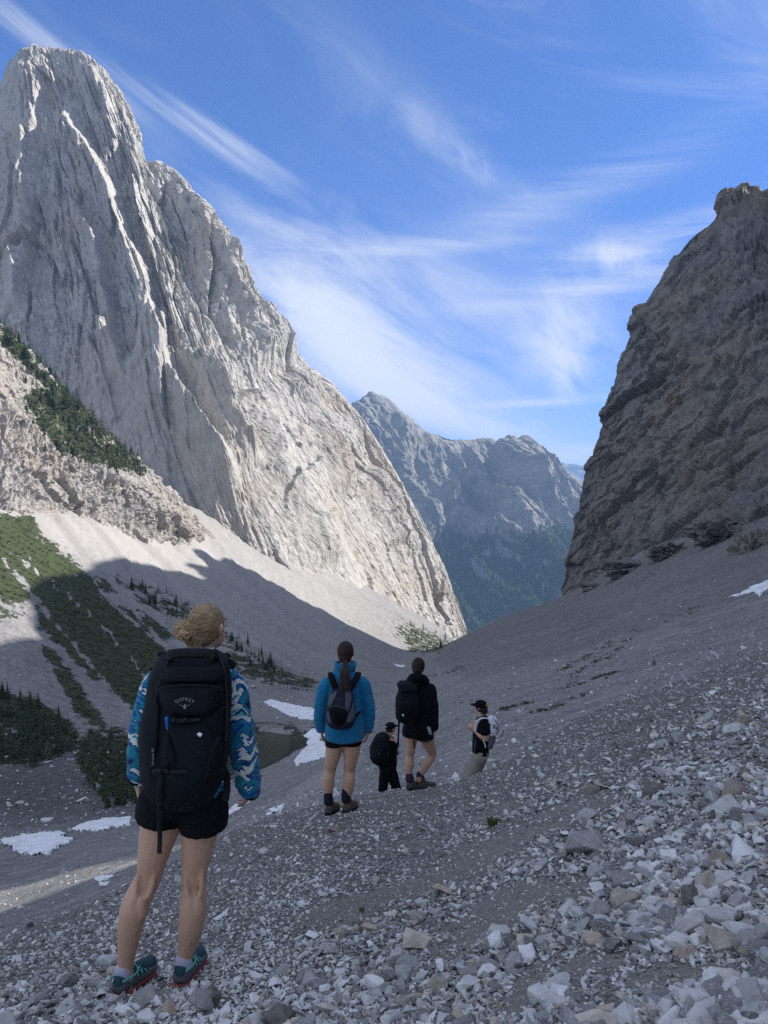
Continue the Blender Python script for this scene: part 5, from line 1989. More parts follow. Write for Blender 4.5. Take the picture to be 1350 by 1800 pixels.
def hand(S, wrist, d, palm, thumb, L=0.175, curl=0.35):
    """palm and five fingers; d = where the fingers point, palm = palm-side direction, thumb = side the thumb is on"""
    d = np.array(d, float); d /= np.linalg.norm(d)
    p = np.array(palm, float); p -= d * (p @ d); p /= np.linalg.norm(p)
    t = np.array(thumb, float); t -= d * (t @ d) + p * (t @ p); t /= np.linalg.norm(t)
    wrist = np.array(wrist, float)
    k = L / 0.175
    S.tube([wrist - d * 0.02, wrist + d * 0.025 * k, wrist + d * 0.06 * k, wrist + d * 0.088 * k],
           [(0.024 * k, 0.020 * k), (0.030 * k, 0.016 * k), (0.039 * k, 0.014 * k), (0.036 * k, 0.011 * k)], ref=tuple(t))
    for i, (ln, off) in enumerate(((0.068, 0.033), (0.078, 0.011), (0.072, -0.011), (0.056, -0.032))):
        b = wrist + d * (0.086 - 0.003 * abs(i - 1)) * k + t * off * k
        dd_ = d + t * (off * 1.6)
        q = [b - dd_ * 0.01]
        cur = b
        for j, f in enumerate((0.42, 0.33, 0.25)):
            an = curl * (0.5 + 0.75 * j) * (1 + 0.12 * i)
            dv = dd_ * math.cos(an) + p * math.sin(an)
            cur = cur + dv * ln * f * k
            q.append(cur)
        S.tube(q, [0.0088 * k, 0.0088 * k, 0.0078 * k, 0.0066 * k], seg=10, sub=3, ref=tuple(t))
    b = wrist + d * 0.022 * k + t * 0.022 * k
    q = [b, b + (d * 0.6 + t * 0.75 + p * 0.25) * 0.032 * k, b + (d * 0.95 + t * 0.95 + p * 0.45) * 0.05 * k, b + (d * 1.35 + t * 0.95 + p * 0.7) * 0.058 * k]
    S.tube(q, [0.013 * k, 0.0115 * k, 0.0095 * k, 0.0075 * k], seg=10, sub=3, ref=tuple(p))


def head(S, c, yaw, k=1.0, tilt=0.0):
    """skull, jaw, nose, lips, brow, ears; yaw 0 looks away along +y, positive turns right"""
    c = np.array(c, float)
    f = np.array([math.sin(yaw), math.cos(yaw), tilt])
    f /= np.linalg.norm(f)
    r = np.array([math.cos(yaw), -math.sin(yaw), 0.0])
    u = np.cross(r, f)
    P_ = lambda a, b, z: c + (r * a + f * b + u * z) * k
    S.ell(P_(0, -0.008, 0.018), (0.073 * k, 0.093 * k, 0.090 * k), yaw=-yaw)
    S.ell(P_(0, 0.022, -0.035), (0.060 * k, 0.068 * k, 0.066 * k), yaw=-yaw)
    S.ell(P_(0, 0.060, -0.078), (0.028 * k, 0.024 * k, 0.022 * k), yaw=-yaw)
    S.tube([P_(-0.030, 0.076, 0.020), P_(0, 0.084, 0.022), P_(0.030, 0.076, 0.020)], [0.010 * k, 0.011 * k, 0.010 * k], sub=3)
    S.tube([P_(0, 0.083, 0.015), P_(0, 0.094, -0.008), P_(0, 0.103, -0.024)], [0.007 * k, 0.009 * k, 0.012 * k], sub=3)
    S.ell(P_(0.011, 0.092, -0.027), (0.008 * k, 0.009 * k, 0.007 * k))
    S.ell(P_(-0.011, 0.092, -0.027), (0.008 * k, 0.009 * k, 0.007 * k))
    S.tube([P_(-0.024, 0.080, -0.050), P_(0, 0.090, -0.048), P_(0.024, 0.080, -0.050)], [0.004 * k, 0.007 * k, 0.004 * k], sub=3)
    S.tube([P_(-0.020, 0.079, -0.059), P_(0, 0.088, -0.060), P_(0.020, 0.079, -0.059)], [0.004 * k, 0.008 * k, 0.004 * k], sub=3)
    for s in (-1, 1):
        S.tube([P_(s * 0.074, -0.006, 0.022), P_(s * 0.084, -0.016, 0.012), P_(s * 0.080, -0.012, -0.012), P_(s * 0.074, -0.002, -0.026)],
               [0.008 * k, 0.010 * k, 0.008 * k, 0.006 * k], seg=10, sub=4)
    return P_


def eyes(P_, base, parent, k=1.0):
    for s in (-1, 1):
        S = Shape().ell(P_(s * 0.030, 0.076, 0.004), (0.012 * k, 0.010 * k, 0.009 * k))
        link('eye', S.mesh('eye', M_eye, base), parent)
        S = Shape().tube([P_(s * 0.016, 0.0865, 0.030), P_(s * 0.030, 0.085, 0.034), P_(s * 0.045, 0.074, 0.029)], [0.003 * k] * 3, sub=3)
        link('eyebrow', S.mesh('eyebrow', M_brow, base), parent)


def folds(a=0.006, s=0.11, stretch=(1, 1, 0.45), seed=0.0):
    def fn(co):
        q = co / s * np.array(stretch) + seed
        return a * (fbm(q, 4, 0.55, ridged=True) * 0.8 + 0.4 * fbm(co / 0.035 + seed, 3, 0.6))
    return fn


# --- materials of the people and their kit
def mat_fabric(name, c, rough=0.8, weave=420.0, strength=0.25, spec=0.25, sheen=0.0, fold=0.25):
    m, n = material(name)
    p = n.obj_co()
    big = n.noise(p, 9.0, 4, 0.6)
    wv = n.noise(p, weave, 2, 0.5)
    col = n.mix(big, tuple(x * (1 - fold) for x in c), tuple(x * (1 + fold) for x in c))
    h = n.math('ADD', n.math('MULTIPLY', n.noise(p, 28.0, 4, 0.6), 0.8), n.math('MULTIPLY', wv, 0.15))
    finish(n, col, rough, n.bump(h, strength, 0.02), spec, Sheen_Weight=sheen)
    return m


def mat_skin():
    m, n = material('skin')
    p = n.obj_co()
    a = n.noise(p, 7.0, 4, 0.6)
    b = n.noise(p, 60.0, 3, 0.6)
    col = n.mix(a, (0.43, 0.25, 0.160), (0.54, 0.335, 0.225))
    col = n.mix(n.mapr(b, 0.5, 0.8, 0, 0.3), col, (0.44, 0.235, 0.17))
    finish(n, col, 0.5, n.bump(b, 0.08, 0.005), spec=0.4)
    return m


def mat_hair(name, a, b):
    m, n = material(name)
    p = n.obj_co()
    st = n.noise(n.mapping(p, scale=(0.16, 0.6, 1.0), rot=(0.1, math.radians(28), 0.1)), 150.0, 3, 0.6, 0.3)
    st2 = n.noise(n.mapping(p, scale=(0.4, 1.0, 0.6)), 35.0, 3, 0.6, 0.8)
    t = n.math('MULTIPLY_ADD', st, 0.7, n.math('MULTIPLY', st2, 0.3))
    col = n.mix(n.mapr(t, 0.35, 0.65), a, b)
    finish(n, col, 0.6, n.bump(t, 1.0, 0.006), spec=0.22)
    return m


def mat_camo_fleece():
    """fleece in jagged bands of deep blue, teal, pale cream and navy"""
    m, n = material('patterned fleece')
    p = n.obj_co()
    sp = n.node('ShaderNodeSeparateXYZ')
    n.link(p, sp.inputs[0])
    zig = n.math('MULTIPLY', n.math('PINGPONG', n.math('MULTIPLY_ADD', sp.outputs[0], 1.0, n.math('MULTIPLY', sp.outputs[1], 0.6)), 0.045), 1.2)
    cmb = n.node('ShaderNodeCombineXYZ')
    n.link(sp.outputs[0], cmb.inputs[0])
    n.link(sp.outputs[1], cmb.inputs[1])
    n.link(n.math('ADD', n.math('MULTIPLY', sp.outputs[2], 1.9), zig), cmb.inputs[2])
    t = n.noise(cmb.outputs[0], 8.5, 2.5, 0.5, 0.35)
    ramp = n.node('ShaderNodeValToRGB')
    ramp.color_ramp.interpolation = 'CONSTANT'
    el = ramp.color_ramp.elements
    stops = [(0.0, (0.012, 0.02, 0.035)), (0.37, (0.008, 0.075, 0.24)), (0.45, (0.015, 0.19, 0.27)), (0.53, (0.008, 0.06, 0.20)), (0.565, (0.58, 0.60, 0.56)), (0.64, (0.02, 0.24, 0.32)), (0.70, (0.006, 0.03, 0.08))]
    while len(el) > 1:
        el.remove(el[-1])
    for i, (q, c) in enumerate(stops):
        e = el[0] if i == 0 else el.new(q)
        e.position = q
        e.color = c + (1,)
    n.link(t, ramp.inputs[0])
    h = n.math('ADD', n.noise(p, 26.0, 4, 0.6), n.math('MULTIPLY', n.noise(p, 300.0, 2, 0.6), 0.25))
    finish(n, ramp.outputs[0], 0.95, n.bump(h, 0.35, 0.02), spec=0.1, Sheen_Weight=0.15)
    return m


M_skin = mat_skin()
M_eye = solid('eye white', (0.6, 0.58, 0.55), 0.2, var=0.05)
M_blond = mat_hair('dark blond hair', (0.13, 0.082, 0.042), (0.42, 0.29, 0.165))
M_bun = mat_hair('sun-bleached hair', (0.20, 0.125, 0.062), (0.60, 0.42, 0.24))
M_brown = mat_hair('dark brown hair', (0.010, 0.006, 0.005), (0.038, 0.022, 0.017))
M_brow = solid('brow hair', (0.06, 0.04, 0.03), 0.8)
M_fleece = mat_camo_fleece()
M_blue = mat_fabric('blue fleece', (0.010, 0.14, 0.27), 0.95, sheen=0.2, spec=0.1)
M_black = mat_fabric('black cloth', (0.0045, 0.005, 0.0075), 0.85, spec=0.15)
M_black2 = mat_fabric('black cotton', (0.005, 0.0055, 0.008), 0.9, spec=0.12)
M_pack = mat_fabric('black pack nylon', (0.0045, 0.006, 0.009), 0.7, spec=0.14, strength=0.4)
M_pack2 = mat_fabric('black stretch mesh', (0.007, 0.011, 0.014), 0.8, spec=0.12)
M_pack3 = mat_fabric('black glossy webbing', (0.007, 0.008, 0.010), 0.5, spec=0.2)
M_greyp = mat_fabric('grey pack panel', (0.085, 0.088, 0.105), 0.8)
M_navy = mat_fabric('navy pack cloth', (0.012, 0.015, 0.030), 0.75)
M_logo = solid('grey print', (0.20, 0.21, 0.22), 0.6, var=0.05)
M_white = solid('white print', (0.75, 0.76, 0.78), 0.6, var=0.04)
M_whitep = mat_fabric('white pack cloth', (0.62, 0.62, 0.66), 0.7)
M_slate = mat_fabric('slate pack cloth', (0.11, 0.13, 0.16), 0.8)
M_khaki = mat_fabric('khaki cloth', (0.25, 0.225, 0.18), 0.85)
M_yellow = solid('yellow emblem', (0.55, 0.42, 0.03), 0.6)
M_shoeg = mat_fabric('grey shoe foam', (0.085, 0.095, 0.105), 0.75)
M_teal = mat_fabric('dark teal shoe mesh', (0.02, 0.06, 0.075), 0.8)
M_mint = solid('mint lace', (0.16, 0.50, 0.42), 0.6, var=0.08)
M_coral = solid('coral sole', (0.40, 0.075, 0.05), 0.7)
M_brownboot = mat_fabric('brown suede boot', (0.10, 0.070, 0.045), 0.85)
M_greyboot = mat_fabric('grey brown boot', (0.075, 0.068, 0.065), 0.85)
M_sock = mat_fabric('dark sock', (0.012, 0.012, 0.02), 0.9)
M_sockw = mat_fabric('pale sock', (0.42, 0.42, 0.50), 0.9)
M_purple = mat_fabric('dark purple sock', (0.05, 0.022, 0.045), 0.9)
M_bluegear = solid('blue bottle', (0.01, 0.10, 0.42), 0.3)


class Pack:
    """a pack seen from behind: rows of (photo y, left x, right x, centre offset, half depth)"""
    def __init__(self, d0, rows, n=2.7, back=0.0):
        self.d0 = d0
        self.R = np.array(rows, float)
        self.n = n

    def row(self, py):
        i = self.R[:, 0]
        return [pchip(i, self.R[:, k], np.atleast_1d(py)) for k in range(1, 5)]

    def surf(self, px, py, lift=0.0):
        px = np.atleast_1d(np.asarray(px, float))
        py = np.atleast_1d(np.asarray(py, float))
        xl, xr, yc, hd = self.row(py)
        cx, hw = (xl + xr) / 2, (xr - xl) / 2
        q = np.clip(np.abs((px - cx) / hw), 0, 0.985)
        dy = yc - hd * (1 - q ** self.n) ** (1 / self.n) - lift
        d = self.d0 + dy
        return np.stack([(px - 675) / F * d, d, -(py - 900) / F * d], 1)

    def body(self, S):
        p0, p1 = self.R[0, 0], self.R[-1, 0]
        rings_ = []
        a = np.linspace(0, 2 * math.pi, 44, endpoint=False)
        for py in np.linspace(p0, p1, 40):
            xl, xr, yc, hd = [float(q[0]) for q in self.row(py)]
            e = 2 / self.n
            cx = np.sign(np.cos(a)) * np.abs(np.cos(a)) ** e
            cy = np.sign(np.sin(a)) * np.abs(np.sin(a)) ** e
            px = (xl + xr) / 2 + cx * (xr - xl) / 2
            d = self.d0 + yc + cy * hd
            rings_.append(np.stack([(px - 675) / F * d, d, a * 0 - (py - 900) / F * (self.d0 + yc)], 1))
        S.rings(rings_)
        return S

    def panel(self, name, poly, lift, mat, base, parent, edge=5.0, sink=0.003):
        pts = []
        n = len(poly)
        for i in range(n):
            a, b = np.array(poly[i], float), np.array(poly[(i + 1) % n], float)
            for t in np.linspace(0, 1, 10, endpoint=False):
                pts.append(a + (b - a) * t)
        pts = np.array(pts)
        for _ in range(2):                                   # soften corners
            pts = 0.5 * pts + 0.25 * (np.roll(pts, 1, 0) + np.roll(pts, -1, 0))
        c = pts.mean(0)
        V, F_ = [], []
        ts = [0.12, 0.3, 0.5, 0.68, 0.82, 0.91, 0.965, 1.0]
        m = len(pts)
        for t in ts:
            q = c + (pts - c) * t
            l = lift * (1 - t ** edge) - sink * (t > 0.99)
            V.append(self.surf(q[:, 0], q[:, 1], l))
        V = np.concatenate(V + [self.surf(c[0], c[1], lift)]) - base
        for i in range(len(ts) - 1):
            for k in range(m):
                k2 = (k + 1) % m
                F_.append((i * m + k, i * m + k2, (i + 1) * m + k2, (i + 1) * m + k))
        for k in range(m):
            F_.append((len(V) - 1, (k + 1) % m, k))
        me = bpy.data.meshes.new(name)
        me.from_pydata(V.tolist(), [], F_)
        me.polygons.foreach_set('use_smooth', np.ones(len(me.polygons), bool))
        me.materials.append(mat)
        return link(name, me, parent)

    def text(self, name, body, cx, cy, height, mat, base, parent, arc=0.0, rot=0.0, lift=0.004, space=1.0):
        cu = bpy.data.curves.new('t', 'FONT')
        cu.body = body
        cu.align_x = 'CENTER'
        cu.size = 1.0
        cu.space_character = space
        cu.resolution_u = 2
        ob = bpy.data.objects.new('t', cu)
        C.objects.link(ob)
        dg = bpy.context.evaluated_depsgraph_get()
        dg.update()
        me = bpy.data.meshes.new_from_object(ob.evaluated_get(dg))
        bpy.data.objects.remove(ob)
        me.name = name
        co = np.array([v.co[:] for v in me.vertices])
        x, y = co[:, 0] * height * 1.4, (co[:, 1] - 0.33) * height * 1.4
        if arc:
            an = x / arc
            x, y = (arc + y) * np.sin(an), (arc + y) * np.cos(an) - arc
        c, s = math.cos(rot), math.sin(rot)
        px = cx + x * c - y * s
        py = cy - (x * s + y * c)
        V = self.surf(px, py, lift) - base
        me.vertices.foreach_set('co', np.ascontiguousarray(V, dtype=np.float32).ravel())
        me.materials.clear()
        me.materials.append(mat)
        me.update()
        return link(name, me, parent)

    def ribbon(self, name, line, width, mat, base, parent, lift=0.004, thick=0.003):
        pts = np.array([self.surf(a, b, lift)[0] for a, b in line])
        S = Shape().tube(pts, [(width / F * self.d0 / 2, thick)] * len(pts), seg=10, sub=4, ref=(1, 0, 0), expo=4)
        if abs(line[0][0] - line[-1][0]) > abs(line[0][1] - line[-1][1]):
            S = Shape().tube(pts, [(width / F * self.d0 / 2, thick)] * len(pts), seg=10, sub=4, ref=(0, 0, 1), expo=4)
        return link(name, S.mesh(name, mat, base), parent)


def strap(name, pts, wid, mat, base, parent, thick=0.004, ref=(1, 0, 0), sub=6):
    S = Shape().tube(pts, [(wid / 2, thick)] * len(pts), seg=10, sub=sub, ref=ref, expo=3.5)
    return link(name, S.mesh(name, mat, base), parent)


def shoe(parent, base, heel, yaw, L, mats, boot=0.0, pitch=0.0, laces=True, txt=None):
    """heel = point under the heel on the ground; yaw 0 points away, positive to the right"""
    sole_m, mid_m, up_m, col_m, lace_m = mats
    k = L / 0.27
    Rm = np.array(Euler((pitch, 0, -yaw), 'XYZ').to_matrix())

    def T(pts):
        return [np.array(heel) + Rm @ (np.array(p) * k) for p in pts]
    ys = [-0.02, 0.03, 0.09, 0.15, 0.21, 0.245]
    hw = [0.034, 0.038, 0.035, 0.042, 0.043, 0.026]
    up = Rm @ np.array([0, 0, 1.0])
    sd = tuple(Rm @ np.array([1.0, 0, 0]))
    root = Shape().tube(T([(0, y, 0.062 - 0.10 * max(0, y - 0.06)) for y in ys]),
                        [(h * k * 0.93, (0.040 - 0.075 * max(0, y - 0.05)) * k) for y, h in zip(ys, hw)], ref=sd, sub=5, seg=20)
    root.tube(T([(0, 0.012, 0.06), (0, 0.010, 0.085 + boot * 0.5), (0, 0.012, 0.100 + boot)]), [(0.036 * k, 0.043 * k), (0.034 * k, 0.041 * k), (0.033 * k, 0.040 * k)], ref=sd)
    if boot:
        root.tube(T([(0, 0.03, 0.075), (0, 0.045, 0.08 + boot * 0.4), (0, 0.02, 0.09 + boot)]), [0.032 * k] * 3, ref=sd)
    o = link('shoe' if not boot else 'boot', root.mesh('shoe', up_m, base, voxel=0.006 if L > 0.2 else 0.008, smooth=3), parent)
    s1 = Shape().tube(T([(0, y, 0.032 + (0.012 if y < 0.05 else 0)) for y in ys]), [(h * k * 1.08, (0.030 if y < 0.05 else 0.022) * k) for y, h in zip(ys, hw)], ref=sd, expo=3, sub=5, seg=20)
    link('midsole', s1.mesh('midsole', mid_m, base), o)
    s2 = Shape().tube(T([(0, y, 0.010) for y in ys]), [(h * k * 1.04, 0.010 * k) for h in hw], ref=sd, expo=3.5, sub=5, seg=20)
    for i, y in enumerate(np.linspace(-0.02, 0.235, 9)):
        for s in (-1, 1):
            s2.tube(T([(s * 0.030, y, 0.004), (s * 0.012, y + 0.008, 0.003)]), [0.006 * k, 0.005 * k], seg=6, sub=1, ref=sd)
    link('sole', s2.mesh('sole', sole_m, base), o)
    cs = Shape().tube(T([(0, 0.010, 0.094 + boot), (0, 0.010, 0.106 + boot)]), [(0.0365 * k, 0.044 * k), (0.034 * k, 0.040 * k)], ref=sd, sub=3)
    link('collar', cs.mesh('collar', col_m, base), o)
    if laces:
        lc = Shape()
        for s in (-1, 1):
            lc.tube(T([(s * 0.030, -0.045, 0.078), (s * 0.0385, 0.0, 0.076), (s * 0.0375, 0.05, 0.076), (s * 0.030, 0.085, 0.088)]), [(0.0025, 0.0065)] * 4, ref=sd, seg=8)
            zz_ = [0.060, 0.088, 0.056, 0.082, 0.050, 0.076, 0.046]
            lc.tube(T([(s * (0.041 if j % 2 == 0 else 0.020), 0.060 + 0.017 * j, z) for j, z in enumerate(zz_)]), [0.0032] * 7, sub=2, seg=6, ref=sd)
        for j in range(5):
            y = 0.075 + 0.019 * j
            lc.tube(T([(-0.026, y, 0.083 - j * 0.007), (0, y + 0.004, 0.100 - j * 0.0075), (0.026, y, 0.083 - j * 0.007)]), [0.0034] * 3, sub=2, seg=6, ref=sd)
        link('lace', lc.mesh('lace', lace_m, base), o)
    if txt:
        cu = bpy.data.curves.new('t', 'FONT')
        cu.body = txt
        cu.size = 0.017
        cu.extrude = 0.0006
        cu.align_x = 'CENTER'
        ob = bpy.data.objects.new('t', cu)
        C.objects.link(ob)
        dg = bpy.context.evaluated_depsgraph_get()
        dg.update()
        me = bpy.data.meshes.new_from_object(ob.evaluated_get(dg))
        bpy.data.objects.remove(ob)
        me.name = 'lettering'
        co = np.array([v.co[:] for v in me.vertices])
        V = np.array(T([(0.0415 - 1.2 * abs(a - 0.035 - 0.02) ** 2 * 6, 0.035 + a, 0.056 + b) for a, b, c in co])) - base
        me.vertices.foreach_set('co', np.ascontiguousarray(V, dtype=np.float32).ravel())
        me.materials.clear()
        me.materials.append(mats[4])
        link('lettering', me, o)
    return o


def sock(parent, base, a, b, r0, r1, mat):
    S = Shape().tube([a, b], [r0, r1], sub=4)
    link('sock', S.mesh('sock', mat, base), parent)


def person(base, label):
    o = bpy.data.objects.new('person', None)
    C.objects.link(o)
    o.location = base
    o.empty_display_size = 0.2
    tag(o, label, 'person')
    return o


def thing_at(name, base, label, cat, mesh):
    o = link(name, mesh)
    o.location = base
    tag(o, label, cat)
    return o


# ================= nearest hiker: patterned fleece, black shorts, big black pack
D = 3.35
W = lambda x, y, dy=0.0: at(x, y, D + dy)
BASE = at(270, 1745, D)
P1 = person(BASE, 'nearest hiker with blond bun, patterned blue fleece, black shorts and mint-laced shoes')
ny = math.radians(22)
S = Shape()
PH = head(S, W(366, 1104, 0.02), ny, 0.97, 0.02)
S.tube([W(350, 1165, 0.0), W(355, 1145, 0.0), W(360, 1118, 0.015)], [(0.062, 0.055), (0.050, 0.050), (0.055, 0.055)])
S.tube([W(322, 1412), W(326, 1370), W(333, 1320), W(338, 1250), W(343, 1195), W(350, 1165)],
       [(0.150, 0.115), (0.14, 0.105), (0.115, 0.085), (0.125, 0.090), (0.120, 0.080), (0.06, 0.055)])
# legs
S.tube([W(287, 1405), W(284, 1440), W(276, 1475), W(269, 1505), W(262, 1540, 0.015), W(251, 1562, 0.02), W(238, 1592, -0.01), W(230, 1622, -0.012), W(225, 1660, 0.0), W(220, 1700), W(220, 1735)],
       [0.100, 0.092, 0.079, 0.067, 0.056, 0.058, 0.062, 0.056, 0.045, 0.035, 0.036])
S.tube([W(356, 1405), W(353, 1440), W(349, 1475), W(345, 1505), W(341, 1540, 0.015), W(341, 1562, 0.02), W(340, 1592, -0.012), W(337, 1622, -0.012), W(330, 1660), W(322, 1697), W(321, 1722)],
       [0.100, 0.090, 0.075, 0.064, 0.055, 0.054, 0.059, 0.056, 0.043, 0.031, 0.035])
for (kx, ky) in ((255, 1553), (341, 1553)):          # tendons either side of the knee hollow, calf heads below
    for s in (-1, 1):
        S.tube([W(kx + s * 13 + (6 if kx < 300 else 0), ky - 36, -0.035), W(kx + s * 14, ky, -0.040), W(kx + s * 10 - (6 if kx < 300 else 0), ky + 24, -0.045)], [0.012, 0.011, 0.014])
    S.ell(W(kx - 7 - (14 if kx < 300 else 0), ky + 46, -0.045), (0.026, 0.026, 0.062))
    S.ell(W(kx + 8 - (14 if kx < 300 else 0), ky + 42, -0.042), (0.024, 0.026, 0.055))
S.ell(W(302, 1404, -0.035), (0.075, 0.070, 0.08))
S.ell(W(344, 1404, -0.035), (0.075, 0.070, 0.08))
# arms
S.tube([W(292, 1196), W(276, 1210, 0.0), W(258, 1255, 0.0), W(247, 1298, 0.01), W(243, 1338, 0.035), W(242, 1378, 0.06)], [0.035, 0.036, 0.034, 0.032, 0.028, 0.022])
S.tube([W(392, 1196), W(406, 1210, 0.0), W(418, 1255, -0.01), W(427, 1298, 0.0), W(434, 1343, 0.025), W(441, 1385, 0.05)], [0.035, 0.036, 0.034, 0.032, 0.028, 0.022])
hand(S, W(242, 1376, 0.06), (0.10, 0.25, -1), (1, 0.3, 0.1), (0.1, 1, 0.1), 0.165, 0.45)
hand(S, W(442, 1384, 0.05), (-0.30, 0.55, -0.75), (-1, 0.2, 0.1), (0.1, 1, 0.1), 0.165, 0.4)
link('body', S.mesh('body', M_skin, BASE, voxel=0.0062, smooth=4), P1)
eyes(PH, BASE, P1)
# hair
S = Shape()
S.ell(PH(0, -0.020, 0.024), (0.077, 0.090, 0.090), yaw=-ny)
S.ell(PH(0, -0.046, -0.022), (0.058, 0.056, 0.054), yaw=-ny)
hr = link('hair', S.mesh('hair', M_blond, BASE, voxel=0.006, smooth=6, disp=lambda c: 0.0008 * fbm(c / np.array([0.06, 0.03, 0.012]) + 3, 3, 0.6)), P1)
S = Shape()
r = random.Random(5)
bc = PH(-0.043, -0.118, 0.004)
for k in range(26):
    a0 = r.uniform(0, 6.28)
    R_ = r.uniform(0.012, 0.034)
    tl = r.uniform(-0.9, 0.9)
    pts = []
    for j in range(9):
        a = a0 + j * 0.62
        v = np.array([math.cos(a) * R_, math.sin(a) * R_ * math.sin(tl) * 0.7, math.sin(a) * R_ * 1.15 * math.cos(tl)])
        pts.append(bc + v * (1 + 0.2 * r.uniform(-1, 1)) + np.array([0, r.uniform(-.004, .004), 0]))
    S.tube(pts, [0.0032 + 0.0026 * r.random()] * 9, seg=7, sub=3)
S.ell(bc + np.array([0, 0.012, 0]), (0.030, 0.028, 0.036))
S.tube([bc + np.array([0.004, 0.01, -0.02]), bc + np.array([0.012, 0.035, -0.055]), bc + np.array([0.02, 0.06, -0.085])], [0.020, 0.016, 0.010], seg=10)
link('bun', S.mesh('bun', M_bun, BASE), hr)
S = Shape()
for k in range(110):
    st_ = bc + np.array([r.uniform(-.02, .012), r.uniform(-.01, .02), r.uniform(-.02, .03)])
    dv = np.array([r.uniform(-1, 0.1), r.uniform(-.3, .3), r.uniform(-.3, .8)])
    L_ = r.uniform(0.02, 0.05)
    S.tube([st_, st_ + dv * L_ * 0.6, st_ + dv * L_ + np.array([-0.004, 0, -0.012 * r.random()])], [0.0024, 0.0018, 0.0009], seg=4, sub=2, cap=False)
for k in range(70):
    a = r.uniform(-1.2, 1.2)
    s0 = PH(0.076 * math.sin(a), -0.02 - 0.085 * math.cos(a), r.uniform(-0.055, 0.085))
    s1_ = bc + np.array([r.uniform(-.015, .015), 0.02, r.uniform(-.02, .02)])
    md_ = (s0 + s1_) / 2
    c_ = PH(0, -0.02, 0.02)
    md_ = c_ + (md_ - c_) / np.linalg.norm(md_ - c_) * 0.099
    S.tube([s0, md_, s1_], [0.0007, 0.0010, 0.0012], seg=4, sub=3, cap=False)
for k in range(26):
    s0 = PH(r.uniform(-0.05, 0.02), -0.085, -0.045 + r.uniform(-.015, .01))
    S.tube([s0, s0 + np.array([r.uniform(-.012, .004), -0.004, -0.02]), s0 + np.array([r.uniform(-.02, .008), 0.004, -r.uniform(0.03, 0.06)])], [0.0022, 0.0016, 0.0009], seg=4, sub=2, cap=False)
link('strands', S.mesh('strands', M_bun, BASE), hr)
# jacket
S = Shape()
S.tube([W(326, 1388), W(327, 1360), W(332, 1310), W(337, 1250), W(342, 1200), W(346, 1176), W(352, 1158), W(354, 1150)],
       [(0.168, 0.135), (0.160, 0.125), (0.145, 0.112), (0.148, 0.112), (0.150, 0.105), (0.120, 0.086), (0.076, 0.070), (0.068, 0.066)])
S.tube([W(292, 1194), W(274, 1207, 0.0), W(257, 1255, 0.0), W(246, 1300, 0.01), W(243, 1340, 0.035), W(243, 1364, 0.055), W(242, 1370, 0.058)], [0.058, 0.060, 0.052, 0.047, 0.045, 0.041, 0.034])
S.tube([W(392, 1194), W(408, 1206, 0.0), W(417, 1250, -0.01), W(425, 1305, 0.0), W(432, 1345, 0.025), W(437, 1378, 0.045), W(440, 1390, 0.05)], [0.056, 0.060, 0.055, 0.056, 0.054, 0.050, 0.042])
jk = link('jacket', S.mesh('jacket', M_fleece, BASE, voxel=0.0075, smooth=5, disp=folds(0.013, 0.085, (1, 1, 1.3), 2.0)), P1)
S = Shape().tube([W(441, 1388, 0.05), W(441.5, 1393, 0.052)], [0.043, 0.041])
link('cuff', S.mesh('cuff', M_black, BASE), jk)
S = Shape().tube([W(240, 1364, 0.055), W(240.5, 1369, 0.056)], [0.040, 0.038])
link('cuff', S.mesh('cuff', M_black, BASE), jk)
# shorts
S = Shape()
S.tube([W(325, 1366), W(323, 1395), W(322, 1418)], [(0.160, 0.132), (0.176, 0.142), (0.176, 0.140)])
S.tube([W(290, 1400, -0.005), W(286, 1420, -0.005), W(284, 1436, 0.0)], [(0.108, 0.125), (0.112, 0.125), (0.110, 0.118)], cap=False)
S.tube([W(354, 1400, -0.005), W(357, 1430, -0.005), W(357, 1453, 0.0)], [(0.110, 0.125), (0.108, 0.125), (0.102, 0.115)], cap=False)
link('shorts', S.mesh('shorts', M_black, BASE, voxel=0.008, smooth=3, disp=folds(0.006, 0.09, (1, 1, 0.5), 7.0)), P1)
sm = (M_coral, M_shoeg, M_teal, M_black, M_mint)
for (hx, hy, yaw, tx) in ((216, 1757, 0.24, None), (322, 1740, 0.08, 'SALOMON')):
    sx0, sd0, sz0 = ray_fg(hx, hy)
    hz = max(float(at(hx, hy, D)[2]), float(ground_fg(at(hx, hy, D)[0], D)[0])) + 0.004
    hp = np.array([at(hx, hy, D)[0], D - 0.02, hz])
    shoe(P1, BASE, hp, yaw, 0.27, sm, pitch=math.radians(-8), txt=tx)
    sock(P1, BASE, hp + np.array([0.004, 0.014, 0.080]), hp + np.array([0.004, 0.014, 0.108]), 0.037, 0.0365, M_sockw)
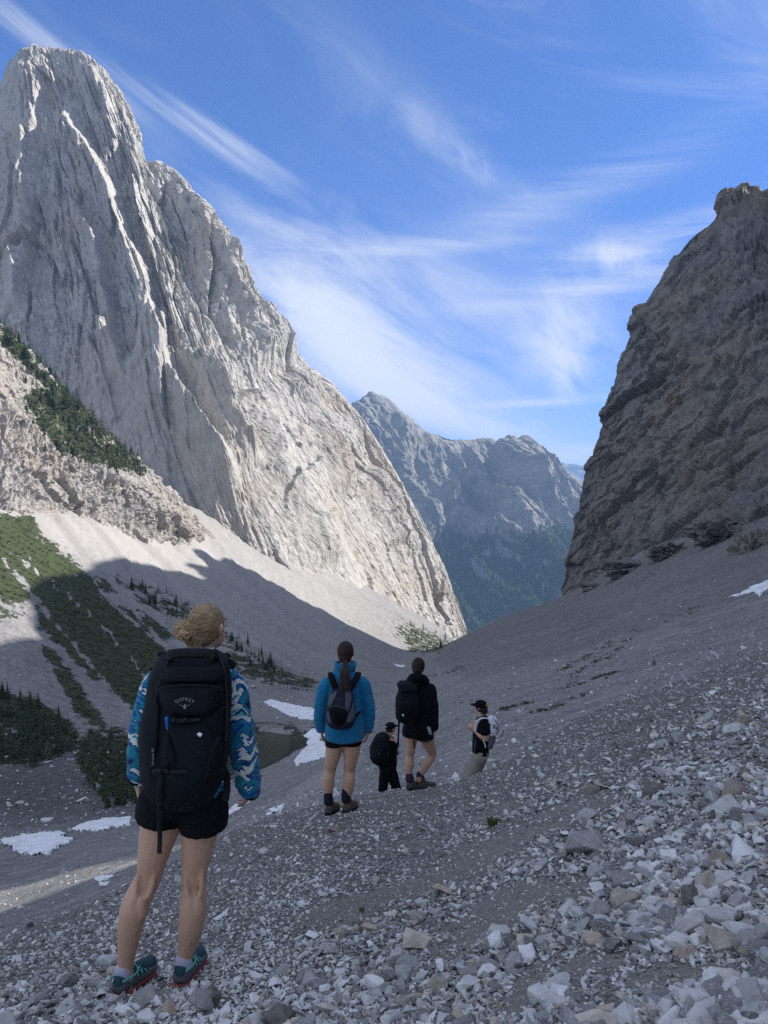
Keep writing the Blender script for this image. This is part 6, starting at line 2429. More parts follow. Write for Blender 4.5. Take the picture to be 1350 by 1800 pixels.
# pack
K = Pack(D, [(1143, 300, 385, -0.14, 0.030), (1146, 290, 394, -0.15, 0.055), (1154, 280, 401, -0.17, 0.085), (1170, 270, 406, -0.19, 0.105), (1200, 260, 408, -0.205, 0.118), (1240, 252, 407, -0.215, 0.125),
             (1290, 243, 405, -0.220, 0.130), (1330, 242, 401, -0.220, 0.132), (1365, 246, 393, -0.215, 0.128), (1390, 256, 380, -0.205, 0.115),
             (1408, 272, 362, -0.19, 0.095), (1419, 290, 345, -0.175, 0.060), (1422, 300, 335, -0.165, 0.03)])
pk = thing_at('backpack', BASE, 'tall black travel pack with grey lettering and bird emblem on the nearest hiker\'s back', 'backpack',
              K.body(Shape()).mesh('backpack', M_pack, BASE, disp=lambda c: 0.006 * fbm(c / np.array([0.10, 0.10, 0.16]) + 9, 4, 0.55, ridged=True)))
K.panel('lid', [(292, 1172), (392, 1172), (400, 1186), (394, 1200), (290, 1200), (280, 1188)], 0.022, M_pack, BASE, pk, edge=8)
K.panel('front_pocket', [(277, 1208), (284, 1203), (384, 1203), (392, 1212), (388, 1240), (372, 1258), (330, 1264), (296, 1256), (281, 1236)], 0.030, M_pack, BASE, pk, edge=7)
K.ribbon('zip', [(279, 1214), (290, 1207), (335, 1204), (382, 1207), (390, 1216)], 2.2, M_pack3, BASE, pk, lift=0.030, thick=0.002)
K.ribbon('zip', [(286, 1192), (300, 1189), (340, 1188), (386, 1190)], 2.0, M_pack3, BASE, pk, lift=0.024, thick=0.002)
K.panel('stretch_pocket', [(296, 1272), (360, 1268), (376, 1290), (384, 1330), (366, 1382), (330, 1408), (300, 1400), (280, 1360), (284, 1300)], 0.020, M_pack2, BASE, pk, edge=6)
K.panel('wing_flap', [(286, 1292), (296, 1286), (310, 1320), (314, 1352), (292, 1354), (282, 1330)], 0.030, M_pack, BASE, pk, edge=6)
K.panel('wing_flap', [(372, 1300), (390, 1286), (394, 1330), (380, 1370), (352, 1392), (362, 1340)], 0.026, M_pack, BASE, pk, edge=6)
K.panel('side_panel', [(250, 1250), (268, 1215), (280, 1240), (278, 1300), (272, 1345), (262, 1385), (252, 1350), (247, 1300)], 0.012, M_pack2, BASE, pk, edge=6)
K.ribbon('compression_strap', [(268, 1356), (284, 1354), (300, 1357), (330, 1356)], 6, M_pack3, BASE, pk, lift=0.030)
K.ribbon('compression_strap', [(290, 1264), (318, 1267), (352, 1265)], 6, M_pack3, BASE, pk, lift=0.030)
for (bx, by, bw) in ((281, 1356, 9), (294, 1357, 7), (304, 1266, 12), (326, 1265, 10)):
    bk = K.panel('buckle', [(bx - bw / 2, by - 5), (bx + bw / 2, by - 5), (bx + bw / 2, by + 5), (bx - bw / 2, by + 5)], 0.040, M_pack3, BASE, pk, edge=10, sink=-0.028)
K.ribbon('edge_piping', [(300, 1150), (288, 1180), (276, 1215), (268, 1260), (262, 1320), (266, 1370)], 4, M_pack3, BASE, pk, lift=0.003)
K.ribbon('edge_piping', [(384, 1150), (395, 1180), (399, 1230), (398, 1290), (390, 1350), (368, 1395)], 4, M_pack3, BASE, pk, lift=0.003)
strap('haul_loop', [W(298, 1160, -0.24), W(302, 1150, -0.25), W(338, 1148, -0.255), W(372, 1150, -0.25), W(378, 1160, -0.24)], 0.040, M_pack3, BASE, pk, 0.008, ref=(0, 0, 1))
strap('dangling_strap', [W(282, 1360, -0.36), W(281, 1400, -0.33), W(280, 1440, -0.22), W(281, 1470, -0.19), W(280, 1500, -0.19)], 0.020, M_pack3, BASE, pk, 0.002)
strap('dangling_strap', [W(388, 1345, -0.12), W(397, 1360, -0.12), W(399, 1385, -0.10), W(396, 1408, -0.10)], 0.030, M_pack3, BASE, pk, 0.003)
for (a, b) in (((288, 1150), (285, 1196)), ((394, 1152), (398, 1196))):
    strap('shoulder_strap', [W(a[0], a[1], -0.14), W(a[0] + (4 if a[0] < 300 else -4), a[1] + 2, -0.06), W(b[0], b[1] - 26, 0.07), W(b[0] - (4 if a[0] < 300 else -4), b[1], 0.13), W(b[0], b[1] + 60, 0.12), W(b[0], b[1] + 110, 0.02)], 0.055, M_pack2, BASE, pk, 0.010)
strap('load_strap', [W(276, 1170, -0.20), W(264, 1174, -0.12), W(270, 1180, -0.04)], 0.020, M_pack3, BASE, pk, 0.004)
strap('load_strap', [W(404, 1160, -0.18), W(411, 1167, -0.12), W(408, 1175, -0.04)], 0.020, M_pack3, BASE, pk, 0.004)
K.text('lettering', 'OSPREY', 324.5, 1229, 6.2, M_logo, BASE, pk, arc=26, lift=0.0325, space=1.25)
# emblem: a crescent of two wings over a small bird
arc_out = [(312.2 + 0.0, 1235)] + [(324.5 + 13.5 * math.sin(a), 1232.5 + 9.0 * math.cos(a)) for a in np.linspace(-1.25, 1.25, 12)] + [(324.5 + 11.5 * math.sin(a), 1231.5 + 7.6 * math.cos(a)) for a in np.linspace(1.2, -1.2, 12)]
V_, F_ = [], []
for a in np.linspace(-1.3, 1.3, 19):
    th = 0.25 + 1.1 * (1 - abs(a) / 1.35)
    for rr in (0, th):
        V_.append(K.surf(324.5 + 12.6 * math.sin(a), 1233.5 + (6.8 + rr) * math.cos(a), 0.0325)[0] - BASE)
for i in range(18):
    F_.append((2 * i, 2 * i + 1, 2 * i + 3, 2 * i + 2))
for poly in ([(324.5, 1237), (326, 1240), (325, 1243), (324, 1243), (323, 1240)], [(321.5, 1243), (327.5, 1243), (326, 1246), (323, 1246)]):
    b = len(V_)
    for q in poly:
        V_.append(K.surf(q[0], q[1], 0.0328)[0] - BASE)
    F_.append(tuple(range(b, b + len(poly))))
me = bpy.data.meshes.new('emblem')
me.from_pydata([tuple(v) for v in V_], [], F_)
me.materials.append(M_logo)
link('emblem', me, pk)
K.text('lettering', 'Fairview 40', 268.5, 1331, 4.6, M_logo, BASE, pk, rot=math.radians(90), lift=0.013)
o = K.panel('tag', [(345, 1291), (350, 1286.5), (357, 1290), (352, 1296.5)], 0.030, M_white, BASE, pk, edge=20, sink=-0.027)
S = Shape().tube([W(293, 1262, -0.385), W(294, 1279, -0.385)], [0.007, 0.005])
bt = thing_at('water_bottle', BASE, 'small blue bottle tucked in the pocket of the nearest hiker\'s black pack', 'bottle', S.mesh('water_bottle', M_bluegear, BASE))
S = Shape().tube([W(294, 1279, -0.385), W(294.3, 1281, -0.385)], [0.003, 0.002])
link('nozzle', S.mesh('nozzle', M_white, BASE), bt)

# ================= hiker in the blue fleece
D = 7.4
W = lambda x, y, dy=0.0: at(x, y, D + dy)
BASE = at(596, 1434, D)
P2 = person(BASE, 'hiker in bright blue fleece and black shorts with a long dark ponytail')
S = Shape()
PH = head(S, W(607.5, 1148, 0.02), 0.06, 1.0, 0.0)
S.tube([W(606, 1180), W(607, 1168), W(608, 1155, 0.01)], [(0.062, 0.058), 0.050, 0.055])
S.tube([W(606, 1301), W(606, 1285), W(606, 1250), W(606, 1218), W(606, 1195), W(606, 1180)],
       [(0.150, 0.105), (0.14, 0.10), (0.12, 0.085), (0.135, 0.090), (0.125, 0.080), (0.06, 0.055)])
S.tube([W(588, 1303), W(587, 1318), W(583, 1338), W(580, 1355, 0.02), W(578, 1368, 0.0), W(577, 1385), W(576, 1402), W(577, 1415)], [0.088, 0.082, 0.066, 0.056, 0.058, 0.054, 0.038, 0.040])
S.tube([W(619, 1303), W(618, 1318), W(616, 1338), W(614, 1355, 0.02), W(614, 1370, 0.0), W(612, 1387), W(608, 1403), W(607, 1416)], [0.088, 0.082, 0.066, 0.056, 0.058, 0.054, 0.038, 0.040])
S.tube([W(584, 1203), W(568, 1228), W(564, 1255), W(564, 1283, 0.03)], [0.03, 0.036, 0.034, 0.023])
S.tube([W(629, 1203), W(643, 1228), W(647, 1255), W(645, 1285, 0.03)], [0.03, 0.036, 0.034, 0.023])
hand(S, W(564.5, 1284, 0.03), (0.18, 0.2, -1), (1, 0, 0.1), (0, 1, 0.1), 0.165, 0.5)
hand(S, W(645.5, 1285, 0.03), (-0.1, 0.2, -1), (-1, 0, 0.1), (0, 1, 0.1), 0.165, 0.6)
link('body', S.mesh('body', M_skin, BASE, voxel=0.0085, smooth=4), P2)
eyes(PH, BASE, P2)
S = Shape()
S.ell(PH(0, -0.016, 0.024), (0.081, 0.098, 0.098))
S.ell(PH(0, -0.045, -0.030), (0.066, 0.066, 0.060))
hr = link('hair', S.mesh('hair', M_brown, BASE, voxel=0.008, smooth=5, disp=lambda c: 0.003 * fbm(c / np.array([0.015, 0.02, 0.06]), 3, 0.6)), P2)
S = Shape()
r = random.Random(9)
for k in range(34):
    ox, oy = r.uniform(-1, 1), r.uniform(-1, 1)
    pts, rad = [], []
    for t in np.linspace(0, 1, 8):
        sp = 2.0 + 7.5 * smooth01(t * 1.5) * (1 - 0.25 * t)
        wv = 1.6 * math.sin(t * 9 + k) * t
        pts.append(W(607 - 1.0 * t + ox * sp + wv, 1160 + 54 * t * r.uniform(0.93, 1.06), -0.10 - 0.12 * min(1, t * 2.2) - 0.12 * t + oy * 0.02 * (0.4 + t)))
        rad.append(0.012 * (1 - 0.75 * t ** 3))
    S.tube(pts, rad, seg=7, sub=2)
link('ponytail', S.mesh('ponytail', M_brown, BASE), hr)
S = Shape().tube([W(606.5, 1160, -0.095), W(607, 1162, -0.105)], [0.020, 0.020])
link('hair_tie', S.mesh('hair_tie', M_black, BASE), hr)
S = Shape()
S.tube([W(606, 1298), W(606, 1288), W(606, 1262), W(606, 1230), W(606, 1200), W(606, 1186), W(607, 1176)],
       [(0.186, 0.150), (0.188, 0.152), (0.178, 0.142), (0.168, 0.125), (0.168, 0.112), (0.130, 0.088), (0.082, 0.075)])
S.tube([W(582, 1201), W(573, 1206), W(566, 1230), W(563, 1255), W(563, 1272, 0.02), W(564, 1282, 0.03)], [0.062, 0.066, 0.062, 0.058, 0.054, 0.040])
S.tube([W(630, 1201), W(638, 1204), W(645, 1228), W(648, 1253), W(647.5, 1272, 0.02), W(646, 1283, 0.03)], [0.062, 0.066, 0.064, 0.060, 0.055, 0.042])
jk = link('jacket', S.mesh('jacket', M_blue, BASE, voxel=0.010, smooth=6, disp=folds(0.014, 0.12, (1, 1, 0.7), 12.0)), P2)
S = Shape()
a = np.linspace(0, 2 * math.pi, 24, endpoint=False)
S.rings([np.stack([W(607, py)[0] + np.cos(a) * rx, W(607, py)[1] + np.sin(a) * rx * 0.95, a * 0 + W(607, py)[2]], 1) for py, rx in ((1178, 0.098), (1172, 0.104), (1166, 0.106), (1164, 0.103), (1165, 0.092), (1174, 0.080))])
link('collar', S.mesh('collar', M_blue, BASE, disp=folds(0.008, 0.08, (1, 1, 1), 3.0)), jk)
S = Shape()
S.tube([W(605, 1288), W(605, 1296), W(605, 1305)], [(0.155, 0.115), (0.162, 0.120), (0.162, 0.118)])
S.tube([W(589, 1296), W(588, 1304), W(588, 1311)], [(0.094, 0.11), (0.094, 0.105), (0.090, 0.10)], cap=False)
S.tube([W(619, 1296), W(619, 1303), W(619, 1309)], [(0.094, 0.11), (0.094, 0.105), (0.092, 0.10)], cap=False)
link('shorts', S.mesh('shorts', M_black, BASE, voxel=0.010, smooth=3), P2)
bmats = (M_black, M_greyboot, M_brownboot, M_brownboot, M_black)
for (hx, hy, yaw) in ((578, 1433, 0.25), (609, 1438, 0.30)):
    p0 = at(hx, hy, D)
    hz = max(p0[2], float(ground_fg(p0[0], D)[0])) + 0.002
    hp = np.array([p0[0], D - 0.02, hz])
    shoe(P2, BASE, hp, yaw, 0.28, bmats, boot=0.035, pitch=math.radians(-10), laces=False)
    sock(P2, BASE, hp + np.array([-0.004, 0.01, 0.12]), hp + np.array([-0.006, 0.008, 0.205]), 0.045, 0.041, M_sock)
K = Pack(D, [(1211, 590, 614, -0.18, 0.03), (1214, 584, 618, -0.19, 0.05), (1222, 579, 621, -0.20, 0.070), (1240, 575, 624, -0.21, 0.085), (1258, 573, 625, -0.215, 0.090), (1270, 574, 623, -0.21, 0.085), (1279, 582, 616, -0.20, 0.055), (1282, 592, 608, -0.19, 0.02)])
pk = thing_at('backpack', BASE, 'small navy and grey daypack on the back of the blue fleece', 'backpack', K.body(Shape()).mesh('backpack', M_navy, BASE))
K.panel('side_panel', [(579, 1222), (593, 1214), (589, 1228), (581, 1242), (576, 1240)], 0.006, M_greyp, BASE, pk, edge=8)
K.panel('side_panel', [(607, 1215), (616, 1218), (619, 1228), (613, 1250), (607, 1245)], 0.006, M_greyp, BASE, pk, edge=8)
K.panel('side_panel', [(573.5, 1252), (578, 1250), (584, 1276), (576, 1272)], 0.006, M_greyp, BASE, pk, edge=8)
K.panel('side_panel', [(616, 1250), (621, 1232), (624, 1255), (620, 1274), (604, 1279), (610, 1262)], 0.006, M_greyp, BASE, pk, edge=8)
K.panel('front_pocket', [(577, 1245), (590, 1242), (604, 1246), (613, 1254), (606, 1272), (600, 1279), (586, 1276)], 0.022, M_black, BASE, pk, edge=6)
K.ribbon('zip', [(578, 1244), (590, 1241.5), (604, 1245), (613, 1253)], 1.2, M_greyp, BASE, pk, lift=0.012, thick=0.002)
K.text('lettering', 'Mountain', 597.5, 1228.3, 2.6, M_greyp, BASE, pk, lift=0.006, rot=math.radians(-7))
strap('shoulder_strap', [W(592, 1216, -0.16), W(586, 1200, -0.145), W(582, 1187, -0.06), W(583, 1184, 0.05), W(586, 1210, 0.15)], 0.062, M_black, BASE, pk, 0.008)
strap('shoulder_strap', [W(613, 1215, -0.16), W(622, 1200, -0.145), W(629, 1187, -0.06), W(628, 1184, 0.05), W(624, 1210, 0.15)], 0.062, M_black, BASE, pk, 0.008)
strap('hip_strap', [W(622, 1262, -0.18), W(628, 1256, -0.14), W(634, 1250, -0.08)], 0.03, M_black, BASE, pk, 0.003)

# ================= hiker in the black jacket, one knee bent
D = 9.7
W = lambda x, y, dy=0.0: at(x, y, D + dy)
BASE = at(727, 1390, D)
P3 = person(BASE, 'hiker in black hooded jacket and white-trimmed black shorts, one knee bent, hair pinned up')
S = Shape()
PH = head(S, W(736, 1172, 0.02), 0.35, 1.0)
S.tube([W(733, 1200), W(735, 1190), W(736, 1180, 0.01)], [(0.062, 0.058), 0.050, 0.055])
S.tube([W(735, 1286), W(735, 1275), W(735, 1250), W(735, 1225), W(735, 1205), W(735, 1196)],
       [(0.150, 0.11), (0.14, 0.10), (0.12, 0.085), (0.145, 0.095), (0.15, 0.085), (0.07, 0.06)])
S.tube([W(723, 1288), W(723, 1300), W(722, 1315), W(720, 1328, 0.02), W(720, 1340, 0.0), W(719, 1352), W(719, 1366), W(720, 1378)], [0.090, 0.078, 0.062, 0.054, 0.057, 0.050, 0.036, 0.038])
S.tube([W(747, 1290), W(752, 1303, 0.04), W(758, 1318, 0.10), W(759, 1327, 0.12), W(752, 1340, 0.10), W(744, 1353, 0.08), W(738, 1364, 0.06), W(736, 1372, 0.06)], [0.092, 0.084, 0.066, 0.058, 0.056, 0.048, 0.036, 0.038])
S.tube([W(722, 1205), W(712, 1228, 0.02), W(708, 1250, 0.05), W(712, 1268, 0.12)], [0.05, 0.042, 0.036, 0.024])
S.tube([W(752, 1205), W(760, 1230), W(763, 1255), W(764, 1284)], [0.05, 0.042, 0.036, 0.024])
hand(S, W(712, 1268, 0.12), (0.1, 0.6, -0.8), (1, 0, 0.1), (0, 1, 0.1), 0.165, 0.5)
hand(S, W(763.5, 1283, 0.0), (0.0, 0.1, -1), (-1, 0.2, 0.0), (0, 1, 0.1), 0.165, 0.45)
link('body', S.mesh('body', M_skin, BASE, voxel=0.009, smooth=4), P3)
eyes(PH, BASE, P3)
S = Shape()
S.ell(PH(0, -0.018, 0.020), (0.084, 0.098, 0.104), yaw=-0.35)
S.ell(PH(0, -0.055, -0.028), (0.066, 0.064, 0.066), yaw=-0.35)
S.ell(PH(0.0, -0.05, 0.10), (0.034, 0.040, 0.026))
hr = link('hair', S.mesh('hair', M_brown, BASE, voxel=0.009, smooth=4, disp=lambda c: 0.003 * fbm(c / np.array([0.015, 0.02, 0.06]) + 5, 3, 0.6)), P3)
S = Shape()
S.tube([W(735, 1284), W(735, 1272), W(735, 1245), W(735, 1222), W(735, 1206), W(734, 1196)],
       [(0.175, 0.135), (0.180, 0.14), (0.178, 0.138), (0.182, 0.128), (0.165, 0.110), (0.10, 0.09)])
S.tube([W(724, 1210), W(714, 1216), W(709, 1236, 0.02), W(708, 1252, 0.05), W(712, 1266, 0.11)], [0.07, 0.074, 0.066, 0.06, 0.042])
S.tube([W(748, 1208), W(756, 1213), W(760, 1234), W(762, 1256), W(763, 1272), W(764, 1280)], [0.07, 0.076, 0.070, 0.062, 0.056, 0.046])
jk = link('jacket', S.mesh('jacket', M_black, BASE, voxel=0.011, smooth=5, disp=folds(0.013, 0.13, (1, 1, 0.6), 22.0)), P3)
S = Shape()
S.tube([W(718, 1197, -0.05), W(726, 1192, -0.11), W(736, 1193, -0.13), W(746, 1195, -0.10), W(750, 1198, -0.02)], [(0.03, 0.04), (0.05, 0.06), (0.055, 0.07), (0.05, 0.055), (0.03, 0.04)])
link('hood', S.mesh('hood', M_black2, BASE, disp=folds(0.008, 0.07, (1, 1, 1), 4.0)), jk)
S = Shape()
S.tube([W(733, 1274), W(733, 1284), W(733, 1293)], [(0.175, 0.130), (0.190, 0.14), (0.185, 0.135)])
S.tube([W(722, 1282), W(722, 1290), W(721.5, 1294)], [(0.105, 0.12), (0.107, 0.12), (0.104, 0.115)], cap=False)
S.tube([W(745, 1282), W(747, 1291, 0.01), W(748, 1298, 0.02)], [(0.110, 0.12), (0.112, 0.12), (0.108, 0.115)], cap=False)
sh = link('shorts', S.mesh('shorts', M_black, BASE, voxel=0.011, smooth=2), P3)
for k in range(3):
    strap('stripe', [W(751.5 + 2.0 * k, 1278, -0.115 + 0.014 * k), W(753.5 + 2.0 * k, 1285, -0.112 + 0.016 * k), W(755.0 + 1.9 * k, 1291, -0.10 + 0.018 * k)], 0.0075, M_white, BASE, sh, 0.004)
a = np.linspace(0, 2 * math.pi, 30)
strap('hem_trim', [at(748, 1298, D + 0.02) + np.array([0.110 * math.cos(t), 0.117 * math.sin(t), 0.012 * math.cos(t)]) for t in a], 0.007, M_greyp, BASE, sh, 0.003, ref=(0, 0, 1), sub=1)
bmats = (M_black, M_greyboot, M_greyboot, M_purple, M_black)
for (hx, hy, yaw, dy, pt) in ((719, 1388, 0.75, 0.0, -0.15), (737, 1388, 0.9, 0.10, -0.15)):
    p0 = at(hx, hy, D + dy)
    hz = max(p0[2], float(ground_fg(p0[0], p0[1])[0])) + 0.002
    hp = np.array([p0[0], p0[1] - 0.02, hz])
    shoe(P3, BASE, hp, yaw, 0.28, bmats, boot=0.05, pitch=pt, laces=False)
    tgt = W(719, 1366) if dy == 0 else W(738, 1364, 0.06)
    sock(P3, BASE, hp + np.array([0.0, 0.01, 0.12]), np.array([tgt[0], tgt[1], max(tgt[2], hp[2] + 0.20)]), 0.046, 0.043, M_purple)
K = Pack(D, [(1196, 702, 716, -0.20, 0.03), (1202, 697, 722, -0.22, 0.06), (1212, 699, 732, -0.22, 0.09), (1228, 695, 736, -0.22, 0.12), (1245, 694, 737, -0.22, 0.13), (1260, 696, 736, -0.21, 0.12), (1268, 701, 732, -0.20, 0.09), (1272, 710, 724, -0.19, 0.04)])
pk = thing_at('backpack', BASE, 'black roll-top backpack with dangling straps on the black-jacket hiker', 'backpack', K.body(Shape()).mesh('backpack', M_pack, BASE, disp=lambda c: 0.010 * fbm(c / np.array([0.10, 0.10, 0.16]) + 19, 4, 0.55, ridged=True)))
K.panel('lid', [(698, 1201), (722, 1197), (734, 1206), (733, 1216), (704, 1218)], 0.030, M_pack2, BASE, pk, edge=6)
K.panel('front_pocket', [(698, 1232), (730, 1230), (732, 1262), (702, 1264), (696, 1248)], 0.020, M_pack, BASE, pk, edge=6)
K.panel('patch', [(706.5, 1255), (709.5, 1255), (710.5, 1259.5), (707, 1259)], 0.028, M_white, BASE, pk, edge=20, sink=-0.022)
strap('dangling_strap', [W(702, 1262, -0.30), W(701, 1280, -0.27), W(700, 1300, -0.26), W(700, 1313, -0.26)], 0.022, M_pack3, BASE, pk, 0.003)
strap('dangling_strap', [W(724, 1268, -0.26), W(727, 1284, -0.22), W(728, 1300, -0.20), W(727.5, 1314, -0.20)], 0.020, M_pack3, BASE, pk, 0.003)
strap('shoulder_strap', [W(716, 1203, -0.18), W(722, 1198, -0.10), W(726, 1199, 0.03), W(728, 1215, 0.14), W(726, 1240, 0.13)], 0.06, M_black, BASE, pk, 0.008)
strap('shoulder_strap', [W(730, 1204, -0.18), W(745, 1199, -0.10), W(748, 1200, 0.03), W(748, 1215, 0.14), W(746, 1240, 0.13)], 0.06, M_black, BASE, pk, 0.008)

# ================= hiker with the black cap, lower legs behind the brow of the scree
D = 14.6
W = lambda x, y, dy=0.0: at(x, y, D + dy)
g4 = float(ground_fg(at(683, 1435, D)[0], D)[0])
BASE = np.array([at(683, 1435, D)[0], D, g4])
ft = 900 - g4 * F / D                                       # photo y of the ground there
P4 = person(BASE, 'hiker all in black with black cap, lower legs hidden behind the brow of the scree')
yw = math.radians(48)
S = Shape()
PH = head(S, W(686.5, 1281, 0.02), yw, 1.05)
S.tube([W(684, 1300), W(685, 1293), W(686, 1287)], [(0.065, 0.06), 0.055, 0.058], sub=3)
S.tube([W(681, 1346), W(681, 1330), W(682, 1312), W(683, 1302), W(684, 1297)], [(0.155, 0.12), (0.145, 0.11), (0.165, 0.11), (0.16, 0.10), (0.08, 0.07)])
S.tube([W(688, 1301, -0.06), W(683, 1318, -0.10), W(682, 1331, -0.06), W(692, 1326, 0.04)], [0.052, 0.045, 0.040, 0.027])
S.tube([W(677, 1301, 0.10), W(682, 1318, 0.20), W(686, 1328, 0.22), W(692, 1325, 0.16)], [0.052, 0.045, 0.038, 0.027])
hand(S, W(692, 1326, 0.04), (0.8, 0.4, 0.15), (0, 0.6, 0.6), (0, 0.3, 1), 0.175, 0.7)
hand(S, W(692, 1325, 0.16), (0.8, -0.2, 0.10), (0, -0.6, 0.5), (0, 0.2, 1), 0.175, 0.7)
link('body', S.mesh('body', M_skin, BASE, voxel=0.011, smooth=3), P4)
eyes(PH, BASE, P4)
S = Shape().ell(PH(0, -0.015, 0.0), (0.080, 0.094, 0.080), yaw=-yw)
link('hair', S.mesh('hair', M_brown, BASE, voxel=0.010, smooth=3), P4)


def cap(parent, PH, k, yaw, emblem):
    S = Shape().ell(PH(0, -0.010, 0.045), (0.087 * k, 0.103 * k, 0.080 * k), yaw=-yaw)
    S.tube([PH(-0.05, 0.085, 0.035), PH(0, 0.10, 0.042), PH(0.05, 0.085, 0.035)], [(0.02, 0.008)] * 3, sub=3)
    o = link('cap', S.mesh('cap', M_black2, BASE, voxel=0.008, smooth=4), parent)
    S = Shape().rings([np.array([PH(x, y0 + y, z) for x, y, z in [(-0.07, 0, 0), (-0.06, 0.05, 0.004), (-0.03, 0.085, 0.008), (0.03, 0.085, 0.008), (0.06, 0.05, 0.004), (0.07, 0, 0)]]) + np.array([0, 0, dz]) for y0, dz in ((0.078, 0.030), (0.080, 0.034))])
    link('peak', S.mesh('peak', M_black2, BASE), o)
    S = Shape()
    if emblem == 'white':
        S.tube([PH(-0.018, -0.112, 0.052), PH(0.0, -0.114, 0.060), PH(0.016, -0.110, 0.053)], [(0.004, 0.008), (0.004, 0.011), (0.004, 0.008)], sub=3)
        link('emblem', S.mesh('emblem', M_white, BASE), o)
    else:
        S.tube([PH(0.030, -0.108, 0.075), PH(0.005, -0.116, 0.080), PH(0.0, -0.118, 0.062), PH(0.022, -0.114, 0.050), PH(0.036, -0.106, 0.056)], [0.008, 0.011, 0.010, 0.011, 0.008], sub=3)
        S.tube([PH(-0.026, -0.108, 0.055), PH(0.0, -0.116, 0.058)], [0.006, 0.009], sub=3)
        link('emblem', S.mesh('emblem', M_yellow, BASE), o)
    return o


cap(P4, PH, 1.05, yw, 'white')
S = Shape()
S.tube([W(681, 1344), W(681, 1330), W(682, 1314), W(682.5, 1304), W(684, 1298)], [(0.185, 0.145), (0.180, 0.14), (0.195, 0.14), (0.18, 0.12), (0.09, 0.08)])
S.tube([W(687, 1304, -0.05), W(684, 1313, -0.09), W(682.5, 1321, -0.11)], [0.075, 0.070, 0.066])
S.tube([W(677, 1304, 0.10), W(681, 1313, 0.16), W(682.5, 1320, 0.20)], [0.075, 0.070, 0.066])
link('shirt', S.mesh('shirt', M_black2, BASE, voxel=0.013, smooth=3, disp=folds(0.010, 0.12, (1, 1, 0.6), 2.0)), P4)
S = Shape()
S.tube([W(681, 1340), W(681, 1350)], [(0.165, 0.14), (0.17, 0.14)])
S.tube([W(678, 1348), W(675, 1370), W(672, 1395), W(670, ft - 9)], [0.115, 0.095, 0.085, 0.085])
S.tube([W(685, 1348, 0.02), W(691, 1366, 0.06), W(697, 1390, 0.06), W(699, ft - 9, 0.04)], [0.115, 0.10, 0.09, 0.088])
link('trousers', S.mesh('trousers', M_black, BASE, voxel=0.013, smooth=3, disp=folds(0.010, 0.12, (1, 1, 0.6), 5.0)), P4)
for hx, dy in ((670, 0.0), (699, 0.04)):
    gx = at(hx, ft, D + dy)[0]
    hp = np.array([gx, D + dy - 0.02, float(ground_fg(gx, D + dy)[0]) + 0.005])
    shoe(P4, BASE, hp, 0.8, 0.29, (M_black, M_greyboot, M_greyboot, M_black, M_black), boot=0.03, pitch=-0.25, laces=False)
K = Pack(D, [(1287, 668, 678, -0.20, 0.04), (1292, 661, 683, -0.21, 0.09), (1302, 655, 685, -0.22, 0.13), (1316, 650, 685, -0.23, 0.15), (1330, 650, 684, -0.23, 0.15), (1340, 655, 682, -0.22, 0.12), (1346, 664, 677, -0.20, 0.05)], n=2.3)
pk = thing_at('backpack', BASE, 'rounded black backpack with a tiny yellow mark on the black-cap hiker', 'backpack', K.body(Shape()).mesh('backpack', M_pack, BASE))
K.panel('front_pocket', [(655, 1318), (674, 1316), (676, 1336), (660, 1340), (653, 1330)], 0.03, M_pack2, BASE, pk, edge=6)
K.ribbon('zip', [(656, 1308), (664, 1302), (676, 1303)], 1.0, M_pack3, BASE, pk, lift=0.004)
K.panel('mark', [(664, 1323.5), (665.4, 1325), (666.8, 1323.5), (665.4, 1326.5)], 0.036, M_yellow, BASE, pk, edge=20, sink=-0.03)
strap('shoulder_strap', [W(680, 1295, -0.16), W(683, 1293.5, -0.05), W(688, 1300, 0.06), W(687, 1316, 0.10)], 0.06, M_black, BASE, pk, 0.008)
S = Shape().tube([W(694, 1322, 0.10), W(694.5, 1331, 0.10)], [(0.035, 0.012), (0.035, 0.012)], expo=4)
thing_at('camera_bag', BASE, 'small dark device held in the black-cap hiker\'s hands', 'handheld device', S.mesh('camera_bag', M_pack3, BASE)).name = 'device'

# ================= hiker with the white pack
D = 11.7
W = lambda x, y, dy=0.0: at(x, y, D + dy)
fx5 = at(808, 1420, D)[0]
g5 = float(ground_fg(fx5, D)[0])
BASE = np.array([fx5, D, g5])
ft = 900 - g5 * F / D
P5 = person(BASE, 'hiker in khaki trousers, black t-shirt and black cap with a yellow emblem')
yw = math.radians(-52)
S = Shape()
PH = head(S, W(844.5, 1244.5, 0.02), yw, 1.02)
S.tube([W(847, 1266), W(846, 1259), W(845, 1252)], [(0.065, 0.06), 0.055, 0.058], sub=3)
S.tube([W(845, 1326), W(845, 1308), W(847, 1285), W(848, 1270), W(848, 1262)], [(0.125, 0.14), (0.12, 0.13), (0.13, 0.15), (0.12, 0.14), (0.07, 0.07)])
S.tube([W(851, 1270, -0.14), W(854, 1285, -0.18), W(856, 1299, -0.17), W(846, 1295, -0.16), W(835, 1284, -0.06)], [0.052, 0.047, 0.040, 0.036, 0.026])
S.tube([W(845, 1270, 0.16), W(840, 1285, 0.20), W(838, 1296, 0.18), W(832, 1285, 0.04)], [0.052, 0.045, 0.038, 0.026])
hand(S, W(835, 1284, -0.06), (-0.6, 0.3, 0.65), (0, 0.6, -0.4), (0.4, 0.2, 1), 0.18, 0.8)
hand(S, W(832, 1285, 0.04), (-0.5, -0.2, 0.75), (0, -0.6, -0.3), (0.4, -0.2, 1), 0.18, 0.8)
link('body', S.mesh('body', M_skin, BASE, voxel=0.010, smooth=3), P5)
eyes(PH, BASE, P5)
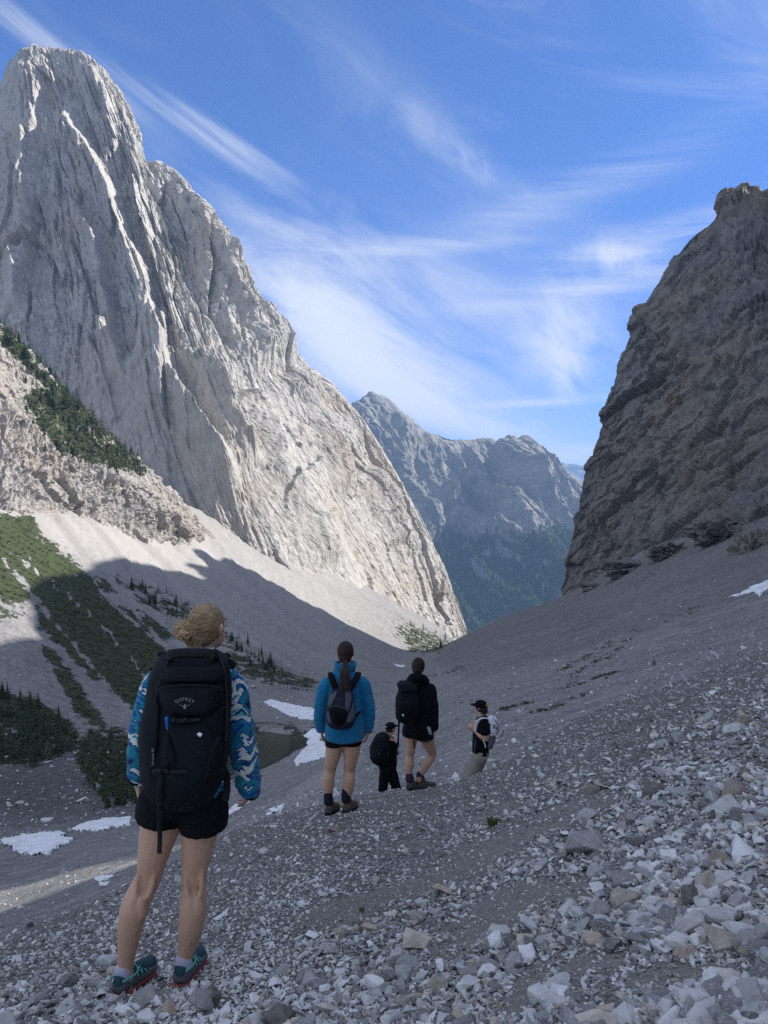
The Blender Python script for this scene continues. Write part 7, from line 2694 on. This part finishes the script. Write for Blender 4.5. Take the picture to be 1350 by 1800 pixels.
S = Shape().ell(PH(0, -0.020, 0.0), (0.083, 0.094, 0.082), yaw=-yw)
S.ell(PH(0, -0.06, -0.035), (0.066, 0.060, 0.055), yaw=-yw)
link('hair', S.mesh('hair', M_brown, BASE, voxel=0.010, smooth=3, disp=lambda c: 0.005 * fbm(c / 0.03, 3, 0.6)), P5)
cap(P5, PH, 1.02, yw, 'yellow')
S = Shape()
S.tube([W(845, 1324), W(845, 1308), W(847, 1288), W(848, 1272), W(848, 1263)], [(0.122, 0.17), (0.125, 0.165), (0.13, 0.175), (0.118, 0.165), (0.08, 0.09)])
S.tube([W(850, 1270, -0.13), W(853, 1280, -0.17), W(854, 1287, -0.18)], [0.078, 0.072, 0.068])
S.tube([W(845, 1270, 0.14), W(841, 1280, 0.19), W(840, 1287, 0.20)], [0.078, 0.072, 0.068])
link('shirt', S.mesh('shirt', M_black2, BASE, voxel=0.012, smooth=3, disp=folds(0.010, 0.12, (1, 1, 0.6), 8.0)), P5)
S = Shape()
S.tube([W(845, 1318), W(844, 1328)], [(0.118, 0.165), (0.122, 0.165)])
S.tube([W(845, 1328, -0.07), W(836, 1352, -0.05), W(824, 1380, -0.02), W(814, ft - 10, -0.02)], [0.112, 0.098, 0.086, 0.082])
S.tube([W(842, 1328, 0.07), W(830, 1352, 0.08), W(815, 1380, 0.06), W(803, ft - 12, 0.04)], [0.112, 0.096, 0.086, 0.082])
link('trousers', S.mesh('trousers', M_khaki, BASE, voxel=0.012, smooth=3, disp=folds(0.012, 0.12, (1, 1, 0.6), 3.0)), P5)
for hx, dy in ((814, -0.02), (803, 0.04)):
    gx = at(hx, ft, D + dy)[0]
    hp = np.array([gx, D + dy, float(ground_fg(gx, D + dy)[0]) + 0.005])
    shoe(P5, BASE, hp, -1.0, 0.29, (M_black, M_greyboot, M_greyboot, M_black, M_black), boot=0.03, pitch=-0.1, laces=False)
K = Pack(D, [(1258, 859, 866, -0.05, 0.06), (1262, 856, 872, -0.06, 0.11), (1270, 855, 876, -0.06, 0.14), (1280, 855, 877.5, -0.06, 0.155), (1288, 855, 876, -0.06, 0.15), (1293, 858, 870, -0.06, 0.09)], n=2.2)
pk = thing_at('backpack', BASE, 'white backpack with dark marks over a slate lower bag on the khaki-trousered hiker', 'backpack', K.body(Shape()).mesh('backpack', M_whitep, BASE, disp=lambda c: 0.008 * fbm(c / 0.07 + 2, 3, 0.6, ridged=True)))
for q in ([(860, 1272), (862, 1270), (862, 1279), (860, 1280)], [(867, 1273), (870, 1275), (869, 1281), (867, 1280)], [(871, 1276), (875, 1280), (874, 1284), (872, 1281)]):
    K.panel('mark', q, 0.004, M_greyp, BASE, pk, edge=12, sink=-0.002)
strap('cord', [W(866, 1262, -0.20), W(873, 1270, -0.20), W(877, 1280, -0.18), W(873, 1291, -0.18), W(866, 1292, -0.20)], 0.012, M_greyp, BASE, pk, 0.004)
S = Shape().tube([W(862, 1288, -0.06), W(862, 1300, -0.06), W(860, 1311, -0.06)], [(0.075, 0.14), (0.068, 0.13), (0.05, 0.10)])
link('lower_bag', S.mesh('lower_bag', M_slate, BASE, disp=folds(0.01, 0.08, (1, 1, 1), 1.0)), pk)
strap('shoulder_strap', [W(856, 1263, -0.14), W(848, 1262.5, -0.19), W(841, 1267, -0.17), W(837, 1277, -0.12), W(836, 1284, -0.10)], 0.040, M_white, BASE, pk, 0.010)
strap('waist_strap', [W(836, 1302, -0.14), W(835, 1312, -0.13), W(834, 1320, -0.12)], 0.016, M_greyp, BASE, pk, 0.006)
strap('waist_strap', [W(849, 1300, -0.20), W(852, 1307, -0.195), W(853.5, 1314, -0.19)], 0.016, M_white, BASE, pk, 0.006)
